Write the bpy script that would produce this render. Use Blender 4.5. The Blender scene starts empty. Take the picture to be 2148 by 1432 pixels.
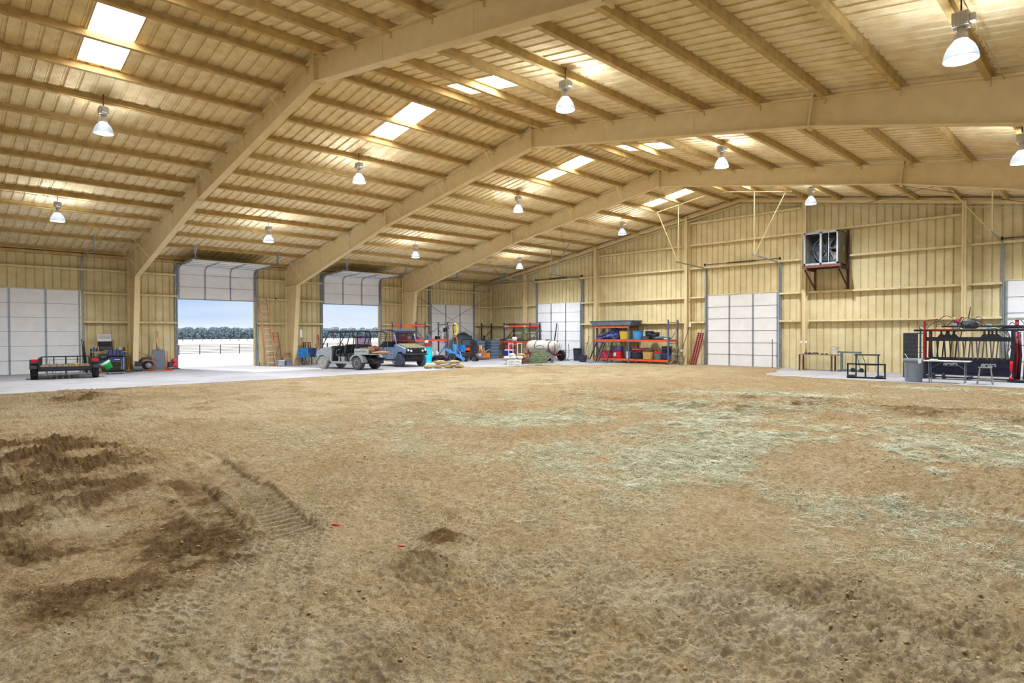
import bpy, bmesh, math, random
import numpy as np
from mathutils import Vector, Matrix, noise
C = bpy.context.scene
COL = C.collection
PI = math.pi
R = math.radians
rng = random.Random(7)

# ---------------------------------------------------------------- camera
W_PX, F_PX = 2148.0, 1268.8
yaw, pitch, roll = 0.80031, -0.01397, -0.00237
fw = Vector((-math.sin(yaw)*math.cos(pitch), math.cos(yaw)*math.cos(pitch), math.sin(pitch)))
rt = Vector((math.cos(yaw), math.sin(yaw), 0)); up = rt.cross(fw)
r2 = rt*math.cos(roll)+up*math.sin(roll); u2 = -rt*math.sin(roll)+up*math.cos(roll)
cam = bpy.data.objects.new('camera', bpy.data.cameras.new('camera'))
COL.objects.link(cam)
M = Matrix((r2, u2, -fw)).transposed().to_4x4(); M.translation = Vector((32.817, -29.662, 1.719))
cam.matrix_world = M
cam.data.sensor_width = 36; cam.data.lens = 36*F_PX/W_PX
cam.data.clip_start = 0.05; cam.data.clip_end = 2000
C.camera = cam
C.view_settings.view_transform = 'Standard'; C.view_settings.look = 'None'
C.view_settings.gamma = 1; C.view_settings.use_curve_mapping = False
C.view_settings.exposure = 0.0

# ---------------------------------------------------------------- sky and sun
w = bpy.data.worlds.new('sky'); C.world = w; w.use_nodes = True
nt = w.node_tree; N = nt.nodes; L = nt.links; N.clear()
out = N.new('ShaderNodeOutputWorld'); bg = N.new('ShaderNodeBackground')
tc = N.new('ShaderNodeTexCoord'); sep = N.new('ShaderNodeSeparateXYZ'); ramp = N.new('ShaderNodeValToRGB')
e = ramp.color_ramp.elements
e[0].position = 0.0; e[0].color = (0.93, 0.96, 1.0, 1)
e[1].position = 1.0; e[1].color = (0.26, 0.44, 0.80, 1)
for ps, c in ((0.010, (0.84, 0.91, 1.0, 1)), (0.024, (0.56, 0.73, 0.98, 1)), (0.06, (0.44, 0.62, 0.95, 1)), (0.25, (0.40, 0.57, 0.92, 1))):
    q = ramp.color_ramp.elements.new(ps); q.color = c
no = N.new('ShaderNodeTexNoise'); no.inputs['Scale'].default_value = 3.2; no.inputs['Detail'].default_value = 5
mp = N.new('ShaderNodeMapping'); mp.inputs['Scale'].default_value = (1, 1, 5)
cr = N.new('ShaderNodeValToRGB'); cr.color_ramp.elements[0].position = 0.42; cr.color_ramp.elements[1].position = 0.72
mx = N.new('ShaderNodeMix'); mx.data_type = 'RGBA'; mx.inputs[7].default_value = (0.80, 0.88, 0.99, 1)
L.new(tc.outputs['Generated'], sep.inputs[0]); L.new(sep.outputs['Z'], ramp.inputs[0])
L.new(tc.outputs['Generated'], mp.inputs[0]); L.new(mp.outputs[0], no.inputs[0]); L.new(no.outputs[0], cr.inputs[0])
L.new(cr.outputs[0], mx.inputs[0]); L.new(ramp.outputs[0], mx.inputs[6]); L.new(mx.outputs[2], bg.inputs[0])
bg.inputs[1].default_value = 1.0; L.new(bg.outputs[0], out.inputs[0])

sl = bpy.data.lights.new('sun', 'SUN'); sl.energy = 6.5; sl.angle = R(0.6); sl.color = (1.0, 0.96, 0.9)
sun = bpy.data.objects.new('sun', sl); COL.objects.link(sun)
sd = Vector((5.5, 1.8, -3.5)).normalized()        # travelling in through the open doors
sun.rotation_euler = sd.to_track_quat('-Z', 'Y').to_euler()
LAMP_LENS, LAMP_BELL, LAMP_W, SKYLIGHT = 3.0, .30, 1300.0, 14.0   # emission of the lamps and of the sunlit skylights

# ---------------------------------------------------------------- helpers
def srgb(*c):
    def f(v):
        v /= 255.0
        return v/12.92 if v <= 0.04045 else ((v+0.055)/1.055)**2.4
    return tuple(f(v) for v in c)
MATS = {}
def mat(name, col, rough=0.6, metal=0.0, var=0.12, scale=6.0, bump=0.0, bscale=40.0, emit=0.0, stretch=None, tint=None, spec=0.3):
    if name in MATS: return MATS[name]
    m = bpy.data.materials.new(name); m.use_nodes = True; MATS[name] = m
    nt = m.node_tree; N = nt.nodes; L = nt.links; b = N['Principled BSDF']
    b.inputs['Roughness'].default_value = rough; b.inputs['Metallic'].default_value = metal
    b.inputs['Specular IOR Level'].default_value = spec
    tc = N.new('ShaderNodeTexCoord'); mp = N.new('ShaderNodeMapping')
    L.new(tc.outputs['Object'], mp.inputs[0])
    if stretch: mp.inputs['Scale'].default_value = stretch
    n = N.new('ShaderNodeTexNoise'); n.inputs['Scale'].default_value = scale; n.inputs['Detail'].default_value = 6
    L.new(mp.outputs[0], n.inputs['Vector'])
    r = N.new('ShaderNodeValToRGB')
    lo = tuple(max(0, c*(1-var*1.6)) for c in col); hi = tuple(min(1, c*(1+var)) for c in col)
    if tint: lo = tint
    r.color_ramp.elements[0].position = 0.3; r.color_ramp.elements[1].position = 0.7
    r.color_ramp.elements[0].color = (*lo, 1); r.color_ramp.elements[1].color = (*hi, 1)
    L.new(n.outputs[0], r.inputs[0]); L.new(r.outputs[0], b.inputs['Base Color'])
    if emit:
        b.inputs['Emission Color'].default_value = (*col, 1); b.inputs['Emission Strength'].default_value = emit
    if bump:
        n2 = N.new('ShaderNodeTexNoise'); n2.inputs['Scale'].default_value = bscale; n2.inputs['Detail'].default_value = 5
        L.new(mp.outputs[0], n2.inputs['Vector'])
        bp = N.new('ShaderNodeBump'); bp.inputs['Strength'].default_value = min(1, bump); bp.inputs['Distance'].default_value = 0.02*bump
        L.new(n2.outputs[0], bp.inputs['Height']); L.new(bp.outputs[0], b.inputs['Normal'])
    return m

class MB:
    """collects shapes, then builds ONE mesh object"""
    def __init__(s): s.v = []; s.f = []; s.sm = []
    def add(s, vs, fs, smooth=False):
        o = len(s.v); s.v += [tuple(v) for v in vs]
        s.f += [tuple(i+o for i in f) for f in fs]; s.sm += [smooth]*len(fs); return s
    def box(s, x0, y0, z0, x1, y1, z1, m=None):
        vs = [Vector((x, y, z)) for z in (z0, z1) for x, y in ((x0, y0), (x1, y0), (x1, y1), (x0, y1))]
        if m is not None: vs = [m @ v for v in vs]
        return s.add(vs, [(3, 2, 1, 0), (4, 5, 6, 7), (0, 1, 5, 4), (1, 2, 6, 5), (2, 3, 7, 6), (3, 0, 4, 7)])
    def cbox(s, c, d, m=None):
        return s.box(c[0]-d[0]/2, c[1]-d[1]/2, c[2]-d[2]/2, c[0]+d[0]/2, c[1]+d[1]/2, c[2]+d[2]/2, m)
    def bar(s, a, b, w, h=None, upv=(0, 0, 1)):
        a = Vector(a); b = Vector(b); h = h or w; d = (b-a)
        if d.length < 1e-6: return s
        d.normalize(); u = Vector(upv)
        if abs(d.dot(u)) > .98: u = Vector((1, 0, 0)) if abs(d.x) < .9 else Vector((0, 1, 0))
        x = d.cross(u).normalized(); z = x.cross(d).normalized()
        vs = [p+x*i*w/2+z*j*h/2 for p in (a, b) for i, j in ((-1, -1), (1, -1), (1, 1), (-1, 1))]
        return s.add(vs, [(0, 1, 2, 3), (7, 6, 5, 4), (0, 4, 5, 1), (1, 5, 6, 2), (2, 6, 7, 3), (3, 7, 4, 0)])
    def tube(s, pts, r, n=8, closed=False, cap=True):
        pts = [Vector(p) for p in pts]; k = len(pts); rs = r if isinstance(r, (list, tuple)) else [r]*k
        vs = []; prev = None
        for i, p in enumerate(pts):
            if closed: d = pts[(i+1) % k]-pts[i-1]
            else: d = pts[min(i+1, k-1)]-pts[max(i-1, 0)]
            if d.length < 1e-9: d = Vector((0, 0, 1))
            d.normalize()
            if prev is None:
                u = Vector((0, 0, 1)) if abs(d.z) < .9 else Vector((1, 0, 0))
                x = d.cross(u).normalized()
            else:
                x = (prev-d*prev.dot(d))
                x = x.normalized() if x.length > 1e-6 else d.orthogonal().normalized()
            prev = x; y = d.cross(x)
            vs += [p+(x*math.cos(2*PI*j/n)+y*math.sin(2*PI*j/n))*rs[i] for j in range(n)]
        fs = []
        for i in range(k if closed else k-1):
            a = i*n; b = ((i+1) % k)*n
            fs += [(a+j, a+(j+1) % n, b+(j+1) % n, b+j) for j in range(n)]
        s.add(vs, fs, True)
        if cap and not closed:
            o = len(s.v)-k*n
            s.f += [tuple(o+j for j in reversed(range(n))), tuple(o+(k-1)*n+j for j in range(n))]; s.sm += [False, False]
        return s
    def lathe(s, prof, c=(0, 0, 0), n=20, axis='z', smooth=True, m=None, cap=True):
        vs = []
        for r, h in prof:
            for j in range(n):
                a = 2*PI*j/n; x, y = r*math.cos(a), r*math.sin(a)
                v = {'z': (x, y, h), 'x': (h, x, y), 'y': (y, h, x)}[axis]
                v = Vector(v)
                if m is not None: v = m @ v
                vs.append(v+Vector(c))
        k = len(prof); fs = [(i*n+j, i*n+(j+1) % n, (i+1)*n+(j+1) % n, (i+1)*n+j) for i in range(k-1) for j in range(n)]
        s.add(vs, fs, smooth)
        if cap:
            o = len(s.v)-k*n
            if prof[0][0] > 1e-4: s.f.append(tuple(o+j for j in reversed(range(n)))); s.sm.append(False)
            if prof[-1][0] > 1e-4: s.f.append(tuple(o+(k-1)*n+j for j in range(n))); s.sm.append(False)
        return s
    def prism(s, poly, y0, y1, plane='xz', smooth=False):
        """poly of 2D points extruded along the third axis"""
        f = {'xz': lambda p, t: (p[0], t, p[1]), 'xy': lambda p, t: (p[0], p[1], t), 'yz': lambda p, t: (t, p[0], p[1])}[plane]
        n = len(poly); vs = [f(p, y0) for p in poly]+[f(p, y1) for p in poly]
        fs = [tuple(range(n)), tuple(reversed(range(n, 2*n)))]+[(i, i+n, (i+1) % n+n, (i+1) % n) for i in range(n)]
        return s.add(vs, fs, smooth)
    def blob(s, c, rad, seed=0, amp=.2, sub=2, freq=1.5, m=None, flat=None):
        bm = bmesh.new(); bmesh.ops.create_icosphere(bm, subdivisions=sub, radius=1)
        vs = []
        for v in bm.verts:
            k = 1+amp*noise.noise(v.co*freq+Vector((seed*3.1, seed*1.7, seed)))*2
            p = Vector((v.co.x*rad[0]*k, v.co.y*rad[1]*k, v.co.z*rad[2]*k))
            if flat is not None: p.z = max(p.z, flat)
            if m is not None: p = m @ p
            vs.append(p+Vector(c))
        fs = [tuple(v.index for v in f.verts) for f in bm.faces]; bm.free()
        return s.add(vs, fs, True)
    def build(s, name, m, parent=None, loc=None, rz=0.0, bevel=0.0):
        me = bpy.data.meshes.new(name); me.from_pydata(s.v, [], s.f); me.validate(); me.update()
        if len(me.polygons) == len(s.sm): me.polygons.foreach_set('use_smooth', s.sm)
        bm = bmesh.new(); bm.from_mesh(me); bmesh.ops.recalc_face_normals(bm, faces=bm.faces); bm.to_mesh(me); bm.free()
        o = bpy.data.objects.new(name, me); COL.objects.link(o)
        if m: me.materials.append(m)
        if parent: o.parent = parent
        if loc: o.location = loc
        if rz: o.rotation_euler.z = rz
        if bevel:
            b = o.modifiers.new('bevel', 'BEVEL'); b.width = bevel; b.segments = 2; b.limit_method = 'ANGLE'; b.angle_limit = R(40)
        return o

def thing(name, label, cat, loc=(0, 0, 0), rz=0.0, group=None, kind=None):
    o = bpy.data.objects.new(name, None); COL.objects.link(o); o.empty_display_size = .1
    o.location = loc; o.rotation_euler.z = rz
    return tag(o, label, cat, group, kind)
def tag(o, label=None, cat=None, group=None, kind=None):
    if label: o['label'] = label
    if cat: o['category'] = cat
    if group: o['group'] = group
    if kind: o['kind'] = kind
    return o
def dup(o, loc=None, rz=None, label=None, parent=None):
    c = o.copy(); COL.objects.link(c)
    if parent: c.parent = parent
    if loc is not None: c.location = loc
    if rz is not None: c.rotation_euler.z = rz
    if label: c['label'] = label
    for ch in list(o.children): dup(ch, parent=c)
    return c
def arc(c, r, a0, a1, n, ax='xz'):
    o = []
    for i in range(n+1):
        a = a0+(a1-a0)*i/n; x, y = r*math.cos(a), r*math.sin(a)
        o.append({'xz': (c[0]+x, c[1], c[2]+y), 'yz': (c[0], c[1]+x, c[2]+y), 'xy': (c[0]+x, c[1]+y, c[2])}[ax])
    return o

# palette
foam = mat('spray_foam_tan', srgb(240, 226, 190), .85, var=.04, scale=3.2, bump=1.0, bscale=26, tint=srgb(224, 200, 150))
foam_dk = mat('sprayed_purlin_brown', srgb(196, 168, 112), .8, var=.14, scale=4, bump=.8, bscale=30)
foam_wall = mat('spray_foam_wall', srgb(222, 209, 168), .85, var=.04, scale=1.6, bump=.9, bscale=24, tint=srgb(208, 191, 144))
steel_tan = mat('tan_painted_steel', srgb(224, 204, 158), .55, var=.05, scale=3, bump=.25, bscale=90)
girt_m = mat('tan_girt', srgb(222, 206, 160), .7, var=.10, scale=5, bump=.5, bscale=50)
white_panel = mat('white_door_panel', srgb(232, 233, 236), .5, var=.03, scale=3, bump=.1, bscale=60)
galv = mat('galvanised_steel', srgb(150, 160, 172), .45, .5, var=.1, scale=8)
dark_steel = mat('dark_steel', srgb(60, 62, 66), .5, .4)
concrete = mat('concrete', srgb(196, 192, 192), .8, var=.08, scale=1.2, bump=.25, bscale=60, tint=srgb(168, 162, 158))
black_m = mat('black_paint', srgb(40, 42, 50), .45)
navy = mat('navy_paint', srgb(52, 66, 100), .5)
rust_m = mat('rusty_brown_steel', srgb(98, 62, 50), .7, var=.25, scale=12)
wood = mat('pale_wood', srgb(200, 160, 110), .7, var=.15, stretch=(1, 8, 1))
rubber = mat('rubber', srgb(44, 44, 48), .85, bump=.4, bscale=60)
white_p = mat('white_plastic', srgb(225, 228, 232), .5, var=.04)
red_p = mat('red_paint', srgb(190, 36, 40), .45)
orange_b = mat('orange_rack_paint', srgb(226, 92, 52), .5)

# ---------------------------------------------------------------- building
HW, LEN, ZE, ZR, SL = 19.0, 38.0, 5.50, 8.56, 0.161     # half width, length, roof underside heights, slope
def zroof(x): return ZR-SL*abs(x-HW)
def ribbed(name, u0, u1, top, m, horiz, pos, label=None, holes=(), pitch=.305):
    """wall of ribbed panel: horiz axis 'x' or 'y'; 'top' is a function of u; holes (u0,u1,z0,z1); the ribs sink away from the room"""
    us = []; u = u0
    cuts = sorted({h for a in holes for h in a[:2]} | {u0, u1})
    k = math.floor(u0/pitch)
    prof = [(0, 0), (.240, 0), (.252, 1), (.293, 1)]
    pts = {}
    while k*pitch < u1:
        for du, d in prof:
            x = k*pitch+du
            if u0 < x < u1 and all(abs(x-c) > .012 for c in cuts): pts[x] = d
        k += 1
    for c in cuts: pts[c] = 0; 
    us = sorted(pts)
    sgn, base = pos
    def P(u, d, z):
        q = base+sgn*d*.036
        return (u, q, z) if horiz == 'x' else (q, u, z)
    mb = MB()
    for a, b in zip(us, us[1:]):
        mid = (a+b)/2; segs = [(-.15, None)]
        for h in holes:
            if h[0]-1e-6 <= mid <= h[1]+1e-6:
                ns = []
                for z0, z1 in segs:
                    if h[2] > z0 and h[2] > -.1: ns.append((z0, h[2]))
                    ns.append((h[3], z1))
                segs = ns
        for z0, z1 in segs:
            za = top(a) if z1 is None else z1; zb = top(b) if z1 is None else z1
            mb.add([P(a, pts[a], z0), P(b, pts[b], z0), P(b, pts[b], zb), P(a, pts[a], za)], [(0, 1, 2, 3)])
    o = mb.build(name, m); o['kind'] = 'structure'
    s = o.modifiers.new('thick', 'SOLIDIFY'); s.thickness = .05; s.offset = 0
    return o
DOORS_L = [(-35.96, -32.30), (-28.36, -24.69), (-20.72, -17.04), (-13.11, -9.39), (-5.44, -1.73)]
DOORS_E = [(4.84, 8.58), (17.12, 20.81), (29.37, 33.08)]
DH = 3.66
ribbed('wall_left', -LEN, 0, lambda u: 5.54, foam_wall, 'y', (-1, -.03), holes=[(a, b, -1, DH) for a, b in DOORS_L])
ribbed('wall_back', 0, 38, lambda u: zroof(u)+.03, foam_wall, 'x', (1, .03), holes=[(a, b, -1, DH) for a, b in DOORS_E])
ribbed('wall_right', -LEN, 0, lambda u: 5.54, foam_wall, 'y', (1, 38.03), holes=[(-20.7, -17.0, -1, DH), (-28.4, -24.7, -1, DH), (-36., -32.3, -1, DH)])  # unseen wall; its open doorways are added to bring in daylight
ribbed('wall_front', 0, 38, lambda u: zroof(u)+.03, foam_wall, 'x', (-1, -38.03), holes=[(4.84, 8.58, -1, DH), (17.12, 20.81, -1, DH), (29.37, 33.08, -1, DH)])  # unseen wall; mirrored back-wall doorways added open so sky light enters
# ceiling: ribs run up the slope (sunk upward), skylight holes
SKY_Y = [(-3.8-7.62*k-.44-.0, -3.8-7.62*k+.44) for k in range(5)]
SKY_Y = [(a-.0, b) for a, b in SKY_Y]
def ceiling(side, name):
    pitch = .305; pts = {}
    cuts = sorted({c for a in SKY_Y for c in a} | {-LEN, 0})
    k = math.floor(-LEN/pitch)
    while k*pitch < 0:
        for du, d in ((0, 0), (.215, 0), (.235, 1), (.285, 1)):
            y = k*pitch+du
            if -LEN < y < 0 and all(abs(y-c) > .012 for c in cuts): pts[y] = d
        k += 1
    for c in cuts: pts[c] = 0
    ys = sorted(pts); mb = MB(); X = lambda t: HW+side*t        # t from ridge
    TS = [0, .78, 3.16, 19.15]
    for a, b in zip(ys, ys[1:]):
        mid = (a+b)/2; hole = any(p <= mid <= q for p, q in SKY_Y)
        for i in range(3):
            if hole and i == 1: continue
            t0, t1 = TS[i], TS[i+1]
            mb.add([(X(t0), a, ZR-SL*t0+pts[a]*.028), (X(t1), a, ZR-SL*t1+pts[a]*.028), (X(t1), b, ZR-SL*t1+pts[b]*.028), (X(t0), b, ZR-SL*t0+pts[b]*.028)], [(0, 1, 2, 3)])
    o = mb.build(name, foam); o['kind'] = 'structure'
    s = o.modifiers.new('thick', 'SOLIDIFY'); s.thickness = .05; s.offset = 1 if side < 0 else -1
    return o
c1 = ceiling(-1, 'ceiling'); c2 = ceiling(1, 'ceiling')
for c in (c1, c2): c.modifiers['thick'].offset = 0
sky_m = mat('sunlit_fibreglass', (1, 1, 1), .6, var=.0, emit=SKYLIGHT)
wn = 0
for side in (-1, 1):
    for (a, b) in SKY_Y:
        wn += 1
        t0, t1 = .78, 3.16; X = lambda t: HW+side*t
        f = thing('window_%d' % wn, None, None, (X((t0+t1)/2), (a+b)/2, ZR-SL*(t0+t1)/2), kind='structure')
        dx = (t1-t0)/2; mb = MB()
        sl_ = -SL*side
        mb.add([(-dx, -.44, -dx*sl_+.03), (dx, -.44, dx*sl_+.03), (dx, .44, dx*sl_+.03), (-dx, .44, -dx*sl_+.03),
                (-dx, -.44, -dx*sl_+.035), (dx, -.44, dx*sl_+.035), (dx, .44, dx*sl_+.035), (-dx, .44, -dx*sl_+.035)],
               [(0, 1, 2, 3), (7, 6, 5, 4), (0, 4, 5, 1), (1, 5, 6, 2), (2, 6, 7, 3), (3, 7, 4, 0)])
        mb.build('translucent_panel', sky_m, f)
        fr = MB()
        for s in (-1, 1): fr.bar((-dx, s*.445, -dx*sl_-.005), (dx, s*.445, dx*sl_-.005), .03, .05)
        for s in (-1, 1): fr.bar((s*dx, -.445, s*dx*sl_-.005), (s*dx, .445, s*dx*sl_-.005), .03, .05)
        fr.build('panel_edge', foam_dk, f)

# purlins (Z sections running the length of the barn)
PX = [.55, 1.85, 3.30, 4.75, 6.20, 7.65, 9.10, 10.55, 12.0, 13.45, 14.9, 16.35]   # distance from ridge
ORD = ['first', 'second', 'third', 'fourth', 'fifth', 'sixth', 'seventh', 'eighth', 'ninth', 'tenth', 'eleventh', 'twelfth', 'thirteenth']
PX = [.5, 1.85, 3.25, 4.65, 6.1, 7.55, 9.0, 10.45, 11.9, 13.4, 15.0, 16.7, 18.75]
for side in (-1, 1):
    for i, t in enumerate(PX):
        x = HW+side*t; z1 = ZR-SL*t-.004; z0 = z1-.205
        mb = MB(); yy = (-LEN+.06, -.06)
        q = -side
        def bx(a, b, c, d): mb.box(min(a*q, b*q), yy[0], c, max(a*q, b*q), yy[1], d)
        bx(-.016, .016, z0+.018, z1); bx(-.020, .088, z0, z0+.022); bx(.070, .092, z0+.004, z0+.045); bx(-.075, .010, z1-.03, z1-.012)
        o = mb.build('roof_purlin', foam_dk, loc=(x, 0, 0))
        tag(o, 'tan steel roof purlin, %s one down from the ridge on the %s slope' % (ORD[i], 'open-door' if side < 0 else 'right-hand'), 'purlin', kind='structure')

# rigid frames
def frame_profile():
    top = [(.17, 5.26), (10.25, 6.95), (19.0, 8.36)]
    bot = [(19.0, 7.79), (10.33, 6.36), (1.61, 4.31)]
    return top, bot
XB = 1.02   # column inner edge at floor
def hlf(side, x): return x if side < 0 else 38-x
def plate(mb, a, b, y0, y1, th, side):
    """flat plate following the line a-b (xz), between y0 and y1"""
    a = Vector((hlf(side, a[0]), 0, a[1])); b = Vector((hlf(side, b[0]), 0, b[1]))
    d = (b-a).normalized(); n = Vector((-d.z, 0, d.x))*th/2
    vs = [Vector((p.x, y, p.z)) for p in (a-n, a+n, b+n, b-n) for y in (y0, y1)]
    mb.add(vs, [(0, 2, 3, 1), (2, 4, 5, 3), (4, 6, 7, 5), (6, 0, 1, 7), (0, 6, 4, 2), (1, 3, 5, 7)])
def make_frame(y):
    t = thing('rigid_frame', None, None, (0, y, 0))
    for side in (-1, 1):
        h = lambda p: (hlf(side, p[0]), p[1])
        col = MB()
        col.prism([h(p) for p in ((.17, -.05), (XB, -.05), (1.61, 4.31), (.17, 4.31))], -.006, .006)
        plate(col, (XB, -.05), (1.61, 4.31), -.11, .11, .016, side)
        plate(col, (.17, -.05), (.17, 4.31), -.11, .11, .016, side)
        plate(col, (.17, .02), (XB, .02), -.14, .14, .02, side)
        plate(col, (.16, 4.31), (1.64, 4.31), -.11, .11, .02, side)
        col.build('column', steel_tan, t)
        rf = MB()
        rf.prism([h(p) for p in ((.17, 4.33), (1.61, 4.33), (10.33, 6.36), (19.0, 7.79), (19.0, 8.36), (10.25, 6.95), (.17, 5.33))], -.006, .006)
        plate(rf, (1.60, 4.31), (10.33, 6.36), -.11, .11, .018, side)
        plate(rf, (10.33, 6.36), (18.99, 7.79), -.11, .11, .016, side)
        plate(rf, (.17, 5.33), (10.25, 6.95), -.11, .11, .014, side)
        plate(rf, (10.25, 6.95), (18.99, 8.36), -.11, .11, .014, side)
        plate(rf, (.17, 4.31), (.17, 5.33), -.11, .11, .016, side)
        plate(rf, (1.61, 4.31), (1.58, 5.54), -.10, .10, .016, side)
        for xx in (4.2, 7.1, 13.2, 16.1):
            z0 = 4.31+(xx-1.61)*.2351 if xx < 10.3 else 6.36+(xx-10.33)*.165
            plate(rf, (xx, z0), (xx, 5.33+.161*(xx-.17)), -.012, .012, .006, side)
        rf.build('rafter', steel_tan, t)
        sp = MB(); plate(sp, (10.34, 6.28), (10.23, 7.06), -.12, .12, .04, side)
        if side < 0: sp.box(18.97, -.12, 7.70, 19.03, .12, 8.45)
        sp.build('splice_plate', steel_tan, t)
        # flange braces from purlin to bottom flange
        for i in ((1, 3, 5, 8, 10, 11) if side < 0 else ()):
            tt = PX[i]; x = HW-tt
            zb = (6.36+(x-10.33)*.165) if x > 10.33 else 4.31+(x-1.61)*.2351
            zt = ZR-SL*tt-.15
            for s in (-1, 1):
                b = MB(); b.bar((hlf(side, x), s*.09, zb+.03), (hlf(side, x), s*(.10+(zt-zb)*.75), zt), .04, .012)
                b.build('flange_brace', steel_tan, t)
        cl = MB()
        for tt in PX[:-1]:
            x = hlf(side, HW-tt)
            cl.box(x-.02, -.09, ZR-SL*tt-.2, x-.012, .09, ZR-SL*tt-.02)
            cl.box(x-.02, -.05, ZR-SL*tt-.33, x-.008, -.008, ZR-SL*tt-.2)
        cl.build('purlin_clip', steel_tan, t)
    return t
FY = [-7.67, -15.28, -22.78, -30.45]
fl = ['tan rigid steel frame standing nearest the back wall', 'tan rigid steel frame between the two open doors', 'tan rigid steel frame between the closed white door and the first open door, nearest one in view', 'tan rigid steel frame passing over the camera']
fr0 = make_frame(FY[0])
for i, y in enumerate(FY):
    t = fr0 if i == 0 else dup(fr0, (0, y, 0))
    tag(t, fl[i], 'steel frame', kind='structure')

# end wall columns, rake beam, girts
def ibeam(mb, a, b, w, d, axis):
    """vertical I column between z a,b centred at origin; web along 'axis'"""
    th = .012
    if axis == 'y':
        mb.box(-.004, -d/2, a, .004, d/2, b); mb.box(-w/2, -d/2, a, w/2, -d/2+th, b); mb.box(-w/2, d/2-th, a, w/2, d/2, b)
    else:
        mb.box(-d/2, -.004, a, d/2, .004, b); mb.box(-d/2, -w/2, a, -d/2+th, w/2, b); mb.box(d/2-th, -w/2, a, d/2, w/2, b)
EC = [3.87, 9.97, 16.05, 22.12, 28.12, 34.15]
nm = ['nearest the far corner', 'right of the far closed door', 'left of the middle closed door', 'beside the wall fan', 'behind the cattle chute', 'at the right-hand end']
for x, n in zip(EC, nm):
    mb = MB(); ibeam(mb, -.05, zroof(x)-.23, .15, .24, 'y')
    tag(mb.build('wall_column', steel_tan, loc=(x, -.33, 0)), 'tan steel column on the back wall %s' % n, 'column', kind='structure')
for side in (-1, 1):
    rk = MB(); h = lambda x: hlf(side, x)
    for (o0, o1) in ((-.205, -.19), (-.44, -.425)):
        plate(rk, (.2, 5.5+o0+.03), (19, 8.56+o0+.03), -.10, .10, .014, side)
    plate(rk, (.2, 5.35-.03), (19, 8.41-.03), -.006, .006, .23, side)
    tag(rk.build('rake_beam', steel_tan, loc=(0, -.30, -.03)), 'tan sloping beam along the top of the back wall, %s of the ridge' % ('left' if side < 0 else 'right'), 'beam', kind='structure')
mb = MB(); mb.box(-.1, -.1, -.05, .1, .1, 5.2)
tag(mb.build('corner_post', steel_tan, loc=(.14, -.14, 0)), 'tan corner post where the two walls meet', 'post', kind='structure')

def girt(name, a, b, z, wall, label):
    mb = MB()
    if wall == 'x':       # on back wall, runs along x
        mb.box(a, -.22, z-.012, b, -.005, z+.012); mb.box(a, -.235, z-.012, b, -.215, z+.07); 
    elif wall == 'l':
        mb.box(.005, a, z-.012, .22, b, z+.012); mb.box(.215, a, z-.012, .235, b, z+.07)
    elif wall == 'r':
        mb.box(37.78, a, z-.012, 37.995, b, z+.012); mb.box(37.765, a, z-.012, 37.785, b, z+.07)
    o = mb.build(name, girt_m); tag(o, label, 'girt', kind='structure'); return o
ZG = (2.235, 3.53, 4.56)
bay = ['last bay by the far corner', 'bay of the open door with the buggies', 'bay of the open door with the ladders', 'bay of the near closed door', 'bay behind the camera']
fy = [0]+FY+[-LEN]
for k in range(5):
    y1, y0 = fy[k]-(.13 if k else .25), fy[k+1]+.13
    d = [q for q in DOORS_L if y0 < q[0] and q[1] < y1][0]
    for gi, z in enumerate(ZG):
        lv = ['low', 'middle', 'high'][gi]
        if z < 4:
            girt('wall_girt', y0, d[0]-.10, z, 'l', '%s tan girt on the door wall, near side of the %s' % (lv, bay[k]))
            girt('wall_girt', d[1]+.10, y1, z, 'l', '%s tan girt on the door wall, far side of the %s' % (lv, bay[k]))
        elif k in (1, 2):
            girt('wall_girt', y0, d[0]-.14, z, 'l', '%s tan girt on the door wall, near side of the %s' % (lv, bay[k]))
            girt('wall_girt', d[1]+.14, y1, z, 'l', '%s tan girt on the door wall, far side of the %s' % (lv, bay[k]))
        else:
            girt('wall_girt', y0, y1, z, 'l', '%s tan girt on the door wall above the door, %s' % (lv, bay[k]))
    for z in ZG: girt('wall_girt', y0, y1, z, 'r', 'tan girt on the right wall at %.1f metres, %s' % (z, bay[k]))
ex = [.25]+EC+[37.75]
en = ['corner', 'far door', 'long rack', 'middle door', 'fan', 'right door', 'right end']
for k in range(7):
    x0, x1 = ex[k]+.09, ex[k+1]-.09
    ds = [q for q in DOORS_E if x0 < q[0] and q[1] < x1]
    for gi, z in enumerate((2.235, 3.55, 5.10, 6.33, 7.5)):
        if z > zroof((x0+x1)/2)-.6: continue
        a, b = x0, x1
        if z > zroof(a)-.5: a = HW-(8.56-.55-z)/SL+.1
        if z > zroof(b)-.5: b = HW+(8.56-.55-z)/SL-.1
        if b-a < .5: continue
        if z == 5.10 and ds: pass
        lv = ['lowest', 'second', 'third', 'fourth', 'fifth'][gi]
        if z < 4 and ds:
            girt('wall_girt', a, ds[0][0]-.1, z, 'x', '%s tan girt on the back wall left of the %s' % (lv, en[k]))
            girt('wall_girt', ds[0][1]+.1, b, z, 'x', '%s tan girt on the back wall right of the %s' % (lv, en[k]))
        else:
            girt('wall_girt', a, b, z, 'x', '%s tan girt on the back wall in the %s bay' % (lv, en[k]))
for nm_, yy in (('left', None),):
    mb = MB(); mb.box(.01, -LEN, 5.18, .2, 0, 5.3)
    tag(mb.build('eave_strut', foam_dk), 'tan eave strut along the top of the door wall', 'beam', kind='structure')

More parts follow.
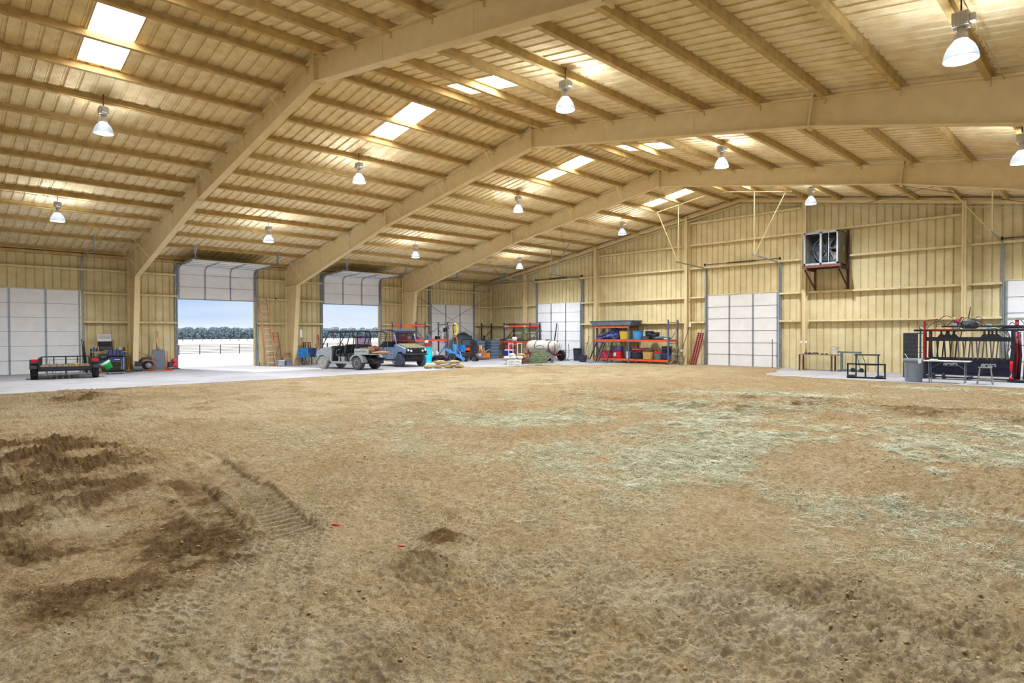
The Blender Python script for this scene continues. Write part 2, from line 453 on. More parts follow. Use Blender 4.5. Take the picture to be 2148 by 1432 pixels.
# ---------------------------------------------------------------- overhead doors
def door(n, open_, wide=3.70, hang='l'):
    """local frame: x across the opening 0..wide, y<0 into the room, z up"""
    t = thing('door_%d' % n, None, None, kind='structure')
    secs = 6; hs = DH/secs; Rr = .38
    def path(s):      # distance along the curtain path from floor -> (y, z)
        zc = DH+.95
        zc = 4.72
        if s < zc: return (-.10, s, PI/2)
        L_ = PI/2*Rr
        if s < zc+L_:
            a = (s-zc)/Rr; return (-.10-Rr*(1-math.cos(a)), zc+Rr*math.sin(a), PI/2-a)
        return (-.10-Rr-(s-zc-L_), zc+Rr+.04*(s-zc-L_), 0)
    s0 = 0 if not open_ else 3.43
    def nrm(p, q):
        return (0, -(q[1]-p[1]), q[0]-p[0])
    sec = []
    for i in range(secs):
        a, b = s0+i*hs+.004, s0+(i+1)*hs-.004
        mb = MB(); m = 5
        pts = [path(a+(b-a)*j/m) for j in range(m+1)]
        for (p, q) in zip(pts, pts[1:]):
            mb.bar((wide/2, p[0], p[1]), (wide/2, q[0], q[1]), wide, .04, upv=nrm(p, q))
        sec.append(mb.build('door_panel', white_panel, t))
        st = MB()
        for xx in (.03, wide/3, 2*wide/3, wide-.03):
            ww = .07 if 0.1 < xx < wide-.1 else .06
            for (p, q) in zip(pts, pts[1:]):
                n1 = Vector((0, -math.sin(p[2]), math.cos(p[2])))*0
                off = .032
                oy, oz = -math.sin(p[2])*off, -math.cos(p[2])*off
                st.bar((xx, p[0]+oy, p[1]+oz), (xx, q[0]+oy, q[1]+oz), ww, .02, upv=nrm(p, q))
            p = pts[0]; oy, oz = -math.sin(p[2])*.05, -math.cos(p[2])*.05
            st.cbox((xx, p[0]+oy, p[1]+oz), (ww+.02, .03, .06))
        p = pts[-1]; oy, oz = -math.sin(p[2])*.03, -math.cos(p[2])*.03
        st.bar((0, p[0]+oy, p[1]+oz), (wide, p[0]+oy, p[1]+oz), .014, .014)
        st.build('door_stile', galv, t)
    # bottom seal
    p = path(s0); sb = MB(); sb.cbox((wide/2, p[0], p[1]+.005), (wide, .05, .05)); sb.build('bottom_seal', galv, t)
    for sx in (0, 1):
        x = -.06 if sx == 0 else wide+.06
        tr = MB()
        zc = 4.72; pts = [(x, -.13, 0.0), (x, -.13, zc)]+[(x, -.13-Rr*(1-math.cos(a)), zc+Rr*math.sin(a)) for a in [PI/2*i/8 for i in range(1, 9)]]+[(x, -.13-Rr-2.6, zc+Rr+.10)]
        for a, b in zip(pts, pts[1:]): tr.bar(a, b, .03, .05, upv=(0, -(b[2]-a[2]), b[1]-a[1]))
        tr.build('roller_track', galv, t)
        an = MB(); xx = x+(-.05 if sx == 0 else .05)
        an.box(xx-.04, -.10, 0, xx+.04, -.02, 5.2)
        for z in (.4, 1.2, 2.0, 2.8, 3.5, 4.1, 4.6): an.box(min(x, xx)-.01, -.15, z-.03, max(x, xx)+.01, -.09, z+.03)
        an.build('track_angle', galv, t)
        hg = MB(); ye = -2.9
        hg.bar((x, ye, 5.17), (x, ye, hang[sx]), .035, .035); hg.bar((x, ye, 5.17), (x+((-1.2, 1.4)[sx] if hang[2] else 0), ye-(.0 if hang[2] else .35), hang[sx]+((-1.2, 1.4)[sx]*(SL if n == 6 else -SL if n == 8 else (-SL if sx else SL)) if hang[2] else hang[3])), .035, .03)
        hg.build('track_hanger', steel_tan if n > 6 else galv, t)
    sh = MB(); sh.tube([(-.12, -.14, 5.28), (wide+.12, -.14, 5.28)], .016, 8)
    sh.build('torsion_shaft', dark_steel, t)
    sp = MB(); L_ = 1.5
    k = 120; sp.tube([(wide/2-.75+L_*i/k, -.14+.04*math.cos(i*1.3), 5.28+.04*math.sin(i*1.3)) for i in range(k+1)], .010, 5)
    sp.build('torsion_spring', dark_steel, t)
    for sx in (-.10, wide+.10):
        dr = MB(); dr.lathe([(.03, -.05), (.07, -.04), (.07, .0), (.05, .01), (.02, .03)], (sx, -.14, 5.28), 14, 'x'); dr.build('cable_drum', dark_steel, t)
    return t
dn = 0
for k, (a, b) in enumerate(DOORS_L):
    dn += 1
    xx = 3.1; hz = zroof(2.95)-.2
    t = door(dn, k in (2, 3), b-a, (hz, hz, False, .02)); t.location = (0, a, 0); t.rotation_euler.z = PI/2
for k, (a, b) in enumerate(DOORS_E):
    dn += 1
    hz = [zroof(a)-.2, zroof(b)-.2, True, .0]
    t = door(dn, False, b-a, hz); t.location = (a, 0, 0)
# trapeze angles that carry the middle door's track hangers
for x, n in ((17.0, 'left'), (20.9, 'right')):
    mb = MB(); mb.bar((x-1.6, -2.9, zroof(x-1.6)-.23), (x, -2.9, zroof(x)-.23), .04, .04); mb.bar((x, -2.9, zroof(x)-.23), (x+1.6, -2.9, zroof(x+1.6)-.23), .04, .04)
    tag(mb.build('hanger_angle', girt_m), 'thin angle bar under the purlins carrying the %s track of the middle door' % n, 'angle bar', kind='structure')
# doorways added in the unseen right and front walls to let daylight in
# header trims over the doors
tn = 0
for k, (a, b) in enumerate(DOORS_L):
    tn += 1; mb = MB(); mb.box(-.02, a-.04, DH-.02, .06, b+.04, DH+.05); o = mb.build('trim_%d' % tn, girt_m); o['kind'] = 'structure'
    for yy in (a-.05, b+.05):
        tn += 1; mb = MB(); mb.box(-.06, yy-.05, 0, .03, yy+.05, DH+.02); o = mb.build('trim_%d' % tn, girt_m); o['kind'] = 'structure'
for k, (a, b) in enumerate(DOORS_E):
    tn += 1; mb = MB(); mb.box(a-.04, -.05, DH-.02, b+.04, .02, DH+.05); o = mb.build('trim_%d' % tn, girt_m); o['kind'] = 'structure'
# ---------------------------------------------------------------- ground
def hsh(ix, iy, s):
    h = (ix.astype(np.int64)*374761393+iy.astype(np.int64)*668265263+s*1442695041) & 0xffffffff
    h = ((h ^ (h >> 13))*1274126177) & 0xffffffff
    h = h ^ (h >> 16)
    return (h & 0xffffff)/float(0xffffff)
def vn(x, y, s=0):
    ix = np.floor(x); iy = np.floor(y); fx = x-ix; fy_ = y-iy
    ux = fx*fx*fx*(fx*(fx*6-15)+10); uy = fy_*fy_*fy_*(fy_*(fy_*6-15)+10)
    a = hsh(ix, iy, s); b = hsh(ix+1, iy, s); c = hsh(ix, iy+1, s); d = hsh(ix+1, iy+1, s)
    return (a+(b-a)*ux+(c-a)*uy+(a-b-c+d)*ux*uy)*2-1
def fbm(x, y, o=4, s=0, g=.5, lac=2.03):
    r = 0; a = 1; t = 0
    for i in range(o):
        r = r+a*vn(x, y, s+i*17); t += a; a *= g; x = x*lac+3.7; y = y*lac-1.3
    return r/t
def sm(a, b, x):
    t = np.clip((x-a)/(b-a), 0, 1); return t*t*(3-2*t)
def seg(x, y, p, q):
    """distance across and position along a straight line p->q"""
    dx, dy = q[0]-p[0], q[1]-p[1]; L_ = math.hypot(dx, dy); dx /= L_; dy /= L_
    al = (x-p[0])*dx+(y-p[1])*dy; ac = -(x-p[0])*dy+(y-p[1])*dx
    return al, ac, L_
def bump(x, y, cx, cy, rx, ry, a=0):
    c, s = math.cos(a), math.sin(a); u = (x-cx)*c+(y-cy)*s; v = -(x-cx)*s+(y-cy)*c
    return np.exp(-((u/rx)**2+(v/ry)**2))
def masks(x, y):
    wx = x+1.1*fbm(x*.5, y*.5, 5, 5)+.10*fbm(x*5, y*5, 3, 6); wy = y+.8*fbm(x*.6, y*.6, 5, 9)+.08*fbm(x*5, y*5, 3, 10)
    moist = bump(wx, wy, 24.0, -28.3, 3.8, 1.25, R(8))*1.0
    moist += bump(wx, wy, 27.2, -28.4, 1.5, .8, R(10))*.9
    moist -= bump(wx, wy, 26.0, -28.55, 1.1, .40, R(5))*.8
    nx_, ny_ = x+.12*fbm(x*4, y*4, 4, 15), y+.12*fbm(x*4, y*4, 4, 16)
    moist += bump(nx_, ny_, 30.05, -27.95, .45, .3)*.5
    moist += bump(nx_, ny_, 28.75, -26.5, .25, .16)*.8+bump(nx_, ny_, 29.2, -27.1, .34, .2)*.6+bump(nx_, ny_, 28.3, -26.1, .4, .16)*.5
    moist += bump(wx, wy, 13.5, -26.5, 3.0, .8)*.7+bump(wx, wy, 28.5, -14.5, 5, 1.6)*.62+bump(wx, wy, 25, -17, 3, .9)*.55+bump(wx, wy, 22, -21, 2.4, 1)*.4
    moist += bump(wx, wy, 31.4, -25.6, 1.0, .3)*.12+.30*fbm(x*.55, y*.55, 5, 31)
    moist = np.clip(moist*(.55+1.1*fbm(x*1.6, y*1.6, 5, 77, .65))*1.25, 0, 1)
    hay = bump(wx, wy, 27.8, -19.0, 6.4, 4.6, R(20))*1.05+bump(wx, wy, 31.5, -21.5, 2.6, 2.9)*.95
    hay += bump(wx, wy, 24.5, -14.0, 3.4, .9, R(35))*.9+bump(wx, wy, 29.2, -8.3, 2.4, .6)*1.0+bump(wx, wy, 12.0, -8.2, 2.2, .5)*.9
    hay += bump(wx, wy, 11.0, -9.7, .8, .5)*.8
    hay -= bump(wx, wy, 28.5, -14.5, 5, 1.2)*.5+bump(wx, wy, 31.4, -26.6, 2.2, 1.0)*.8
    hay = np.clip(hay*(.30+1.3*fbm(x*.7, y*.7, 5, 41, .65)+.4*fbm(x*4, y*4, 3, 43)), 0, 1)
    pale = bump(wx, wy, 18.0, -26, 2.2, 5.0, R(-15))*1.3+bump(wx, wy, 16.8, -15, 2.5, 7, R(-8))*1.2+bump(wx, wy, 29.3, -27.8, 2.2, .5, R(-18))*.5
    pale += bump(wx, wy, 29.6, -25.8, 1.5, 1.2)*.25+bump(nx_, ny_, 31.0, -26.1, .8, .25, R(20))*.9+bump(wx, wy, 18, -7, 6, 2)*.5+bump(wx, wy, 26, -28.6, 1.2, .4)*.6+.45*fbm(x*.7, y*.7, 5, 61)
    pale += .55*sm(25, 17, x)+.55*bump(nx_, ny_, 31.3, -26.1, 1.3, .35, R(15))
    pale = np.clip(pale*(.6+1.2*fbm(x*1.9, y*1.9, 5, 66, .65)), 0, 1)
    return moist, hay, pale
def tread(x, y, p, q, w, cell=.085, depth=.013):
    al, ac, L_ = seg(x, y, p, q); ac = ac+.12*np.sin(al*.9+p[0])+.03*vn(al*1.3, al*0, 3)
    inside = sm(w/2+.03, w/2-.02, np.abs(ac))*sm(-.2, .3, al)*sm(L_+.2, L_-.3, al)
    # honeycomb lugs
    u = al/cell+.25*vn(al*7, ac*7, 8)+.4*vn(al*1.5, ac*3, 18); v = ac/cell*1.1+.25*vn(al*5, ac*5, 28); row = np.floor(v); uu = u+.5*(row % 2)
    fx = uu-np.floor(uu)-.5; fy_ = v-row-.5
    edge = np.maximum(np.abs(fx)*1.15, np.abs(fy_)*.8+np.abs(fx)*.5)
    wall = sm(.36, .5, edge)
    edgeberm = np.exp(-((np.abs(ac)-w/2-.04)/.04)**2)*sm(-.2, .3, al)*sm(L_+.2, L_-.3, al)
    fade = sm(-.35, .25, fbm(x*1.1, y*1.1, 3, 91))
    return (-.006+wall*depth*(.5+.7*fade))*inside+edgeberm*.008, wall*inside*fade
def crawler(x, y, p, q, w=.36, pitch_=.115):
    al, ac, L_ = seg(x, y, p, q)
    inside = sm(w/2+.02, w/2-.02, np.abs(ac))*sm(-.1, .1, al)*sm(L_+.1, L_-.1, al)
    f = al/pitch_+.15*vn(al*3, ac*5, 2); fr_ = f-np.floor(f)
    bar_ = sm(.0, .12, fr_)*sm(.42, .3, fr_)
    berm = np.exp(-((np.abs(ac)-w/2-.07)/.06)**2)*sm(-.3, .2, al)*sm(L_+.3, L_-.2, al)
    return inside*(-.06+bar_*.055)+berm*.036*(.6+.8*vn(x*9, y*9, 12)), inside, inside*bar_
TREADS = [((26.5, -26.4), (31.2, -29.6), .30), ((26.9, -25.7), (31.6, -28.5), .30), ((28.2, -24.6), (30.9, -28.9), .28), ((28.9, -24.6), (31.3, -28.0), .28),
          ((30.2, -24.3), (31.9, -27.5), .26), ((29.3, -23.9), (30.2, -28.4), .28), ((26.0, -25.9), (29.8, -29.6), .26), ((30.8, -25.0), (31.4, -28.6), .24), ((24.5, -24.0), (28.4, -27.8), .28),
          ((26.2, -22.6), (29.0, -25.9), .28), ((23.0, -25.2), (28.8, -28.9), .26)]
def worley(x, y, s=0):
    ix = np.floor(x); iy = np.floor(y); d = np.full(x.shape, 9.0)
    for a in (-1, 0, 1):
        for b in (-1, 0, 1):
            px = ix+a+hsh(ix+a, iy+b, s); py = iy+b+hsh(ix+a, iy+b, s+7)
            rr = .35+.4*hsh(ix+a, iy+b, s+13)
            d = np.minimum(d, np.hypot(px-x, py-y)/rr)
    return np.clip(1-d*d, 0, 1)**.5
def height(x, y, full=True):
    m, hy, pl_ = masks(x, y)
    h = .05*fbm(x*.22, y*.22, 3, 1)+.035*fbm(x*.9, y*.9, 4, 2)
    # long heaps and hollows (left mound, ridges)
    h += .15*bump(x, y, 23.5, -28.2, 3.2, .9, R(8))-.07*bump(x, y, 26.1, -28.45, 1.1, .40, R(5))
    h += .09*bump(x, y, 26.6, -27.1, .9, .16, R(-6))*(.7+.5*fbm(x*5, y*5, 3, 14))
    h += .065*bump(x, y, 28.74, -26.5, .17, .12)+.06*bump(x, y, 28.35, -26.1, .28, .10)+.085*bump(x, y, 29.15, -27.15, .2, .16)+.09*bump(x, y, 29.35, -27.0, .16, .13)
    h += .07*bump(x, y, 30.05, -27.95, .5, .22, R(-20))
    h += .10*bump(x, y, 28.5, -15, 5, 1.4)+.11*bump(x, y, 13.5, -26.3, 2.6, .6)+.12*bump(x, y, 21, -21.5, .9, .5)+.10*bump(x, y, 24.3, -19.3, .8, .35)+.09*bump(x, y, 30.5, -17, 1.2, .5)+.09*bump(x, y, 26.8, -16.4, .9, .4)
    rr1 = np.clip(bump(x, y, 31.1, -26.25, 1.5, .6, R(20))+.9*bump(x, y, 31.9, -25.4, 1.0, .6)+.5*bump(x, y, 29.3, -27.1, .5, .3), 0, 1)
    rough_ = np.clip(.25+m*1.3+.35*rr1, 0, 1.6)
    comp = np.zeros_like(h)
    add = np.zeros_like(h)
    if full:
        for p, q, w_ in TREADS:
            d, ins = tread(x, y, p, q, w_); add = add+d; comp = np.maximum(comp, np.clip((d != 0)*1.0, 0, 1)*.45*(1-rr1))
        for p, q, w_, k_ in (((23.4, -26.85), (27.9, -27.42), .38, 1.0), ((25.6, -27.62), (27.6, -27.85), .30, .7)):
            d, ins, _b = crawler(x, y, p, q, w_); add = add*(1-ins)+d*k_; comp = np.maximum(comp, ins*.9)
    rid = 1-np.abs(fbm(x*3.1, y*3.1, 4, 21))*2
    s1 = .045*rough_*(rid-.5)+.030*rough_*fbm(x*9, y*9, 5, 22, .6)
    s1 = s1+(.026+.02*m)*(1-2*np.abs(fbm(x*6.5+.4*fbm(x*2, y*2, 2, 3), y*6.5, 4, 35, .6)))+.018*fbm(x*2.2, y*2.2, 4, 36)
    s1 = s1+.05*hy*.5*fbm(x*5, y*5, 3, 24)
    cl = sm(.02, .5, fbm(x*1.3, y*1.3, 4, 71)+.35*m+.5*rr1)
    s1 = s1+.030*cl*(.25+rough_)*worley(x*9+.6*fbm(x*8, y*8, 2, 4), y*9, 3)+.020*rr1*sm(-.1, .35, fbm(x*2.6, y*2.6, 3, 75))*worley(x*7+.8*fbm(x*9, y*9, 3, 4), y*7+.8*fbm(x*9, y*9, 3, 6), 33)
    if full:
        s1 = s1+(.016+.02*m)*fbm(x*15, y*15, 5, 25, .7)+.014*(.35+cl)*(.35+rough_)*worley(x*24, y*24, 5)+.010*(1-np.abs(fbm(x*22, y*22, 3, 55)))
    h = h+s1*(1-comp)+add
    h += .07*bump(x, y, 30.3, -26.12, .16, .09, R(60))+.07*bump(x, y, 30.85, -26.1, .22, .10, R(20))+.05*bump(x, y, 31.5, -26.0, .35, .07, R(25))+.06*bump(x, y, 31.2, -27.0, .25, .08, R(-30))
    return h
def wspace(a, b, f0, f1, fine, grow=1.03, coarse=.13):
    mid = list(np.arange(f0, f1, fine)); s = fine; lo = []; x = f0
    while x > a: s = min(s*grow, coarse); x -= s; lo.append(x)
    lo[-1] = a; s = fine; hi = []; x = mid[-1]
    while x < b: s = min(s*grow, coarse); x += s; hi.append(x)
    hi[-1] = b
    return np.array(lo[::-1]+mid+hi)
xs = wspace(8.0, 37.97, 27.3, 32.1, .009); ys = wspace(-37.97, -.03, -29.3, -25.2, .009)
GX, GY = np.meshgrid(xs, ys, indexing='ij'); gx = GX.ravel(); gy = GY.ravel()
# where the concrete is: door-side slab (x<10.15 with a wandering dirt edge) and back-wall slab (y>-5.4, from x=22)
ex1 = 10.12-1.35*bump(gx*0+1, gy, 1, -10.9, 1, 1.1)+.10*fbm(gx*0+3, gy*.8, 3, 51)-.12*sm(-13, -12, gy)*(1-sm(-8, -7, gy))
ex1 = np.where(gy > -8.5, 10.1+np.clip((gy+8.5)*.55, 0, 3.2)+.25*fbm(gx*.6, gy*.7, 3, 52), ex1)
hh = height(gx, gy)
H = hh-.03
# near the door-side slab: sinks under it
d1 = gx-ex1
H = np.where(d1 < .25, H*sm(0, .25, d1)-.10*(1-sm(-.12, .10, d1)), H)
# back wall: dirt spills up to the wall between x=12 and 21.6, slab shows right of that
e2 = -5.55+.18*fbm(gx*.9, gy*0+2, 3, 53)+5.9*(1-sm(20.6, 22.9, gx+.35*fbm(gx*.7, gy*.9, 3, 57)))
over = (gx > 21.0)
d2 = e2-gy
H = np.where(over & (d2 < .25), np.where(d2 > 0, H*sm(0, .25, d2), 0)-.10*(1-sm(-.12, .10, d2)), H)
# where the dirt covers the slab by the back wall keep it just proud of the concrete
cov = (gy > -5.6) & (gx > 10.3) & (~(over & (d2 < .25))) & (d1 > .25)
H = np.where(cov, np.maximum(H*.5, 0)+.018+.012*fbm(gx*3, gy*3, 3, 58), H)
mo, ha, pa = masks(gx, gy)
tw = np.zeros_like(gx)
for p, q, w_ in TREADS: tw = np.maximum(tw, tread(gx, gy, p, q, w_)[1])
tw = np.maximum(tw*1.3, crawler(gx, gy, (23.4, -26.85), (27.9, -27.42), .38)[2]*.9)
me = bpy.data.meshes.new('floor'); nx, ny = len(xs), len(ys); nv = nx*ny
me.vertices.add(nv); co = np.empty(nv*3); co[0::3] = gx; co[1::3] = gy; co[2::3] = H; me.vertices.foreach_set('co', co)
I = np.arange(nx-1)[:, None]*ny+np.arange(ny-1)[None, :]; I = I.ravel()
q = np.stack([I, I+ny, I+ny+1, I+1], 1)
# drop what lies wholly under the concrete
sk = H[q].max(1) < -.095; q = q[~sk]; nf = len(q)
me.loops.add(nf*4); me.loops.foreach_set('vertex_index', q.ravel().astype(np.int32))
me.polygons.add(nf); me.polygons.foreach_set('loop_start', np.arange(nf, dtype=np.int32)*4)
me.polygons.foreach_set('use_smooth', np.ones(nf, bool)); me.update(); me.validate()
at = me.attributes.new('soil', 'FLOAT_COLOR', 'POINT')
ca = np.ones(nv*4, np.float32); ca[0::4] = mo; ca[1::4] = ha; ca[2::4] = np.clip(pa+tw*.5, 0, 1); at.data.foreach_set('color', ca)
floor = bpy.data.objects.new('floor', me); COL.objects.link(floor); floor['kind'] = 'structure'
dm = bpy.data.materials.new('arena_dirt'); dm.use_nodes = True; nt = dm.node_tree; N = nt.nodes; L = nt.links; b = N['Principled BSDF']
b.inputs['Roughness'].default_value = .95; b.inputs['Specular IOR Level'].default_value = .1
av = N.new('ShaderNodeAttribute'); av.attribute_name = 'soil'; sx = N.new('ShaderNodeSeparateColor'); L.new(av.outputs['Color'], sx.inputs[0])
tcn = N.new('ShaderNodeTexCoord')
def nz(sc, det=6, rough=.6, stretch=None):
    n = N.new('ShaderNodeTexNoise'); n.inputs['Scale'].default_value = sc; n.inputs['Detail'].default_value = det; n.inputs['Roughness'].default_value = rough
    if stretch:
        mp = N.new('ShaderNodeMapping'); mp.inputs['Scale'].default_value = stretch; L.new(tcn.outputs['Object'], mp.inputs[0]); L.new(mp.outputs[0], n.inputs[0])
    else: L.new(tcn.outputs['Object'], n.inputs[0])
    return n.outputs[0]
def rampn(src, p0, p1, c0=(0, 0, 0, 1), c1=(1, 1, 1, 1)):
    r = N.new('ShaderNodeValToRGB'); r.color_ramp.elements[0].position = p0; r.color_ramp.elements[1].position = p1
    r.color_ramp.elements[0].color = c0; r.color_ramp.elements[1].color = c1; L.new(src, r.inputs[0]); return r.outputs[0]
def mixc(f, a, b_, mode='MIX'):
    m = N.new('ShaderNodeMix'); m.data_type = 'RGBA'; m.blend_type = mode
    for i, s in ((0, f), (6, a), (7, b_)):
        if isinstance(s, (tuple, float, int)): m.inputs[i].default_value = s
        else: L.new(s, m.inputs[i])
    return m.outputs[2]
def mth(op, a, b_=0.0):
    m = N.new('ShaderNodeMath'); m.operation = op; m.use_clamp = False
    for i, s in ((0, a), (1, b_)):
        if isinstance(s, (float, int)): m.inputs[i].default_value = s
        else: L.new(s, m.inputs[i])
    return m.outputs[0]
c4 = lambda *c: (*srgb(*c), 1)
base = mixc(rampn(nz(1.1, 9, .7), .35, .65), mixc(rampn(nz(.33, 5, .6), .40, .60), c4(206, 170, 114), c4(194, 168, 126)), c4(210, 186, 144))
base = mixc(mth('MULTIPLY', rampn(nz(11, 9, .75), .42, .62), .75), base, c4(152, 120, 78))
base = mixc(mth('MULTIPLY', rampn(nz(38, 8, .8), .50, .64), .8), base, c4(122, 96, 62))
base = mixc(mth('MULTIPLY', rampn(nz(27, 8, .8, (1, 1, .8)), .53, .66), .85), base, c4(228, 208, 170))
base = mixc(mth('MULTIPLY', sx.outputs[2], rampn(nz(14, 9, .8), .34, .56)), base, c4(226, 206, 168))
vein = mth('MULTIPLY', rampn(mth('ABSOLUTE', mth('SUBTRACT', nz(6, 7, .6), .5)), .0, .035, (1, 1, 1, 1), (0, 0, 0, 1)), rampn(nz(1.3, 6, .7), .44, .60))
base = mixc(mth('MULTIPLY', vein, .65), base, c4(234, 220, 188))
base = mixc(mth('MULTIPLY', rampn(mth('ADD', sx.outputs[0], mth('MULTIPLY', nz(7, 9, .8), .6)), .46, .95), .85), base, c4(150, 120, 78))
base = mixc(rampn(mth('ADD', sx.outputs[0], mth('MULTIPLY', nz(22, 9, .8), .8)), .80, 1.25), base, c4(132, 104, 68))
hayf = rampn(mth('ADD', mth('MULTIPLY', sx.outputs[1], .9), mth('MULTIPLY', nz(28, 8, .85, (1, 1.6, 1)), .6)), .46, .85)
base = mixc(mth('MULTIPLY', hayf, .62), base, mixc(rampn(nz(90, 6, .85), .42, .58), c4(118, 116, 84), c4(182, 188, 158)))
# crumbs
vo = N.new('ShaderNodeTexVoronoi'); vo.inputs['Scale'].default_value = 55; L.new(tcn.outputs['Object'], vo.inputs['Vector'])
base = mixc(mth('MULTIPLY', rampn(vo.outputs['Distance'], .0, .35, (1, 1, 1, 1), (0, 0, 0, 1)), .25), base, c4(206, 184, 140))
L.new(base, b.inputs['Base Color'])
b1 = N.new('ShaderNodeBump'); b1.inputs['Strength'].default_value = 1; b1.inputs['Distance'].default_value = .075
hsum = mth('ADD', mth('ADD', nz(16, 10, .72), mth('MULTIPLY', nz(3.5, 10, .7, (1, 1.5, 1)), 1.6)), mth('MULTIPLY', mth('SUBTRACT', .5, vo.outputs['Distance']), .22)); L.new(hsum, b1.inputs['Height'])
b2 = N.new('ShaderNodeBump'); b2.inputs['Strength'].default_value = 1; b2.inputs['Distance'].default_value = .016; L.new(nz(110, 6, .7), b2.inputs['Height']); L.new(b1.outputs[0], b2.inputs['Normal'])
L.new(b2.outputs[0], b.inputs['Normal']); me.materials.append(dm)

# concrete slabs
cm = bpy.data.materials.new('dusty_concrete'); cm.use_nodes = True; nt = cm.node_tree; N = nt.nodes; L = nt.links; b = N['Principled BSDF']
b.inputs['Roughness'].default_value = .75; tcn = N.new('ShaderNodeTexCoord')
base = mixc(rampn(nz(.5, 6), .35, .65), c4(176, 175, 180), c4(160, 157, 160))
base = mixc(rampn(nz(1.4, 9, .7, (1, .35, 1)), .56, .68), base, c4(142, 128, 112))
base = mixc(rampn(nz(7, 9, .8), .62, .70), base, c4(116, 102, 86))
L.new(base, b.inputs['Base Color'])
b1 = N.new('ShaderNodeBump'); b1.inputs['Strength'].default_value = .4; b1.inputs['Distance'].default_value = .006; L.new(nz(40, 6), b1.inputs['Height']); L.new(b1.outputs[0], b.inputs['Normal'])
mb = MB(); mb.box(-1.2, -LEN, -.16, 10.15, 0, 0); mb.box(10.15, -5.5, -.16, 37.95, 0, 0)
for y in (-31, -24.5, -18, -11.5, -5.5): mb.box(0, y-.004, -.001, 10.15, y+.004, .001)
sb = mb.build('concrete_slab', cm); sb['kind'] = 'structure'; sb['label'] = 'pale concrete apron along the door wall and the back wall'
# loose flat boards at the slab edge
for i, (x, y, l, rz) in enumerate(((10.42, -27.9, .8, R(92)), (10.38, -27.0, .62, R(86)), (10.42, -25.1, 1.5, R(90)))):
    mb = MB(); mb.box(-l/2, -.09, 0, l/2, .09, .04)
    o = mb.build('board', mat('grey_board', srgb(190, 184, 172), .8), loc=(x, y, -.005), rz=rz, bevel=.004)
    tag(o, ['short pale board at the slab edge, leftmost', 'short pale board at the slab edge, second from the left', 'long pale board at the slab edge below the trailer'][i], 'board')

# loose hay strands (uncountable) and clods
def hz_at(x, y): return height(np.array([x]), np.array([y]), False)
nprng = np.random.default_rng(5)
def scatter_hay():
    n = 1500000
    # denser near the camera, uniform in ground
    x = nprng.uniform(18, 37, n); y = nprng.uniform(-29, -6.2, n)
    d = np.hypot(x-32.8, y+29.66); m, hy, pl_ = masks(x, y)
    keep = (nprng.random(n) < np.clip(hy*1.3-.03+.002, 0, 1)*np.clip(1.3-d/26, .12, 1)) & (d > 2.2)
    x = x[keep]; y = y[keep]; d = d[keep]; n = len(x)
    z = height(x, y)-.03; a = nprng.uniform(0, 2*PI, n); l = nprng.uniform(.02, .10, n)*(1+d*.03)
    wd = .0003+d*.00008
    P = []; bc_ = nprng.uniform(-.45, .45, n); sk_ = nprng.uniform(-.12, .12, n); z0_ = nprng.uniform(0, .02, n); tl_ = nprng.uniform(-.03, .03, n)
    for k in range(4):
        t = k/3-.5; bend = ((t*t-.25)*bc_+(t**3)*sk_)*l*1.6
        px = x+np.cos(a)*l*t-np.sin(a)*bend; py = y+np.sin(a)*l*t+np.cos(a)*bend
        pz = z+.010+z0_+tl_*t
        nx_, ny_ = -np.sin(a)*wd, np.cos(a)*wd
        P.append(np.stack([px-nx_, py-ny_, pz], 1)); P.append(np.stack([px+nx_, py+ny_, pz+wd*.8], 1))
    V = np.stack(P, 1).reshape(-1, 3); o = np.arange(n)[:, None]*8
    F = np.concatenate([o+np.array([[0, 1, 3, 2]]), o+np.array([[2, 3, 5, 4]]), o+np.array([[4, 5, 7, 6]])], 0)
    me = bpy.data.meshes.new('hay_strands'); me.vertices.add(len(V)); me.vertices.foreach_set('co', V.ravel())
    me.loops.add(F.size); me.loops.foreach_set('vertex_index', F.ravel().astype(np.int32)); me.polygons.add(len(F)); me.polygons.foreach_set('loop_start', np.arange(len(F), dtype=np.int32)*4)
    me.update(); me.validate(); me.materials.append(mat('dry_hay', srgb(204, 202, 176), .8, var=.2, scale=3, tint=srgb(160, 160, 124)))
    ob = bpy.data.objects.new('scattered_hay', me); COL.objects.link(ob)
    tag(ob, 'pale green hay strands scattered over the dirt floor', 'hay', kind='stuff'); return n
scatter_hay()
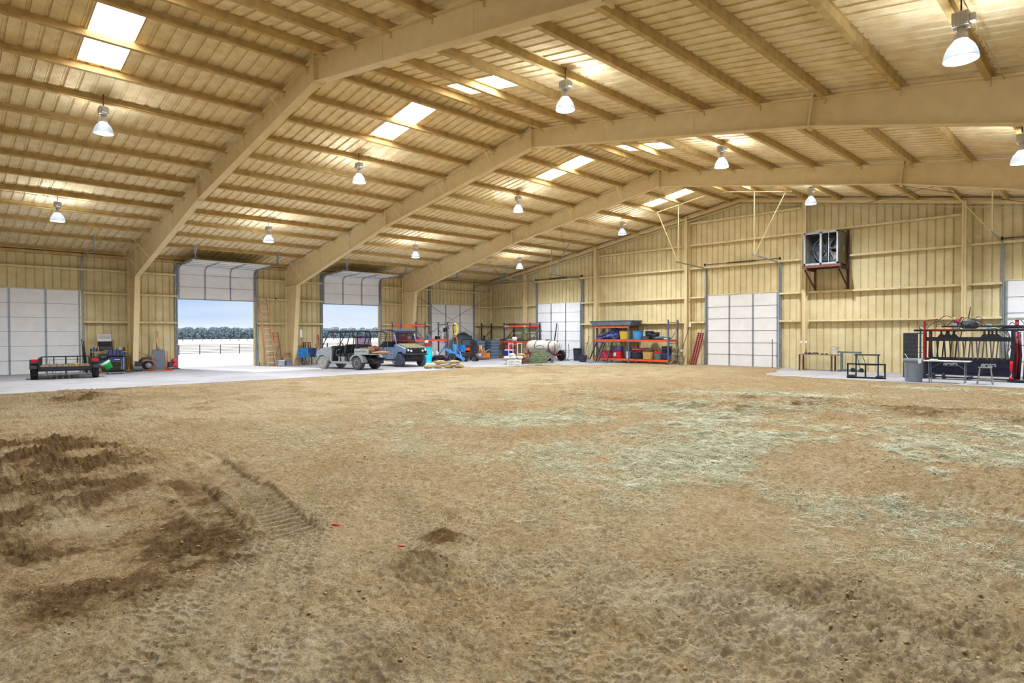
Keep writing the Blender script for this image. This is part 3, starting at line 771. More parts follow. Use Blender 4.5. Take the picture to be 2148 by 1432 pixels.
def clods():
    mb = MB(); n = 0
    ico = bmesh.new(); bmesh.ops.create_icosphere(ico, subdivisions=1, radius=1); iv = np.array([v.co[:] for v in ico.verts]); ifc = np.array([[v.index for v in f.verts] for f in ico.faces]); ico.free()
    n = 120000; x = nprng.uniform(18, 34, n); y = nprng.uniform(-29.8, -18, n); d = np.hypot(x-32.8, y+29.66)
    m, hy, pl_ = masks(x, y)
    rough_ = m+.8*bump(x, y, 31.2, -26.3, 1.7, .6, R(20))+.03
    clump = sm(.1, .5, fbm(x*2.2, y*2.2, 3, 71)+.25)
    keep = (nprng.random(n) < np.clip(rough_*clump*2.2+.05, 0, 1)*np.clip(1.25-d/9, .02, 1)) & (d > 2.3)
    x = x[keep]; y = y[keep]; n = len(x); z = height(x, y)-.03
    s = .002+.010*nprng.random(n)**8+ .0011*np.hypot(x-32.8, y+29.66)*.3
    V = np.empty((n, len(iv), 3))
    for i in range(n):
        k = 1+.22*nprng.standard_normal(len(iv))
        sc = s[i]*np.array([nprng.uniform(.8, 1.5), nprng.uniform(.8, 1.5), nprng.uniform(.5, .9)])
        V[i] = iv*k[:, None]*sc+np.array([x[i], y[i], z[i]+s[i]*.25])
    F = (np.arange(n)[:, None, None]*len(iv)+ifc[None]).reshape(-1, 3); V = V.reshape(-1, 3)
    me = bpy.data.meshes.new('dirt_crumbs'); me.vertices.add(len(V)); me.vertices.foreach_set('co', V.ravel())
    me.loops.add(F.size); me.loops.foreach_set('vertex_index', F.ravel().astype(np.int32)); me.polygons.add(len(F)); me.polygons.foreach_set('loop_start', np.arange(len(F), dtype=np.int32)*3)
    me.update(); me.validate(); me.materials.append(mat('dirt_clod', srgb(164, 140, 104), .95, var=.2, scale=2, bump=.5, tint=srgb(124, 100, 68)))
    ob = bpy.data.objects.new('dirt_crumbs', me); COL.objects.link(ob); tag(ob, 'loose crumbs of dirt over the churned floor', 'dirt', kind='stuff')
clods()
for x, y, a, lb in ((27.93, -27.11, .12, 'red plastic scrap lying on the churned dirt beside the crawler track'), (28.75, -26.95, .06, 'tiny red scrap on the dirt nearer the middle')):
    mb = MB(); mb.blob((0, 0, 0), (a*.42, a*.10, .005), 3, .8); tag(mb.build('plastic_scrap', mat('red_scrap', srgb(206, 70, 60), .5), None, (x, y, float(height(np.array([x]), np.array([y]))[0])-.02), .6), lb, 'scrap')

# ---------------------------------------------------------------- lamps
def glass_like(name, col, clear, glow):
    m = bpy.data.materials.new(name); m.use_nodes = True; nt = m.node_tree; N = nt.nodes; L = nt.links; b = N['Principled BSDF']
    b.inputs['Base Color'].default_value = (*(c*.02 for c in col), 1); b.inputs['Roughness'].default_value = .25
    b.inputs['Emission Color'].default_value = (.9, .95, 1, 1); b.inputs['Emission Strength'].default_value = glow
    tr = N.new('ShaderNodeBsdfTransparent'); tr.inputs[0].default_value = (.97, .98, 1, 1); ms = N.new('ShaderNodeMixShader'); ms.inputs[0].default_value = 1-clear
    L.new(tr.outputs[0], ms.inputs[1]); L.new(b.outputs[0], ms.inputs[2]); L.new(ms.outputs[0], N['Material Output'].inputs[0]); return m
lens_m = glass_like('lamp_lens', (.95, .97, 1), .6, LAMP_LENS/.4); bell_m = glass_like('prismatic_reflector', (.86, .88, .9), .14, LAMP_BELL/.86)
ballast_m = mat('ballast_grey', srgb(205, 205, 205), .5, var=.05)
def make_lamp():
    t = thing('high_bay_lamp', None, 'lamp')
    hk = MB(); hk.tube([(0, 0, .95), (0, 0, .70)], .012, 6); hk.tube(arc((0, 0, .95), .035, -PI/2, PI, 8), .008, 6); hk.build('hook', dark_steel, t)
    b = MB(); b.box(-.10, -.09, .46, .10, .09, .66)
    for i in range(7): b.box(-.10+i*.03, -.105, .48, -.09+i*.03, .105, .64)
    b.box(.10, -.05, .50, .17, .05, .61); b.build('ballast_box', ballast_m, t, bevel=.006)
    nk = MB(); nk.lathe([(.05, .47), (.05, .38), (.08, .37), (.085, .29), (.09, .275)], n=16); nk.build('socket_neck', ballast_m, t)
    bl = MB(); n = 48; prof = [(.10, .38), (.135, .33), (.175, .26), (.205, .18), (.222, .10), (.232, .03), (.236, .0), (.228, .0), (.215, .09), (.195, .18), (.165, .25), (.12, .32), (.09, .36)]
    vs = []
    for r, h in prof:
        h *= .72; r *= .92
        for j in range(n): k = r*(1+(.018 if j % 2 else 0)); vs.append((k*math.cos(2*PI*j/n), k*math.sin(2*PI*j/n), h))
    fs = [(i*n+j, i*n+(j+1) % n, (i+1)*n+(j+1) % n, (i+1)*n+j) for i in range(len(prof)-1) for j in range(n)]
    bl.add(vs, fs, False); bl.build('reflector', bell_m, t)
    ln = MB(); ln.lathe([(.203, .030), (.19, .012), (.12, -.008), (.0, -.014)], n=24, cap=False); ln.build('lens', lens_m, t)
    return t
LP = [(14.55, -26.35, 6.8, 'second row from the door wall, nearest the left edge'), (14.55, -19.1, 6.8, 'second row from the door wall, above the ladders bay'), (14.5, -11.5, 6.87, 'second row from the door wall, between the far frames'), (14.35, -3.8, 6.78, 'second row from the door wall, last before the back wall'),
      (6.82, -26.32, 5.62, 'row by the door wall, above the trailer'), (7.05, -19.1, 5.62, 'row by the door wall, in front of the first open door'), (7.0, -11.5, 5.61, 'row by the door wall, in front of the second open door'), (6.85, -3.8, 5.62, 'row by the door wall, last one in the corner'),
      (23.7, -19.1, 6.81, 'third row, nearest one right of the ridge'), (23.65, -11.5, 6.95, 'third row, between the far frames'), (23.6, -3.8, 6.92, 'third row, last before the back wall fan'),
      (31.05, -19.0, 5.6, 'right row, largest and nearest one in view'), (30.97, -11.5, 5.6, 'right row, cut by the right edge of the picture'), (31.0, -3.8, 5.6, 'right row, last one'), (31.0, -26.5, 5.6, 'right row, over the camera'), (23.7, -26.5, 6.8, 'third row, over the camera')]
l0 = make_lamp()
pl = None
for i, (x, y, z, s) in enumerate(LP):
    o = l0 if i == 0 else dup(l0, (x, y, z)); o.location = (x, y, z)
    zz = zroof(x)-.2-z
    tag(o, 'high bay lamp, %s' % s, 'lamp', 'high bay lamps')
    # short drop rod to the purlin
    pl = bpy.data.lights.new('lamp_bulb', 'POINT') if i == 0 else pl; pl.energy = LAMP_W; pl.shadow_soft_size = .09; pl.color = (.88, .94, 1.0)
    lo = bpy.data.objects.new('lamp_bulb', pl); COL.objects.link(lo); lo.parent = o; lo.location = (0, 0, .14)
    if zz > .97:
        r_ = MB(); r_.tube([(0, 0, .97), (0, 0, zz)], .007, 6); r_.build('drop_rod', dark_steel, o)

# ---------------------------------------------------------------- outside
om = bpy.data.materials.new('pale_dry_ground'); om.use_nodes = True; nt = om.node_tree; N = nt.nodes; L = nt.links; b = N['Principled BSDF']
b.inputs['Roughness'].default_value = .95; tcn = N.new('ShaderNodeTexCoord')
base = mixc(rampn(nz(.12, 8), .35, .65), c4(232, 224, 208), c4(214, 202, 178)); base = mixc(rampn(nz(.9, 9, .8), .58, .66), base, c4(190, 170, 140))
L.new(base, b.inputs['Base Color'])
mb = MB(); mb.add([(-.9, -400, -.03), (-.9, 900, -.03), (-72, 900, -1.6), (-72, -400, -1.6), (-900, 1500, -1.8), (-900, -900, -1.8)], [(0, 3, 2, 1), (3, 5, 4, 2)])
tag(mb.build('outside_ground', om), 'sunlit pale ground outside the open doors', 'ground', kind='structure')
mb = MB(); mb.add([(38.4, -300, -.03), (300, -300, -.03), (300, 200, -.03), (38.4, 200, -.03)], [(0, 1, 2, 3)]); mb.add([(-.9, -300, -.03), (38.4, -300, -.03), (38.4, -38.4, -.03), (-.9, -38.4, -.03)], [(0, 1, 2, 3)])
tag(mb.build('yard_ground', om), 'pale yard on the far sides of the barn', 'ground', kind='structure')
# ---------------------------------------------------------------- objects
def one(name, mb, m, label, cat, loc=(0, 0, 0), rz=0.0, group=None, bevel=0.0, kind=None):
    o = mb.build(name, m, None, loc, rz, bevel); return tag(o, label, cat, group, kind)
def P(name, mb, m, par, bevel=0.0, label=None):
    o = mb.build(name, m, par, bevel=bevel)
    if label: o['label'] = label
    return o
def wheel(par, c, r, w, rim, axis='y', tread_=True, rim_r=.55, name='wheel', side=1):
    """tyre with blocks; rim as sub-part. c local centre"""
    t = MB(); prof = [(r*rim_r, -w/2*.8), (r*.80, -w/2), (r*.95, -w/2*.86), (r, -w/2*.55), (r, w/2*.55), (r*.95, w/2*.86), (r*.80, w/2), (r*rim_r, w/2*.8)]
    t.lathe(prof, n=28, axis=axis)
    if tread_:
        for k in range(22):
            a = 2*PI*k/22
            for s in (-1, 1):
                m_ = Matrix.Rotation(a+(.07 if s > 0 else 0), 4, 'Y' if axis == 'y' else 'X')
                if axis == 'y': t.cbox((0, s*w*.24, r), (r*.10, w*.38, r*.07), m_)
                else: t.cbox((s*w*.24, 0, r), (w*.38, r*.10, r*.07), m_)
    o = t.build(name, rubber, par, c)
    h = MB(); h.lathe([(r*.02, side*w*.30), (r*.16, side*w*.30), (r*.17, side*w*.22), (r*.34, side*w*.16), (r*.50, side*w*.40), (r*rim_r*1.02, side*w*.42), (r*rim_r*1.0, side*w*.1), (r*rim_r, -side*w*.40), (r*.1, -side*w*.2)], n=20, axis=axis)
    h.build('rim', rim, o)
    return o
def bucket(name, x, y, z, r, h, m, label, taper=.86, rim_m=None, group=None, cat='bucket', handle=True, lid=None, ribs=0):
    t = thing(name, label, cat, (x, y, z), 0, group)
    b = MB(); rb = r*taper; th = .006
    prof = [(0.001, 0), (rb, 0), (rb+.002, .01)]
    prof += [(rb+(r-rb)*k/6, h*k/6) for k in range(1, 6)]
    prof += [(r, h*.97), (r+.008, h*.97), (r+.008, h), (r-.004, h), (rb-.004, .012), (.001, .012)]
    if lid: prof = [p for p in prof[:-2]]
    b.lathe(prof, n=26, cap=False); b.build('shell', m, t)
    if rim_m:
        k = MB(); k.lathe([(r+.002, h*.86), (r+.014, h*.86), (r+.014, h*.99), (r+.002, h*.99)], n=26, cap=False); k.build('rim_band', rim_m, t)
    if lid:
        k = MB(); k.lathe([(0.001, h+.012), (r*.8, h+.012), (r+.012, h+.004), (r+.014, h-.05), (r+.002, h-.05)], n=26, cap=False); k.build('lid', lid, t)
    if handle:
        k = MB(); k.tube([(math.cos(a)*(r+.01)*.98, -(r+.012)*.25-math.sin(a)*(r)*.85, h*.9-math.sin(a)*h*.25) for a in [PI*i/12 for i in range(13)]], .004, 5); k.build('handle', galv, t)
    if ribs:
        k = MB()
        for i in range(ribs):
            a = 2*PI*i/ribs; k.bar((math.cos(a)*rb, math.sin(a)*rb, .02), (math.cos(a)*r, math.sin(a)*r, h*.95), .012, .012)
        k.build('ribs', m, t)
    return t
slate = mat('grey_blue_rack', srgb(92, 104, 130), .5)
def upright(par, x, y0, y1, h, m=slate, name='upright_frame', axis='y'):
    f = MB(); pw = .075
    def p(a, b, c): return (x+a, b, c) if axis == 'y' else (b, x+a, c)
    for y in (y0, y1):
        a = p(0, y, 0); b = p(0, y, h); f.bar(a, b, pw, pw*.8)
        f.cbox(p(0, y, .005), (.13, .13, .01))
        k = 0
        while k*.12 < h-.1: f.cbox((a[0], a[1], .08+k*.12), (pw+.004, pw*.8+.008, .02)) if False else None; k += 1
    for i, (z0, z1) in enumerate(((.3, .3), (.3, 1.1), (1.15, 1.15), (1.15, 1.95), (h-.15, h-.15))):
        ya, yb = (y0, y1) if i != 3 else (y1, y0)
        f.bar(p(0, ya, z0), p(0, yb, z1), .03, .03)
    return f.build(name, m, par)
def beam(par, a, b, m=orange_b, h=.11):
    f = MB(); f.bar(a, b, .05, h)
    a_, b_ = Vector(a), Vector(b); d = (b_-a_).normalized()
    for p_ in (a_+d*.02, b_-d*.02): f.cbox(p_-Vector((0, 0, .03)), (.06, .06, .2))
    return f.build('beam', m, par)
tag_m = mat('cream_sticker', srgb(240, 236, 214), .6)

# ===== trailer in front of the near closed door
t = thing('utility_trailer', 'small black open utility trailer parked in front of the near closed white door', 'trailer', (3.85, -25.75, 0), R(-8))
for s in (-1, 1):
    wheel(t, (0.0, s*.96, .335), .335, .22, white_p, rim_r=.56, side=s)
    f = MB(); pr = arc((0, 0, .335), .42, R(10), R(170), 10); pr = [(p[0], p[2]) for p in pr]; pi_ = [(p[0]*.93, (p[1]-.335)*.93+.335) for p in pr]
    f.prism(pr+pi_[::-1], s*.96-.13, s*.96+.13); f.build('fender', black_m, t)
    f = MB(); f.cbox((.42, s*.93, .72), (.05, .2, .10)); f.cbox((.42, s*.80, .72), (.06, .06, .06)); f.build('tail_light', mat('red_lens', srgb(200, 24, 40), .2), t)
f = MB()
f.bar((.55, -.80, .42), (.55, .80, .42), .06, .14); f.bar((-2.3, -.80, .42), (-2.3, .80, .42), .05, .1)
for s in (-1, 1):
    f.bar((.55, s*.80, .42), (-2.3, s*.80, .42), .05, .1); f.bar((.55, s*.80, .78), (-2.3, s*.80, .78), .04, .04)
    for x in (.53, -.2, -.95, -1.65, -2.3): f.bar((x, s*.8, .42), (x, s*.8, .80), .05, .04)
    f.prism([(.56, .42), (.2, .42), (.2, .84), (.5, .84), (.56, .80)], s*.80-.01, s*.80+.01)
f.bar((-2.3, -.8, .78), (-2.3, .8, .78), .04, .04)
for y in (-.4, 0, .4): f.bar((-2.3, y, .42), (-2.3, y, .78), .04, .03)
for x in (-1.8, -1.2, -.6, 0): f.bar((x, -.8, .40), (x, .8, .40), .04, .05)
f.bar((0, -.9, .32), (0, .9, .32), .06, .06)
f.build('frame', black_m, t)
f = MB()
for i in range(9): f.cbox((-.9, -.72+i*.18, .46), (2.75, .165, .035))
f.build('deck', mat('trailer_boards', srgb(150, 128, 96), .8, var=.2, stretch=(1, 6, 1)), t)
f = MB(); f.bar((-2.3, -.5, .40), (-3.3, 0, .40), .05, .08); f.bar((-2.3, .5, .40), (-3.3, 0, .40), .05, .08); f.cbox((-3.35, 0, .42), (.2, .09, .09)); f.build('tongue', black_m, t)
f = MB(); f.tube([(-3.0, 0, .0), (-3.0, 0, .75)], .025, 8); f.cbox((-3.0, 0, .01), (.12, .12, .02)); f.build('jack', galv, t)
f = MB()
for y in (-.55, -.30): f = MB(); f.tube([(.50, y, .36), (.50, y, .14), (.50, y+.16, .14), (.50, y+.16, .36)], .009, 6); f.build('wire_loop', galv, t)
f = MB(); f.tube([(.1, -.5, .48), (.1, -.5, .68), (.1, -.28, .64), (.1, -.28, .48)], .012, 6); f.build('wire_loop', galv, t)
f = MB(); f.blob((-1.2, .35, .50), (.35, .15, .03), 3, .3); one('strap', f, mat('yellow_strap', srgb(196, 168, 50), .7), 'flattened yellow strap lying on the trailer deck', 'strap', (3.85, -25.75, 0), R(-8))

# ===== workbench and what stands on it
by0, by1, bx = -24.45, -23.06, .62
t = thing('workbench', 'workbench with wooden top against the door wall left of the near column', 'workbench', (bx, (by0+by1)/2, 0))
hl = (by1-by0)/2
f = MB(); f.cbox((0, 0, .925), (.62, hl*2, .035)); P('worktop', f, wood, t, .004)
for sx in (-1, 1):
    for sy in (-1, 1): f = MB(); f.cbox((sx*.26, sy*(hl-.1), .455), (.06, .06, .905)); P('leg', f, navy, t)
f = MB(); f.cbox((0, 0, .25), (.56, hl*2-.2, .03)); P('shelf', f, navy, t)
f = MB(); f.cbox((-.02, .12, .62), (.5, .85, .34))
for z in (.52, .63, .74): f.cbox((.235, .12, z), (.02, .8, .09))
P('drawer_unit', f, navy, t, .004)
for z in (.53, .64, .75): f = MB(); f.cbox((.255, .12, z), (.015, .5, .012)); P('drawer_pull', f, galv, t)
t = thing('tool_chest', 'black tool chest with its silver lid standing open on the workbench', 'tool chest', (.62, -23.86, .944))
f = MB(); f.cbox((0, 0, .11), (.32, .52, .22)); f.cbox((-.06, 0, .32), (.2, .52, .22)); P('case', f, black_m, t, .006)
for z in (.05, .11, .17): f = MB(); f.cbox((.165, 0, z), (.015, .49, .05)); P('drawer', f, black_m, t); 
for z in (.065, .125, .185): f = MB(); f.cbox((.178, 0, z), (.012, .46, .010)); P('drawer_trim', f, galv, t)
f = MB(); f.bar((-.15, 0, .45), (-.20, 0, .76), .52, .03, upv=(1, 0, 0)); f.cbox((-.155, 0, .60), (.01, .44, .22)); P('lid', f, mat('chequer_plate', srgb(190, 192, 196), .35, .6, scale=60, var=.25), t)
bc = [('blue', srgb(40, 90, 180), -24.30, .24, .04, 'blue spray bottle at the left end of the workbench'), ('dark', srgb(50, 45, 60), -24.40, .16, .035, 'short dark can at the left end of the workbench'),
      ('rust', srgb(120, 60, 50), -24.20, .20, .035, 'rust coloured can beside the blue bottle on the bench'), ('grey', srgb(190, 190, 185), -24.12, .22, .035, 'pale grey can just left of the tool chest'),
      ('teal', srgb(90, 130, 160), -23.42, .22, .035, 'blue grey bottle right of the tool chest on the bench'), ('yellow', srgb(210, 200, 120), -23.32, .20, .05, 'yellow and white tub on the bench behind the black cart'),
      ('purple', srgb(90, 60, 110), -23.15, .22, .045, 'purple bottle near the right end of the workbench'), ('gold', srgb(206, 170, 40), -23.08, .20, .05, 'yellow jug at the right end of the workbench')]
for n, c, y, h, r, lb in bc:
    t = thing('spray_bottle' if n == 'blue' else 'can', lb, 'bottle' if n in ('blue', 'teal', 'purple', 'gold') else 'can', (.72, y, .944))
    f = MB(); f.lathe([(.001, 0), (r, 0), (r, h*.72), (r*.6, h*.82), (r*.4, h*.86)], n=14); f.build('body', mat('bottle_'+n, c, .35), t)
    f = MB(); f.lathe([(r*.45, h*.85), (r*.45, h), (.001, h)], n=12); f.cbox((.02, 0, h), (.05, .02, .02)); f.build('cap', white_p, t)
f = MB(); f.blob((0, 0, .03), (.12, .2, .03), 2, .3); one('glove', f, mat('lime_glove', srgb(150, 180, 60), .8), 'lime green work glove lying in front of the tool chest', 'glove', (.80, -23.75, .944))

# ===== black tool cart with bins
t = thing('tool_cart', 'black shop cart with upright bins standing in front of the workbench', 'cart', (2.25, -23.78, 0))
for z, n_ in ((.12, 'bottom_tray'), (.74, 'top_tray')):
    f = MB(); f.cbox((0, 0, z), (.42, .56, .05)); f.cbox((.2, 0, z+.03), (.02, .56, .07)); f.cbox((-.2, 0, z+.03), (.02, .56, .07)); P(n_, f, black_m, t)
for sx in (-1, 1):
    for sy in (-1, 1):
        f = MB(); f.bar((sx*.19, sy*.26, .06), (sx*.19, sy*.26, .82), .035, .035); P('post', f, navy if sy < 0 else galv, t)
        f = MB(); f.lathe([(.001, -.015), (.04, -.015), (.04, .015), (.001, .015)], (sx*.19, sy*.26, .04), 12, 'y'); f.cbox((sx*.19, sy*.26, .075), (.05, .05, .03)); P('caster', f, galv, t)
f = MB(); f.cbox((0, .02, .60), (.38, .5, .14)); P('drawer', f, navy, t, .004)
f = MB(); f.cbox((.20, .02, .62), (.02, .2, .02)); P('drawer_pull', f, white_p, t)
for i in range(4):
    f = MB(); y = -.20+i*.135; f.box(-.15, y-.062, 0, .15, y+.062, .26); f.box(-.14, y-.052, .02, .14, y+.052, .27)
    one('parts_bin', f, navy, 'tall navy bin on the cart top, %s from the left' % ORD[i], 'bin', (2.25, -23.78, .768), group='bins on the black cart', bevel=.01)
t = thing('green_tub', 'tilted green and white tub hanging on the side of the black cart', 'tub', (2.35, -24.12, .42), 0)
f = MB(); m_ = Matrix.Rotation(R(35), 4, 'X'); f.lathe([(.001, -.2), (.13, -.2), (.19, .12), (.20, .14), (.17, .12), (.12, -.17), (.001, -.17)], n=20, m=m_, cap=False); P('shell', f, mat('bright_green', srgb(30, 190, 80), .4), t)
f = MB(); f.lathe([(.18, .05), (.20, .05), (.21, .15), (.19, .15)], n=20, m=m_, cap=False); P('rim_band', f, white_p, t)
f = MB(); f.blob((0, 0, .10), (.09, .13, .09), 5, .4); f.tube([(0, -.05, .12), (0, -.25, .25)], .02, 6)
one('grinder', f, mat('dark_tool', srgb(70, 66, 80), .4), 'dark angle grinder hanging left of the black cart above the green tub', 'power tool', (2.15, -24.20, .62))
f = MB(); f.blob((0, 0, .05), (.06, .09, .05), 6, .35); one('rag', f, red_p, 'small red rag on the floor under the workbench', 'rag', (1.2, -24.22, 0))
f = MB(); f.blob((0, 0, .045), (.12, .22, .045), 6, .25, flat=-.0); one('tray', f, dark_steel, 'low dark drain pan on the floor left of the near column', 'pan', (1.75, -23.15, .0))
f = MB()
for k in range(3): f.tube([(.30, -.02+k*.04, 0), (.16, -.02+k*.05, 1.15+k*.12)], .014, 6)
f.blob((.30, 0, .06), (.05, .16, .06), 3, .2)
one('push_broom', f, mat('yellow_handle', srgb(190, 160, 50), .6), 'yellow handled brooms bundled upright right of the workbench', 'broom', (.35, -22.99, 0))
f = MB(); f.bar((.35, 0, 0), (.06, -.1, 1.5), .10, .03); one('plank', f, dark_steel, 'dark narrow plank leaning on the wall beside the near white door', 'plank', (.02, -24.52, 0))

# ===== between near column and first open door
t = thing('compressor', 'grey portable air compressor on the floor right of the near column', 'compressor', (1.1, -22.72, 0))
f = MB(); f.lathe([(.001, -.2), (.09, -.19), (.12, -.15), (.12, .15), (.09, .19), (.001, .2)], (0, 0, .15), 18, 'y'); P('tank', f, mat('grey_tank', srgb(96, 100, 108), .4), t)
f = MB(); f.cbox((0, 0, .32), (.16, .2, .12)); f.cbox((0, -.03, .42), (.1, .1, .1)); P('motor', f, dark_steel, t, .01)
f = MB(); f.tube([(0, -.19, .28), (0, -.19, .45), (0, .19, .45), (0, .19, .28)], .012, 6); P('handle', f, black_m, t)
for s in (-1, 1): f = MB(); f.cbox((0, s*.14, .02), (.22, .03, .04)); P('foot', f, rubber, t)
t = thing('gas_can', 'small red can standing behind the grey compressor', 'can', (.75, -22.82, 0)); f = MB(); f.cbox((0, 0, .17), (.14, .18, .34)); P('body', f, red_p, t, .02); f = MB(); f.tube([(0, .04, .34), (0, .09, .45)], .02, 8); P('spout', f, black_m, t)
t = thing('hose_reel', 'round dark fan motor and coiled brown hose leaning on the wall', 'hose reel', (.75, -22.28, 0))
f = MB(); f.lathe([(.001, -.06), (.26, -.06), (.30, -.02), (.30, .06), (.24, .10), (.001, .11)], (0, -.03, .34), 24, 'x'); P('housing', f, dark_steel, t)
f = MB(); f.blob((.18, .06, .24), (.12, .15, .15), 2, .08); P('motor', f, mat('grey_dome', srgb(130, 132, 145), .35), t)
f = MB()
for k in range(4): f.tube([(.20+k*.022, .30*math.cos(a)+.02*math.sin(3*a+k), .27+(.25-.012*k)*math.sin(a)) for a in [2*PI*i/26 for i in range(26)]], .014, 6, closed=True)
P('hose', f, mat('brown_hose', srgb(150, 104, 90), .6), t)
f = MB(); f.tube([(.1, -.35, 0), (.0, -.95, .0)], .01, 6)
f = MB(); f.bar((.02, -.55, 1.0), (.35, .42, .42), .018, .018); one('steel_rod', f, rust_m, 'thin brown rod leaning diagonally over the round fan motor', 'rod', (.55, -22.2, 0))
t = thing('diamond_plate', 'grey diamond plate sheet standing against the wall below the rope', 'steel sheet', (.48, -21.68, 0))
f = MB(); f.prism([(-.26, 0), (.28, 0), (.27, .5), (.25, .95), (.05, 1.0), (-.28, .98), (-.30, .80), (-.22, .62), (-.25, .45)], 0, .03, 'yz'); P('sheet', f, mat('diamond_plate', srgb(128, 134, 150), .45, .5, scale=30, var=.4, bump=1.0, bscale=40), t)
f = MB()
for i in range(12):
    for j in range(24):
        y = -.24+i*.043; z = .04+j*.04
        f.bar((.035, y-.012, z-.012), (.035, y+.012, z+.012) if (i+j) % 2 else (.035, y+.012, z-.012), .006, .008)
P('raised_pattern', f, mat('bright_diamond', srgb(176, 184, 200), .35, .5), t)
f = MB()
for k in range(5): f.tube([(.06+.02*k, -.05+.02*k, .95), (.05+.012*k, -.02-.012*k, 1.5), (.05, .0, 1.82), (.06, .05+.012*k, 1.45), (.08, .09-.01*k, .95)], .009, 6)
f.blob((.06, 0, 1.80), (.04, .07, .06), 4, .3)
one('rope', f, mat('pink_rope', srgb(206, 168, 140), .8), 'bundle of pale pink rope hanging from a hook above the diamond plate', 'rope', (.42, -21.75, 0))
f = MB(); k = 70
f.tube([(1.2+.22*math.cos(i*.42)*(.6+.4*math.sin(i*.13))+.25*math.sin(i*.05), -22.1+.6*i/k+.28*math.sin(i*.42), .012+.006*(i % 3)) for i in range(k)], .011, 6)
f.tube([(1.1, -21.6, .02), (1.15, -21.3, .1), (.95, -21.1, .35), (.75, -21.08, .45)], .011, 6)
one('air_hose', f, mat('orange_cord', srgb(240, 96, 50), .5), 'orange air hose tangled on the concrete left of the first open door', 'hose')
f = MB(); f.tube([(0, 0, 0), (-.05, 0, .9)], .014, 6); f.cbox((0, 0, .2), (.05, .05, .4)); one('jack_stand', f, red_p, 'thin red jack standing upright beside the diamond plate', 'jack', (.55, -21.34, 0))
t = thing('air_compressor', 'red twin tank air compressor beside the first open door', 'compressor', (.62, -21.06, 0))
for z in (.22, .43):
    f = MB(); f.lathe([(.001, -.20), (.07, -.19), (.105, -.14), (.105, .14), (.07, .19), (.001, .20)], (0, 0, z), 18, 'x'); P('tank', f, mat('pink_red', srgb(222, 66, 72), .4), t)
f = MB(); f.cbox((-.02, -.17, .25), (.22, .16, .25)); P('motor', f, navy, t, .02)
f = MB(); f.tube([(-.18, -.25, .05), (.2, -.25, .05), (.2, .2, .05), (-.18, .2, .05)], .015, 6, closed=True); P('base_frame', f, dark_steel, t)

# ===== right of the first open door
lad_o = mat('faded_orange_ladder', srgb(226, 150, 122), .5)
def ladder(name, label, xb, y0, y1, yt0, yt1, zt, n, m, rung_m, w=.035, thick=.075):
    t = thing(name, label, 'ladder', (xb, 0, 0)); dx = -(xb-.26)
    for a, b in ((y0, yt0), (y1, yt1)):
        f = MB(); f.bar((0, a, 0), (dx, b, zt), w, thick, upv=(1, 0, 0)); P('rail', f, m, t)
    for i in range(n):
        k = (i+.6)/n; f = MB(); f.tube([(dx*k, y0+(yt0-y0)*k, zt*k), (dx*k, y1+(yt1-y1)*k, zt*k)], .016, 6); P('rung', f, rung_m, t)
    return t
ladder('extension_ladder', 'tall faded orange extension ladder leaning on the wall right of the first open door', .95, -16.70, -16.26, -16.86, -16.46, 3.6, 12, lad_o, white_p)
t = thing('step_ladder', 'short wooden step ladder folded against the wall beside the orange ladder', 'ladder', (.6, -15.98, 0))
for a, b in ((-.22, -.16), (.24, .10)): f = MB(); f.bar((0, a, 0), (-.28, b, 1.75), .03, .07, upv=(1, 0, 0)); P('rail', f, mat('ladder_wood', srgb(178, 118, 84), .7), t)
for i in range(5): k = (i+.7)/5.3; f = MB(); f.cbox((-.28*k, .01+.02*k*0, 1.75*k), (.09, .40-.14*k, .025)); P('step', f, mat('ladder_wood', (0, 0, 0)), t)
f = MB(); f.cbox((-.28, -.03, 1.77), (.16, .34, .03)); P('top_cap', f, mat('ladder_wood', (0, 0, 0)), t)
f = MB(); f.bar((-.16, -.10, .4), (-.24, .12, 1.1), .02, .03); P('spreader', f, galv, t)
f = MB(); f.tube([(0, 0, 0), (-.2, -.12, 2.35)], .014, 8); f.cbox((0, 0, .1), (.05, .05, .2)); one('steel_pole', f, mat('grey_green_pole', srgb(90, 110, 120), .5), 'thin grey pole leaning on the wall just right of the first open door', 'pole', (.45, -16.93, 0))
def tote(name, c, d, m, label, lid=None, cat='box', rz=0):
    t = thing(name, label, cat, c, rz); f = MB(); x, y, z = d
    f.prism([(-x/2*.88, 0), (x/2*.88, 0), (x/2, z), (-x/2, z)], -y/2, y/2); P('body', f, m, t, .01)
    f = MB(); f.cbox((0, 0, z+.012), (x*1.04, y*1.04, .03)); P('lid', f, lid or m, t, .006); return t
clear_p = mat('cloudy_plastic', srgb(186, 196, 206), .3)
card = mat('cardboard', srgb(200, 166, 132), .8)
tote('plastic_tote', (.75, -15.95, 0), (.4, .34, .26), clear_p, 'cloudy plastic tote on the floor by the ladders, left one', white_p)
tote('plastic_tote', (.85, -15.55, 0), (.4, .30, .22), mat('blue_grey_plastic', srgb(128, 146, 172), .4), 'blue grey plastic tote on the floor by the ladders, right one')
def carton(c, d, label, rz=0, open_=False):
    t = thing('cardboard_box', label, 'box', c, rz); f = MB(); x, y, z = d; f.cbox((0, 0, z/2), d); P('carton', f, card, t)
    if open_:
        for s in (-1, 1): f = MB(); f.bar((s*x/2, 0, z), (s*(x/2+.08), 0, z+.08), y, .008, upv=(0, 0, 1)); P('flap', f, card, t)
    return t
carton((.5, -15.48, 0), (.4, .5, .42), 'large cardboard box behind the totes at the column foot')
carton((.98, -15.12, 0), (.3, .34, .32), 'smaller open cardboard box in front of the column foot', 0, True)
carton((.5, -15.48, .42), (.22, .24, .16), 'small cardboard box on top of the large one', R(15), True)
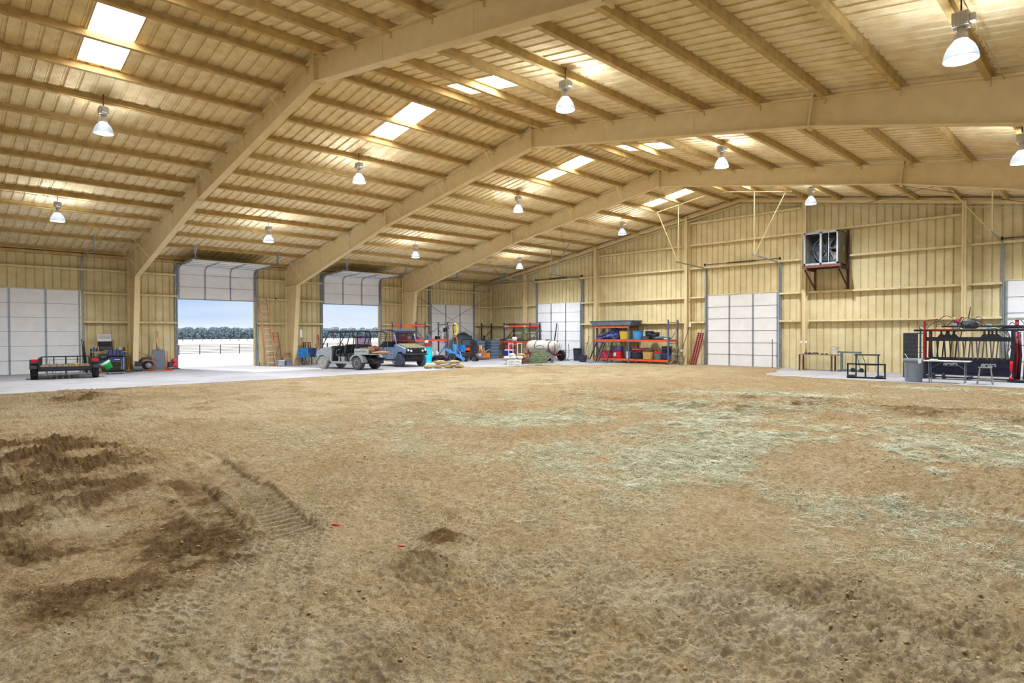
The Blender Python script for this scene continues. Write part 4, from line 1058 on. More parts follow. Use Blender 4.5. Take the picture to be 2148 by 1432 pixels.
t = thing('electrical_box', 'narrow white electrical box on the column between the open doors', 'electrical box', (1.28, -15.02, 1.72))
f = MB(); f.cbox((0, 0, 0), (.10, .12, .42)); P('case', f, white_p, t, .006); f = MB(); f.cbox((.055, 0, .02), (.012, .08, .30)); P('cover', f, white_p, t)
f = MB(); f.tube([(0, 0, .0), (0, 0, 1.5)], .012, 6); one('conduit', f, steel_tan, 'thin conduit running down the column from the white box', 'conduit', (1.17, -15.15, .02))
blue_c = mat('blue_canvas', srgb(36, 120, 184), .7, var=.3, scale=8)
def camp_chair(loc, rz, m, label):
    t = thing('camping_chair', label, 'chair', loc, rz)
    f = MB(); f.cbox((0, 0, .44), (.48, .5, .03)); P('seat', f, m, t, .01)
    f = MB(); f.bar((-.24, 0, .44), (-.34, 0, .92), .5, .03, upv=(1, 0, 0)); P('backrest', f, m, t, .01)
    for s in (-1, 1):
        for a, b in (((.24, s*.26, 0), (-.24, s*.26, .44)), ((-.24, s*.26, 0), (.24, s*.26, .62)), ((.24*s, -.26, 0), (.24*s, .26, .42))):
            f = MB(); f.tube([a, b], .011, 6); P('leg', f, galv, t)
        f = MB(); f.cbox((-.04, s*.28, .63), (.5, .07, .02)); P('armrest', f, m, t)
        f = MB(); f.tube([(-.24, s*.26, .0), (-.25, s*.26, .44), (-.35, s*.26, .92)], .011, 6); P('back_pole', f, galv, t)
    return t
camp_chair((1.55, -15.0, 0), R(-20), blue_c, 'blue canvas camping chair facing the room right of the column')
camp_chair((1.05, -14.35, 0), R(-35), mat('dark_blue_canvas', srgb(44, 70, 120), .7, var=.3), 'dark blue folding chair behind the bright blue camping chair')
t = thing('wooden_stool', 'brown wooden stool stacked behind the camping chairs', 'stool', (.38, -14.25, 0))
for sx in (-1, 1):
    for sy in (-1, 1): f = MB(); f.bar((sx*.17, sy*.2, 0), (sx*.11, sy*.13, 1.2), .04, .04); P('leg', f, rust_m, t)
f = MB(); f.cbox((0, 0, 1.22), (.3, .36, .04)); P('seat', f, mat('brown_wood', srgb(140, 86, 60), .7), t)
for z in (.4, .85): f = MB(); f.cbox((0, 0, z), (.3, .38, .03)); P('rung', f, rust_m, t)
f = MB(); f.tube([(.1, 0, 0), (-.1, -.1, 1.15)], .014, 6); f.bar((.1, .0, .1), (.1, .3, .1), .02, .02); one('pry_bar', f, rust_m, 'brown iron bar leaning by the left edge of the second open door', 'iron bar', (.45, -13.62, 0))
f = MB(); f.cbox((0, 0, .18), (.10, .14, .36)); f.tube([(0, 0, .36), (0, 0, .5)], .02, 6); one('red_canister', f, red_p, 'red canister on the floor left of the second open door', 'canister', (.55, -13.35, 0), bevel=.02)
f = MB(); f.bar((0, 0, 0), (-.3, .0, 1.65), .05, .09); one('red_board', f, mat('faded_red', srgb(206, 120, 104), .6), 'faded red board leaning beside the second open door', 'board', (.38, -13.42, .0))

# ===== buggy with four seats (seen from its left side, nose to the door)
gr_body = mat('grey_green_body', srgb(150, 156, 158), .45, var=.12, scale=5)
dk_pl = mat('dark_green_plastic', srgb(52, 60, 56), .55)
rim_w = mat('dusty_rim', srgb(206, 204, 200), .5)
def P2(par, name, pts, r, m, n=8): f = MB(); f.tube(pts, r, n); return P(name, f, m, par)
t = thing('utility_vehicle', 'grey four seat utility vehicle with flat roof, side on, in the second open door', 'utility vehicle', (7.1, -14.43, 0), R(196.7))
tw_ = .57
dusty = mat('dusty_tyre', srgb(150, 148, 144), .9); grimy = mat('grimy_tyre', srgb(84, 82, 84), .9)
for x in (0, 2.25):
    for s in (-1, 1):
        w_ = wheel(t, (x, s*tw_, .31), .31, .24 if x else .28, rim_w, rim_r=.52, side=s); w_.data.materials[0] = dusty if x else grimy
f = MB()      # nose
nose = [(1.72, .36), (1.98, .34), (2.02, .5), (2.12, .62), (2.25, .68), (2.42, .66), (2.55, .56), (2.72, .58), (2.78, .70), (2.70, .84), (2.45, .98), (2.1, 1.05), (1.85, 1.07), (1.72, 1.0)]
f.prism(nose, -.60, .60); P('front_body', f, gr_body, t, .03)
f = MB(); f.prism([(1.70, .33), (1.76, .33), (1.80, 1.07), (1.66, 1.12), (1.52, 1.04), (1.62, .8)], -.56, .56); P('dashboard', f, dk_pl, t, .02)
f = MB(); f.box(.30, -.58, .27, 1.75, .58, .34); f.box(.32, .54, .27, 1.75, .62, .38); f.box(.32, -.62, .27, 1.75, -.54, .38); P('floor_pan', f, gr_body, t, .01)
for xs_, n_ in ((1.02, 'front'), (.35, 'rear')):
    f = MB(); f.box(xs_-.05, -.5, .34, xs_+.35, .5, .62); P('seat_base', f, gr_body, t, .02)
    f = MB(); f.box(xs_-.08, -.53, .62, xs_+.40, .53, .74); P('seat', f, dk_pl, t, .03)
    f = MB(); f.bar((xs_-.06, 0, .76), (xs_-.16, 0, 1.18), 1.06, .09, upv=(1, 0, 0)); P('backrest', f, dk_pl, t, .03)
f = MB()
for s in (-1, 1):
    f.prism([(p[0], p[2]) for p in arc((0, 0, .31), .44, R(20), R(175), 10)]+[(p[0], p[2]) for p in arc((0, 0, .31), .36, R(175), R(20), 10)], s*.40, s*.74)
    f.prism([(p[0], p[2]) for p in arc((2.25, 0, .31), .42, R(15), R(165), 10)]+[(p[0], p[2]) for p in arc((2.25, 0, .31), .36, R(165), R(15), 10)], s*.44, s*.70)
P('fenders', f, gr_body, t)
f = MB(); f.box(-.66, -.6, .72, .22, .6, .76)
for s in (-1, 1): f.box(-.66, s*.6-.02, .72, .22, s*.6+.02, 1.0)
f.box(.20, -.6, .72, .24, .6, 1.0); P('cargo_bed', f, mat('grey_bed', srgb(160, 166, 166), .45), t, .006)
f = MB(); f.bar((-.68, 0, .74), (-1.02, 0, .74), 1.2, .03); P('tailgate', f, gr_body, t)
f = MB()
for k in range(8): f.box(-.50+k*.085, .622, .84+(k % 2)*.01, -.44+k*.085, .624, .88)
P('bed_lettering', f, dark_steel, t)
f = MB(); f.box(-.75, -.35, .28, .3, .35, .55); f.cbox((-.4, 0, .5), (.7, .9, .12)); f.tube([(0, -.5, .31), (0, .5, .31)], .05, 8); P('chassis', f, black_m, t); f = MB(); f.tube([(2.25, -.5, .31), (2.25, .5, .31)], .04, 8); f.box(1.7, -.3, .24, 2.5, .3, .4); P('front_chassis', f, black_m, t)
f = MB(); f.prism([(1.95, 1.83), (1.9, 1.86), (-.75, 1.86), (-.78, 1.81), (1.9, 1.80)], -.66, .66); P('roof', f, mat('dark_roof', srgb(80, 76, 84), .5), t, .01)
for s in (-1, 1):
    for pts in ([(2.45, s*.55, .95), (1.92, s*.58, 1.76), (1.7, s*.58, 1.80), (-.5, s*.58, 1.80), (-.72, s*.58, 1.70), (-.70, s*.58, 1.5), (-.52, s*.58, .98)],
                [(1.15, s*.58, .32), (1.15, s*.58, 1.80)], [(.62, s*.58, .36), (.80, s*.58, .9), (.55, s*.58, 1.62), (.6, s*.56, 1.8)], [(.62, s*.58, .34), (.3, s*.58, 1.25), (.25, s*.58, 1.6), (.36, s*.57, 1.80)]):
        P2(t, 'cage_tube', pts, .022, black_m)
    P2(t, 'grab_rail', [(1.15, s*.6, .95), (1.38, s*.6, .92), (1.42, s*.6, .72), (1.28, s*.6, .60)], .012, galv, 6)
P2(t, 'cage_tube', [(.25, -.57, 1.55), (.25, .57, 1.55)], .02, black_m); P2(t, 'cage_tube', [(1.9, -.57, 1.78), (1.9, .57, 1.78)], .02, black_m)
f = MB(); f.tube([(1.46+.17*math.cos(a)*.5, .25+.18*math.sin(a), 1.16+.17*math.cos(a)*.5) for a in [2*PI*i/20 for i in range(20)]], .012, 6, closed=True); f.tube([(1.46, .25, 1.16), (1.68, .25, .98)], .015, 6); P('steering_wheel', f, black_m, t)
gm = bpy.data.materials.new('tinted_glass'); gm.use_nodes = True; nt = gm.node_tree; tr = nt.nodes.new('ShaderNodeBsdfTransparent'); tr.inputs[0].default_value = (.52, .46, .60, 1); ms = nt.nodes.new('ShaderNodeMixShader'); ms.inputs[0].default_value = .08; gl = nt.nodes.new('ShaderNodeBsdfGlossy'); gl.inputs['Roughness'].default_value = .05
nt.links.new(tr.outputs[0], ms.inputs[1]); nt.links.new(gl.outputs[0], ms.inputs[2]); nt.links.new(ms.outputs[0], nt.nodes['Material Output'].inputs[0])
f = MB(); f.box(.24, -.53, 1.1, .255, .53, 1.56); P('rear_window', f, gm, t)
for s in (-1, 1): f = MB(); f.cbox((2.72, s*.42, .72), (.06, .18, .08)); P('headlight', f, white_p, t, .02)
f = MB(); f.tube([(2.7, -.5, .48), (2.86, -.4, .5), (2.86, .4, .5), (2.7, .5, .48)], .02, 8); P('bumper', f, black_m, t)
f = MB(); f.bar((2.66, -.45, .62), (2.80, .0, .60), .05, .10); P('grille', f, black_m, t)
Mv = t.matrix_basis.copy()
def onveh(p): return tuple(Mv @ Vector(p))
sack_m = mat('brown_sack', srgb(150, 120, 96), .85, var=.2, scale=9, bump=.4)
for i, (p, d, lb) in enumerate((((-.15, .1, .88), (.42, .42, .20), 'dusty brown sack heaped in the bed of the four seat vehicle'), ((-.32, -.15, 1.0), (.25, .3, .12), 'small reddish sack on top of the brown one in the vehicle bed'), ((-.88, .0, .80), (.26, .52, .08), 'flat tan sack lying over the tailgate of the four seat vehicle'))):
    f = MB(); f.blob((0, 0, 0), d, 20+i, .2, 3, 2.0); one('feed_sack', f, sack_m if i != 1 else mat('red_brown_sack', srgb(140, 84, 76), .8), lb, 'sack', onveh(p), R(17))

# ===== second buggy, nose to the camera
bb = mat('blue_grey_body', srgb(136, 160, 196), .4, var=.08, scale=4)
t = thing('utility_vehicle', 'blue grey crew cab utility vehicle with windshield facing the room', 'utility vehicle', (6.62, -11.56, 0), R(-5))
for x in (0, -2.75):
    for s in (-1, 1): w_ = wheel(t, (x, s*.62, .33), .33, .27, mat('blue_rim', srgb(130, 152, 186), .4), rim_r=.56, side=s); w_.data.materials[0] = mat('dusty_blue_tyre', srgb(92, 102, 122), .9)
f = MB(); f.prism([(-.55, .36), (-.38, .36), (-.36, .62), (-.18, .76), (.18, .76), (.34, .66), (.50, .66), (.58, .78), (.52, .92), (.2, 1.02), (-.45, 1.14), (-.62, 1.14)], -.64, .64); P('front_body', f, bb, t, .02)
f = MB(); f.prism([(.10, 1.04), (.48, .95), (.52, .99), (.1, 1.09), (-.45, 1.19), (-.45, 1.13)], -.52, .52); P('hood_cover', f, mat('camo_hood', srgb(132, 124, 92), .7, var=.4, scale=14, tint=srgb(70, 66, 50)), t, .02)
f = MB(); f.box(.44, -.60, .68, .60, .60, .93); P('grille_panel', f, black_m, t, .02)
f = MB()
for z in (.73, .79, .85): f.box(.60, -.26, z, .62, .26, z+.025)
P('grille', f, dark_steel, t)
for y in (-.50, -.33, .33, .50):
    f = MB(); f.lathe([(.001, 0), (.055, 0), (.06, -.03)], (.64, y, .86 if abs(y) > .4 else .82), 14, 'x'); P('headlight', f, mat('lamp_white', srgb(230, 235, 240), .2), t)
f = MB(); f.tube([(.45, -.66, .60), (.72, -.55, .64), (.76, 0, .64), (.72, .55, .64), (.45, .66, .60)], .03, 8); f.bar((.55, -.40, .62), (.3, -.1, .34), .03, .05); f.bar((.55, .40, .62), (.3, .1, .34), .03, .05); P('bumper', f, black_m, t)
f = MB(); f.box(-2.9, -.35, .28, .35, .35, .42); f.box(-.3, -.5, .30, .42, .5, .58); f.tube([(0, -.55, .33), (0, .55, .33)], .045, 8); f.tube([(-2.75, -.55, .33), (-2.75, .55, .33)], .045, 8); P('chassis', f, black_m, t)
for s in (-1, 1):
    f = MB(); f.prism([(-2.35, .36), (-.58, .36), (-.55, .80), (-.62, 1.0), (-2.1, .98), (-2.35, .85)], s*.64-.02, s*.64+.02); P('door', f, bb, t, .01)
    f = MB(); f.box(-1.45, s*.665-.006, .38, -1.43, s*.665+.006, .98); f.cbox((-1.75, s*.665, .86), (.10, .03, .05)); f.cbox((-.9, s*.665, .6), (.06, .02, .06)); P('door_handle', f, black_m, t)
f = MB(); f.box(-2.35, -.62, .34, -.4, .62, .40); P('floor_pan', f, dark_steel, t)
f = MB(); f.box(-.62, -.6, .9, -.45, .6, 1.12); P('dashboard', f, black_m, t, .02)
for x in (-1.15, -1.95):
    f = MB(); f.box(x-.05, -.55, .62, x+.42, .55, .76); P('seat', f, black_m, t, .03)
    for s in (-1, 1): f = MB(); f.bar((x-.04, s*.3, .76), (x-.14, s*.3, 1.28), .5, .09, upv=(1, 0, 0)); P('backrest', f, mat('dark_cloth', srgb(44, 54, 72), .8), t, .03)
f = MB(); f.prism([(-.72, 1.80), (-.62, 1.74), (-.60, 1.86), (-.9, 1.92), (-2.2, 1.92), (-2.28, 1.87)], -.62, .62); P('roof', f, mat('roof_dark', srgb(62, 72, 96), .45), t, .015)
for s in (-1, 1):
    P2(t, 'cage_tube', [(-.42, s*.60, 1.1), (-.74, s*.58, 1.84), (-2.15, s*.58, 1.88), (-2.33, s*.58, 1.75), (-2.36, s*.60, .9)], .028, bb if s < 0 else galv)
    P2(t, 'cage_tube', [(-1.42, s*.60, .9), (-1.45, s*.58, 1.86)], .025, bb)
    P2(t, 'grab_rail', [(-1.55, s*.64, 1.1), (-1.75, s*.66, 1.2), (-1.85, s*.66, 1.05), (-1.75, s*.64, .98)], .012, galv, 6)
P2(t, 'cage_tube', [(-.74, -.58, 1.84), (-.74, .58, 1.84)], .028, bb)
f = MB(); f.bar((-.43, 0, 1.12), (-.72, 0, 1.76), 1.1, .008, upv=(1, 0, .3)); P('windshield', f, gm, t)
f = MB()
for z in (1.45, 1.55, 1.65, 1.75): f.tube([(-2.3, -.56, z), (-2.3, .56, z)], .012, 6)
for y in (-.3, 0, .3): f.tube([(-2.3, y, 1.2), (-2.3, y, 1.8)], .012, 6)
P('rear_guard', f, black_m, t)
f = MB(); f.tube([(-.75+.08*math.cos(a), .28+.17*math.sin(a), 1.12+.15*math.cos(a)) for a in [2*PI*i/20 for i in range(20)]], .012, 6, closed=True); f.tube([(-.75, .28, 1.12), (-.55, .28, 1.02)], .015, 6); P('steering_wheel', f, black_m, t)
f = MB(); f.box(-3.35, -.62, .72, -2.42, .62, .76); f.box(-3.37, -.62, .72, -3.33, .62, 1.0); f.box(-2.44, -.62, .72, -2.40, .62, 1.0)
for s in (-1, 1): f.box(-3.35, s*.61-.015, .72, -2.42, s*.61+.015, 1.0)
P('cargo_bed', f, bb, t)
Mv = t.matrix_basis.copy()
t = thing('spare_engine', 'dark engine block riding in the cargo bed of the crew cab vehicle', 'engine', onveh((-2.85, -.15, .76))); f = MB(); f.blob((0, 0, .19), (.22, .22, .19), 9, .3, 3, flat=-.19); P('block', f, dark_steel, t); f = MB(); f.lathe([(.001, -.03), (.15, -.03), (.15, .03), (.001, .03)], (.2, -.1, .2), 16, 'x'); P('flywheel', f, black_m, t)

# ===== cyan barrel
t = bucket('plastic_barrel', 3.9, -8.5, 0, .27, .92, mat('cyan_plastic', srgb(40, 214, 230), .4), 'tall bright cyan plastic barrel right of the crew cab vehicle', .88, cat='barrel', handle=False)
t = thing('red_fuel_can', 'red and white canister sitting on the cyan barrel', 'canister', (3.9, -8.5, .93)); f = MB(); f.box(-.20, -.24, 0, .20, .24, .04); f.cbox((0, 0, .13), (.20, .30, .18)); P('body', f, red_p, t, .02); f = MB(); f.blob((0, -.08, .28), (.10, .12, .10), 4, .3); P('lid', f, white_p, t)

# ===== rack near the far column (parallel to the door wall)
def rack(label, xs_, ys_, h, axis, levels, um=slate):
    """uprights at each y in ys_, depth xs_=(back, front) when axis='x' (rack runs along y); swapped otherwise"""
    if axis == 'y': o = (xs_[1], ys_[0], 0)
    else: o = (ys_[0], xs_[1], 0)
    t = thing('pallet_rack', label, 'rack', o)
    for q in ys_:
        if axis == 'y': upright(t, q-ys_[0], xs_[0]-xs_[1], 0, h, um, axis='x')
        else: upright(t, q-ys_[0], xs_[0]-xs_[1], 0, h, um, axis='y')
    for (i, z, rows) in levels:
        a, b = ys_[i]-ys_[0], ys_[i+1]-ys_[0]
        for rr in rows:
            d = 0 if rr == 'f' else xs_[0]-xs_[1]
            if axis == 'y': beam(t, (d, a, z), (d, b, z))
            else: beam(t, (a, d, z), (b, d, z))
        if len(rows) == 2 and z < 2.0:
            f = MB(); n = 7
            d = xs_[0]-xs_[1]
            for k in range(n):
                u = d*(k+.5)/n
                if axis == 'y': f.bar((u, a+.04, z+.05), (u, b-.04, z+.05), .012, .012)
                else: f.bar((a+.04, u, z+.05), (b-.04, u, z+.05), .012, .012)
            m2 = 14
            for k in range(m2):
                v = a+(b-a)*(k+.5)/m2
                if axis == 'y': f.bar((d, v, z+.058), (0, v, z+.058), .012, .012)
                else: f.bar((v, d, z+.058), (v, 0, z+.058), .012, .012)
            P('wire_deck', f, galv, t)
    return t
r1 = rack('blue and orange pallet rack behind the crew cab vehicle near the far column', (1.45, 2.4), (-9.35, -7.58, -5.84), 2.43, 'y', [(0, 2.2, 'fb'), (0, 1.28, 'fb'), (1, 1.28, 'fb'), (1, .16, 'fb'), (0, .16, 'fb')])
f = MB()
for k in range(12): f.tube([(-.92+k*.075, -.03, .95), (-.92+k*.075, -.03, 2.38)], .006, 5)
for k in range(19): f.tube([(-.94, -.03, .95+k*.079), (-.08, -.03, .95+k*.079)], .006, 5)
o = f.build('mesh_panel', mat('pale_mesh', srgb(196, 202, 208), .5), r1, (0, 1.85, 0)); o['label'] = 'grey wire mesh panel tied to the middle frame'
# long handled tools standing in the rack end
for i, (x, y, z, m_, lb, cat) in enumerate(((2.28, -5.70, 2.0, mat('pink_handle', srgb(210, 140, 120), .6), 'pink handled rake leaning on the end frame of the rack', 'rake'), (2.05, -5.66, 1.9, dark_steel, 'dark shovel leaning on the end frame of the rack', 'shovel'), (1.85, -5.68, 1.85, dark_steel, 'second dark shovel, deeper in, leaning on the rack end frame', 'shovel'), (2.45, -5.45, 2.0, mat('pale_handle', srgb(190, 190, 175), .6), 'pale handled shovel leaning outside the rack end frame', 'shovel'))):
    t = thing('garden_tool', lb, cat, (x, y, 0)); f = MB(); f.tube([(0, .12, .0), (0, 0, z)], .015, 6); P('handle', f, m_, t); f = MB(); f.prism([(-.1, z-.05), (.1, z-.05), (.09, z+.16), (0, z+.22), (-.09, z+.16)], -.008, .008); P('blade', f, m_, t)
f = MB()
for k in range(9): f.tube([(.01*k-.04, -.2-.02*k+.26*math.sin(a)*(1-.03*k), 2.0+.42*math.cos(a)*(1-.02*k)) for a in [2*PI*i/24 for i in range(24)]], .016, 6, closed=True)
one('yellow_hose', f, mat('yellow_hose', srgb(236, 214, 90), .5), 'coil of yellow hose hung over the end post of the pallet rack', 'hose', (2.55, -5.12, -.02))
f = MB(); f.tube([(0, -.35, 2.38), (0, .0, 2.38), (0, .05, 1.2)], .02, 6); f.cbox((0, -.05, 2.2), (.04, .5, .04)); one('hose_hanger', f, dark_steel, 'dark bracket sticking out of the rack end that carries the yellow hose', 'bracket', (2.5, -5.45, 0))
# things on rack shelf
sh = [(-9.0, .18, .26, srgb(210, 70, 60), 'red'), (-8.6, .16, .22, srgb(200, 205, 210), 'white'), (-8.2, .2, .30, srgb(60, 80, 150), 'blue'), (-7.9, .14, .22, srgb(190, 60, 90), 'magenta'), (-7.15, .15, .30, srgb(90, 120, 170), 'pale blue'), (-6.85, .14, .20, srgb(236, 160, 170), 'pink'), (-6.45, .2, .24, srgb(40, 40, 48), 'black'), (-6.1, .12, .34, srgb(240, 180, 180), 'light pink')]
for y, r, h, c, nm_ in sh:
    t = thing('jug', '%s container standing on the middle shelf of the rack by the far column' % nm_, 'container', (2.15, y, 1.345))
    f = MB(); f.cbox((0, 0, h*.4), (r*1.2, r*1.3, h*.8)); P('body', f, mat('jug_'+nm_.replace(' ', '_'), c, .4), t, .02); f = MB(); f.lathe([(r*.3, h*.8), (r*.28, h), (.001, h)], n=10); P('cap', f, white_p, t)
for i, (y, c, nm_) in enumerate(((-7.3, srgb(205, 212, 225), 'leftmost'), (-6.95, srgb(214, 220, 230), 'middle'), (-6.55, srgb(190, 200, 215), 'rightmost'))):
    t = thing('jug', 'white plastic jug on the floor shelf right of the cyan barrel, %s' % nm_, 'jug', (2.2, y, .225)); f = MB(); f.lathe([(.001, 0), (.13, 0), (.13, .28), (.06, .36), (.05, .42)], n=14); P('body', f, white_p, t); f = MB(); f.lathe([(.045, .40), (.045, .46), (.001, .46)], n=10); P('cap', f, red_p, t)
f = MB(); f.bar((0, 0, 0), (.15, .9, .9), .05, .05); one('rail', f, mat('pink_rail', srgb(200, 110, 110), .5), 'pink metal rail leaning diagonally in front of the rack end', 'rail', (2.75, -6.4, .0))
t = thing('push_mower', 'black and red mower deck on the floor under the rack end', 'mower', (2.95, -6.95, 0)); f = MB(); f.blob((0, 0, .22), (.3, .42, .16), 8, .15, 3); P('deck', f, black_m, t)
for sx in (-1, 1):
    for sy in (-1, 1): wheel(t, (sx*.24, sy*.32, .11), .11, .06, red_p, axis='x', tread_=False, side=sx)

# ===== blue machine (log splitter like) with two blue drums
blu = mat('sky_blue_paint', srgb(84, 160, 226), .45, var=.15)
t = thing('log_splitter', 'sky blue wheeled machine with curved arms right of the rack', 'machine', (4.35, -6.75, 0), R(40))
f = MB(); f.bar((-.6, 0, .75), (.55, 0, .12), .14, .16); f.bar((-.55, 0, .75), (-.85, 0, .72), .08, .06); f.bar((.0, 0, .45), (0, 0, .85), .10, .10); P('main_beam', f, blu, t, .01)
f = MB(); f.tube([(-.35, .18, .75), (-.5, .18, .45), (-.42, .18, .15), (-.2, .18, .05)], .05, 8); f.tube([(.2, .18, .6), (.28, .18, .35), (.45, .18, .12)], .045, 8); P('curved_arm', f, blu, t)
for s in (-1, 1): wheel(t, (-.15, s*.34, .26), .26, .14, mat('lilac_rim', srgb(150, 130, 180), .5), tread_=False, side=s)
f = MB(); f.tube([(.45, -.3, .12), (.45, .3, .12)], .03, 6); wheel(t, (.62, 0, .14), .14, .1, galv, tread_=False); P('axle', f, galv, t)
for i, (x, y, r, h, z, c, lb) in enumerate(((3.35, -6.05, .13, .52, .5, srgb(60, 170, 226), 'narrow light blue cylinder standing behind the sky blue machine'), (3.45, -5.55, .22, .58, .38, srgb(24, 118, 206), 'bright blue drum standing right behind the sky blue machine'))):
    t = thing('drum', lb, 'drum', (x, y, z*0)); f = MB(); f.lathe([(.001, z), (r, z), (r*1.02, z+.02), (r, z+h*.5), (r*1.02, z+h*.98), (r, z+h), (.001, z+h)], n=22); P('body', f, mat('drum_blue_%d' % i, c, .4), t)
    f = MB(); [f.bar((sx*r*.6, sy*r*.6, 0), (sx*r*.6, sy*r*.6, z), .03, .03) for sx in (-1, 1) for sy in (-1, 1)]; f.cbox((0, 0, z-.02), (r*1.7, r*1.7, .03)); P('stand', f, dark_steel, t)
f = MB(); f.tube([(0, 0, 0), (0, -.02, 1.30), (0, -.12, 1.5), (.0, -.32, 1.52)], .035, 8); f.cbox((0, 0, .03), (.25, .25, .06)); one('engine_hoist', f, mat('orange_yellow_paint', srgb(232, 140, 50), .45), 'orange post with bent top standing behind the blue drums', 'hoist', (2.9, -5.45, 0))
# more clutter between the machines
t = thing('pressure_washer', 'silver and black pressure washer engine between blue machine and mower', 'pressure washer', (4.85, -5.35, 0), R(30))
f = MB(); f.tube([(-.25, -.2, .12), (.25, -.2, .12), (.25, .2, .12), (-.25, .2, .12)], .018, 6, closed=True); f.tube([(-.25, -.2, .12), (-.38, -.2, .75), (-.38, .2, .75), (-.25, .2, .12)], .016, 6); P('frame', f, black_m, t)
f = MB(); f.blob((.02, 0, .32), (.18, .17, .17), 41, .3, 3, 2.5); P('engine', f, mat('silver_engine', srgb(150, 156, 170), .35, .5, var=.4, scale=20), t)
for s in (-1, 1): wheel(t, (-.22, s*.27, .15), .15, .07, rim_w, tread_=False, side=s)
for i, (x, y, z, r, lb) in enumerate(((1.75, -4.75, .0, .26, 'dark tyre lying flat below the yellow hose'), (1.75, -4.75, .165, .24, 'second dark tyre stacked flat below the yellow hose'), (3.2, -6.75, 0, .2, 'small dark tyre lying by the cyan barrel'))):
    t = thing('tyre', lb, 'tyre', (x, y, z+.08)); f = MB(); f.lathe([(r*.5, -.06), (r*.8, -.08), (r, -.05), (r, .05), (r*.8, .08), (r*.5, .06), (r*.5, -.06)], n=26, cap=False); P('tread', f, rubber, t); f = MB(); f.lathe([(.001, -.02), (r*.48, -.03), (r*.48, .03), (.001, .02)], n=20); P('rim', f, dark_steel, t)
f = MB(); f.tube([(0, 0, .02), (.05, .1, .5), (.0, .2, .85), (-.15, .3, .80)], .018, 8); one('black_hose_arc', f, black_m, 'black curved hose arm in front of the galvanised round tank', 'hose', (2.1, -4.1, 0))
# engine jumble
t = thing('tiller', 'dark small engine tiller on the floor between blue machine and orange mower', 'tiller', (4.1, -6.0, 0))
f = MB(); f.blob((0, 0, .34), (.22, .26, .2), 12, .3, 3); f.cbox((.1, -.1, .5), (.14, .14, .12)); P('engine', f, dark_steel, t)
for s in (-1, 1): wheel(t, (0, s*.26, .17), .17, .09, white_p, tread_=False, side=s)
f = MB(); f.tube([(0, .1, .4), (-.4, .12, .8), (-.55, .14, .85)], .015, 6); f.tube([(0, -.1, .4), (-.4, -.12, .8), (-.55, -.14, .85)], .015, 6); P('handle', f, galv, t)
# big galvanised disc leaning on door 5
t = thing('stock_tank', 'large round galvanised tank stood on edge against the corner closed door', 'tank', (.62, -3.3, 0))
f = MB(); n = 40; f.lathe([(.001, -.06), (.30, -.05), (.84, -.02), (.86, .0), (.86, .22), (.90, .24), (.86, .26), (.84, .22), (.83, .02), (.001, .0)], (0, 0, .9), n, 'x', cap=False); P('shell', f, galv, t)
f = MB()
for k in range(12): a = 2*PI*k/12; f.bar((-.03, .1*math.cos(a), .9+.1*math.sin(a)), (-.0, .82*math.cos(a), .9+.82*math.sin(a)), .02, .02)
P('spokes', f, dark_steel, t)
# zero turn mower with roll bar
t = thing('riding_mower', 'orange riding mower with black roll bar in front of the corner tanks', 'mower', (2.6, -4.4, 0), R(-45)); t.scale = (.88, .88, .95)
f = MB(); f.cbox((0, 0, .42), (1.0, .55, .26)); f.cbox((-.35, 0, .62), (.4, .5, .2)); P('body', f, rust_m, t, .03)
f = MB(); f.cbox((.38, 0, .72), (.36, .46, .2)); P('hood', f, mat('hot_orange', srgb(242, 98, 44), .4), t, .03)
f = MB(); f.cbox((-.1, 0, .62), (.4, .42, .1)); f.bar((-.3, 0, .66), (-.38, 0, 1.0), .42, .08, upv=(1, 0, 0)); P('seat', f, black_m, t, .03)
f = MB(); f.tube([(-.42, -.42, .5), (-.42, -.42, 1.30), (-.42, -.36, 1.38), (-.42, .36, 1.38), (-.42, .42, 1.30), (-.42, .42, .5)], .03, 8); P('roll_bar', f, black_m, t)
for x, r in ((-.35, .26), (.5, .15)):
    for s in (-1, 1): wheel(t, (x, s*.46, r), r, .16, mat('cream_rim', srgb(220, 196, 140), .5), tread_=False, side=s)
t = thing('reel_cart', 'brown two wheel cart with a tan wire reel beside the orange mower', 'cart', (4.0, -5.15, 0), R(-30))
f = MB(); f.bar((-.25, 0, .1), (.1, 0, 1.02), .04, .04); f.bar((-.25, .35, .1), (.1, .35, 1.02), .04, .04)
for z in (.2, .5, .8): f.bar((-.25+z*.35, 0, z+.05), (-.25+z*.35, .35, z+.05), .03, .03)
f.bar((-.3, -.05, .15), (.3, -.05, .15), .04, .04); P('frame', f, rust_m, t)
f = MB(); f.lathe([(.08, -.08), (.25, -.08), (.26, -.05), (.12, -.04), (.12, .04), (.26, .05), (.25, .08), (.08, .08)], (-.05, .5, .72), 24, 'y'); P('reel', f, mat('tan_reel', srgb(206, 176, 110), .6), t)
for s in (0, 1): wheel(t, (-.28, -.08+s*.5, .15), .15, .08, mat('cream_rim', (0, 0, 0)), tread_=False, side=-1 if not s else 1)
og = mat('old_orange_paint', srgb(214, 130, 56), .5, var=.25, scale=9)
t = thing('rotary_cutter', 'low orange rotary cutter attachment on the concrete before the totes', 'implement', (3.55, -3.85, 0), R(45))
f = MB(); f.cbox((0, 0, .34), (.85, .5, .06)); f.cbox((0, -.25, .24), (.85, .03, .22)); f.cbox((0, .25, .24), (.85, .03, .22)); f.tube([(-.42, -.2, .42), (.42, -.2, .42)], .04, 8)
for x in (-.42, .42): f.prism([(-.28, .05), (.28, .05), (.3, .25), (.2, .42), (-.2, .42)], x-.015, x+.015, 'yz')
P('deck', f, og, t)
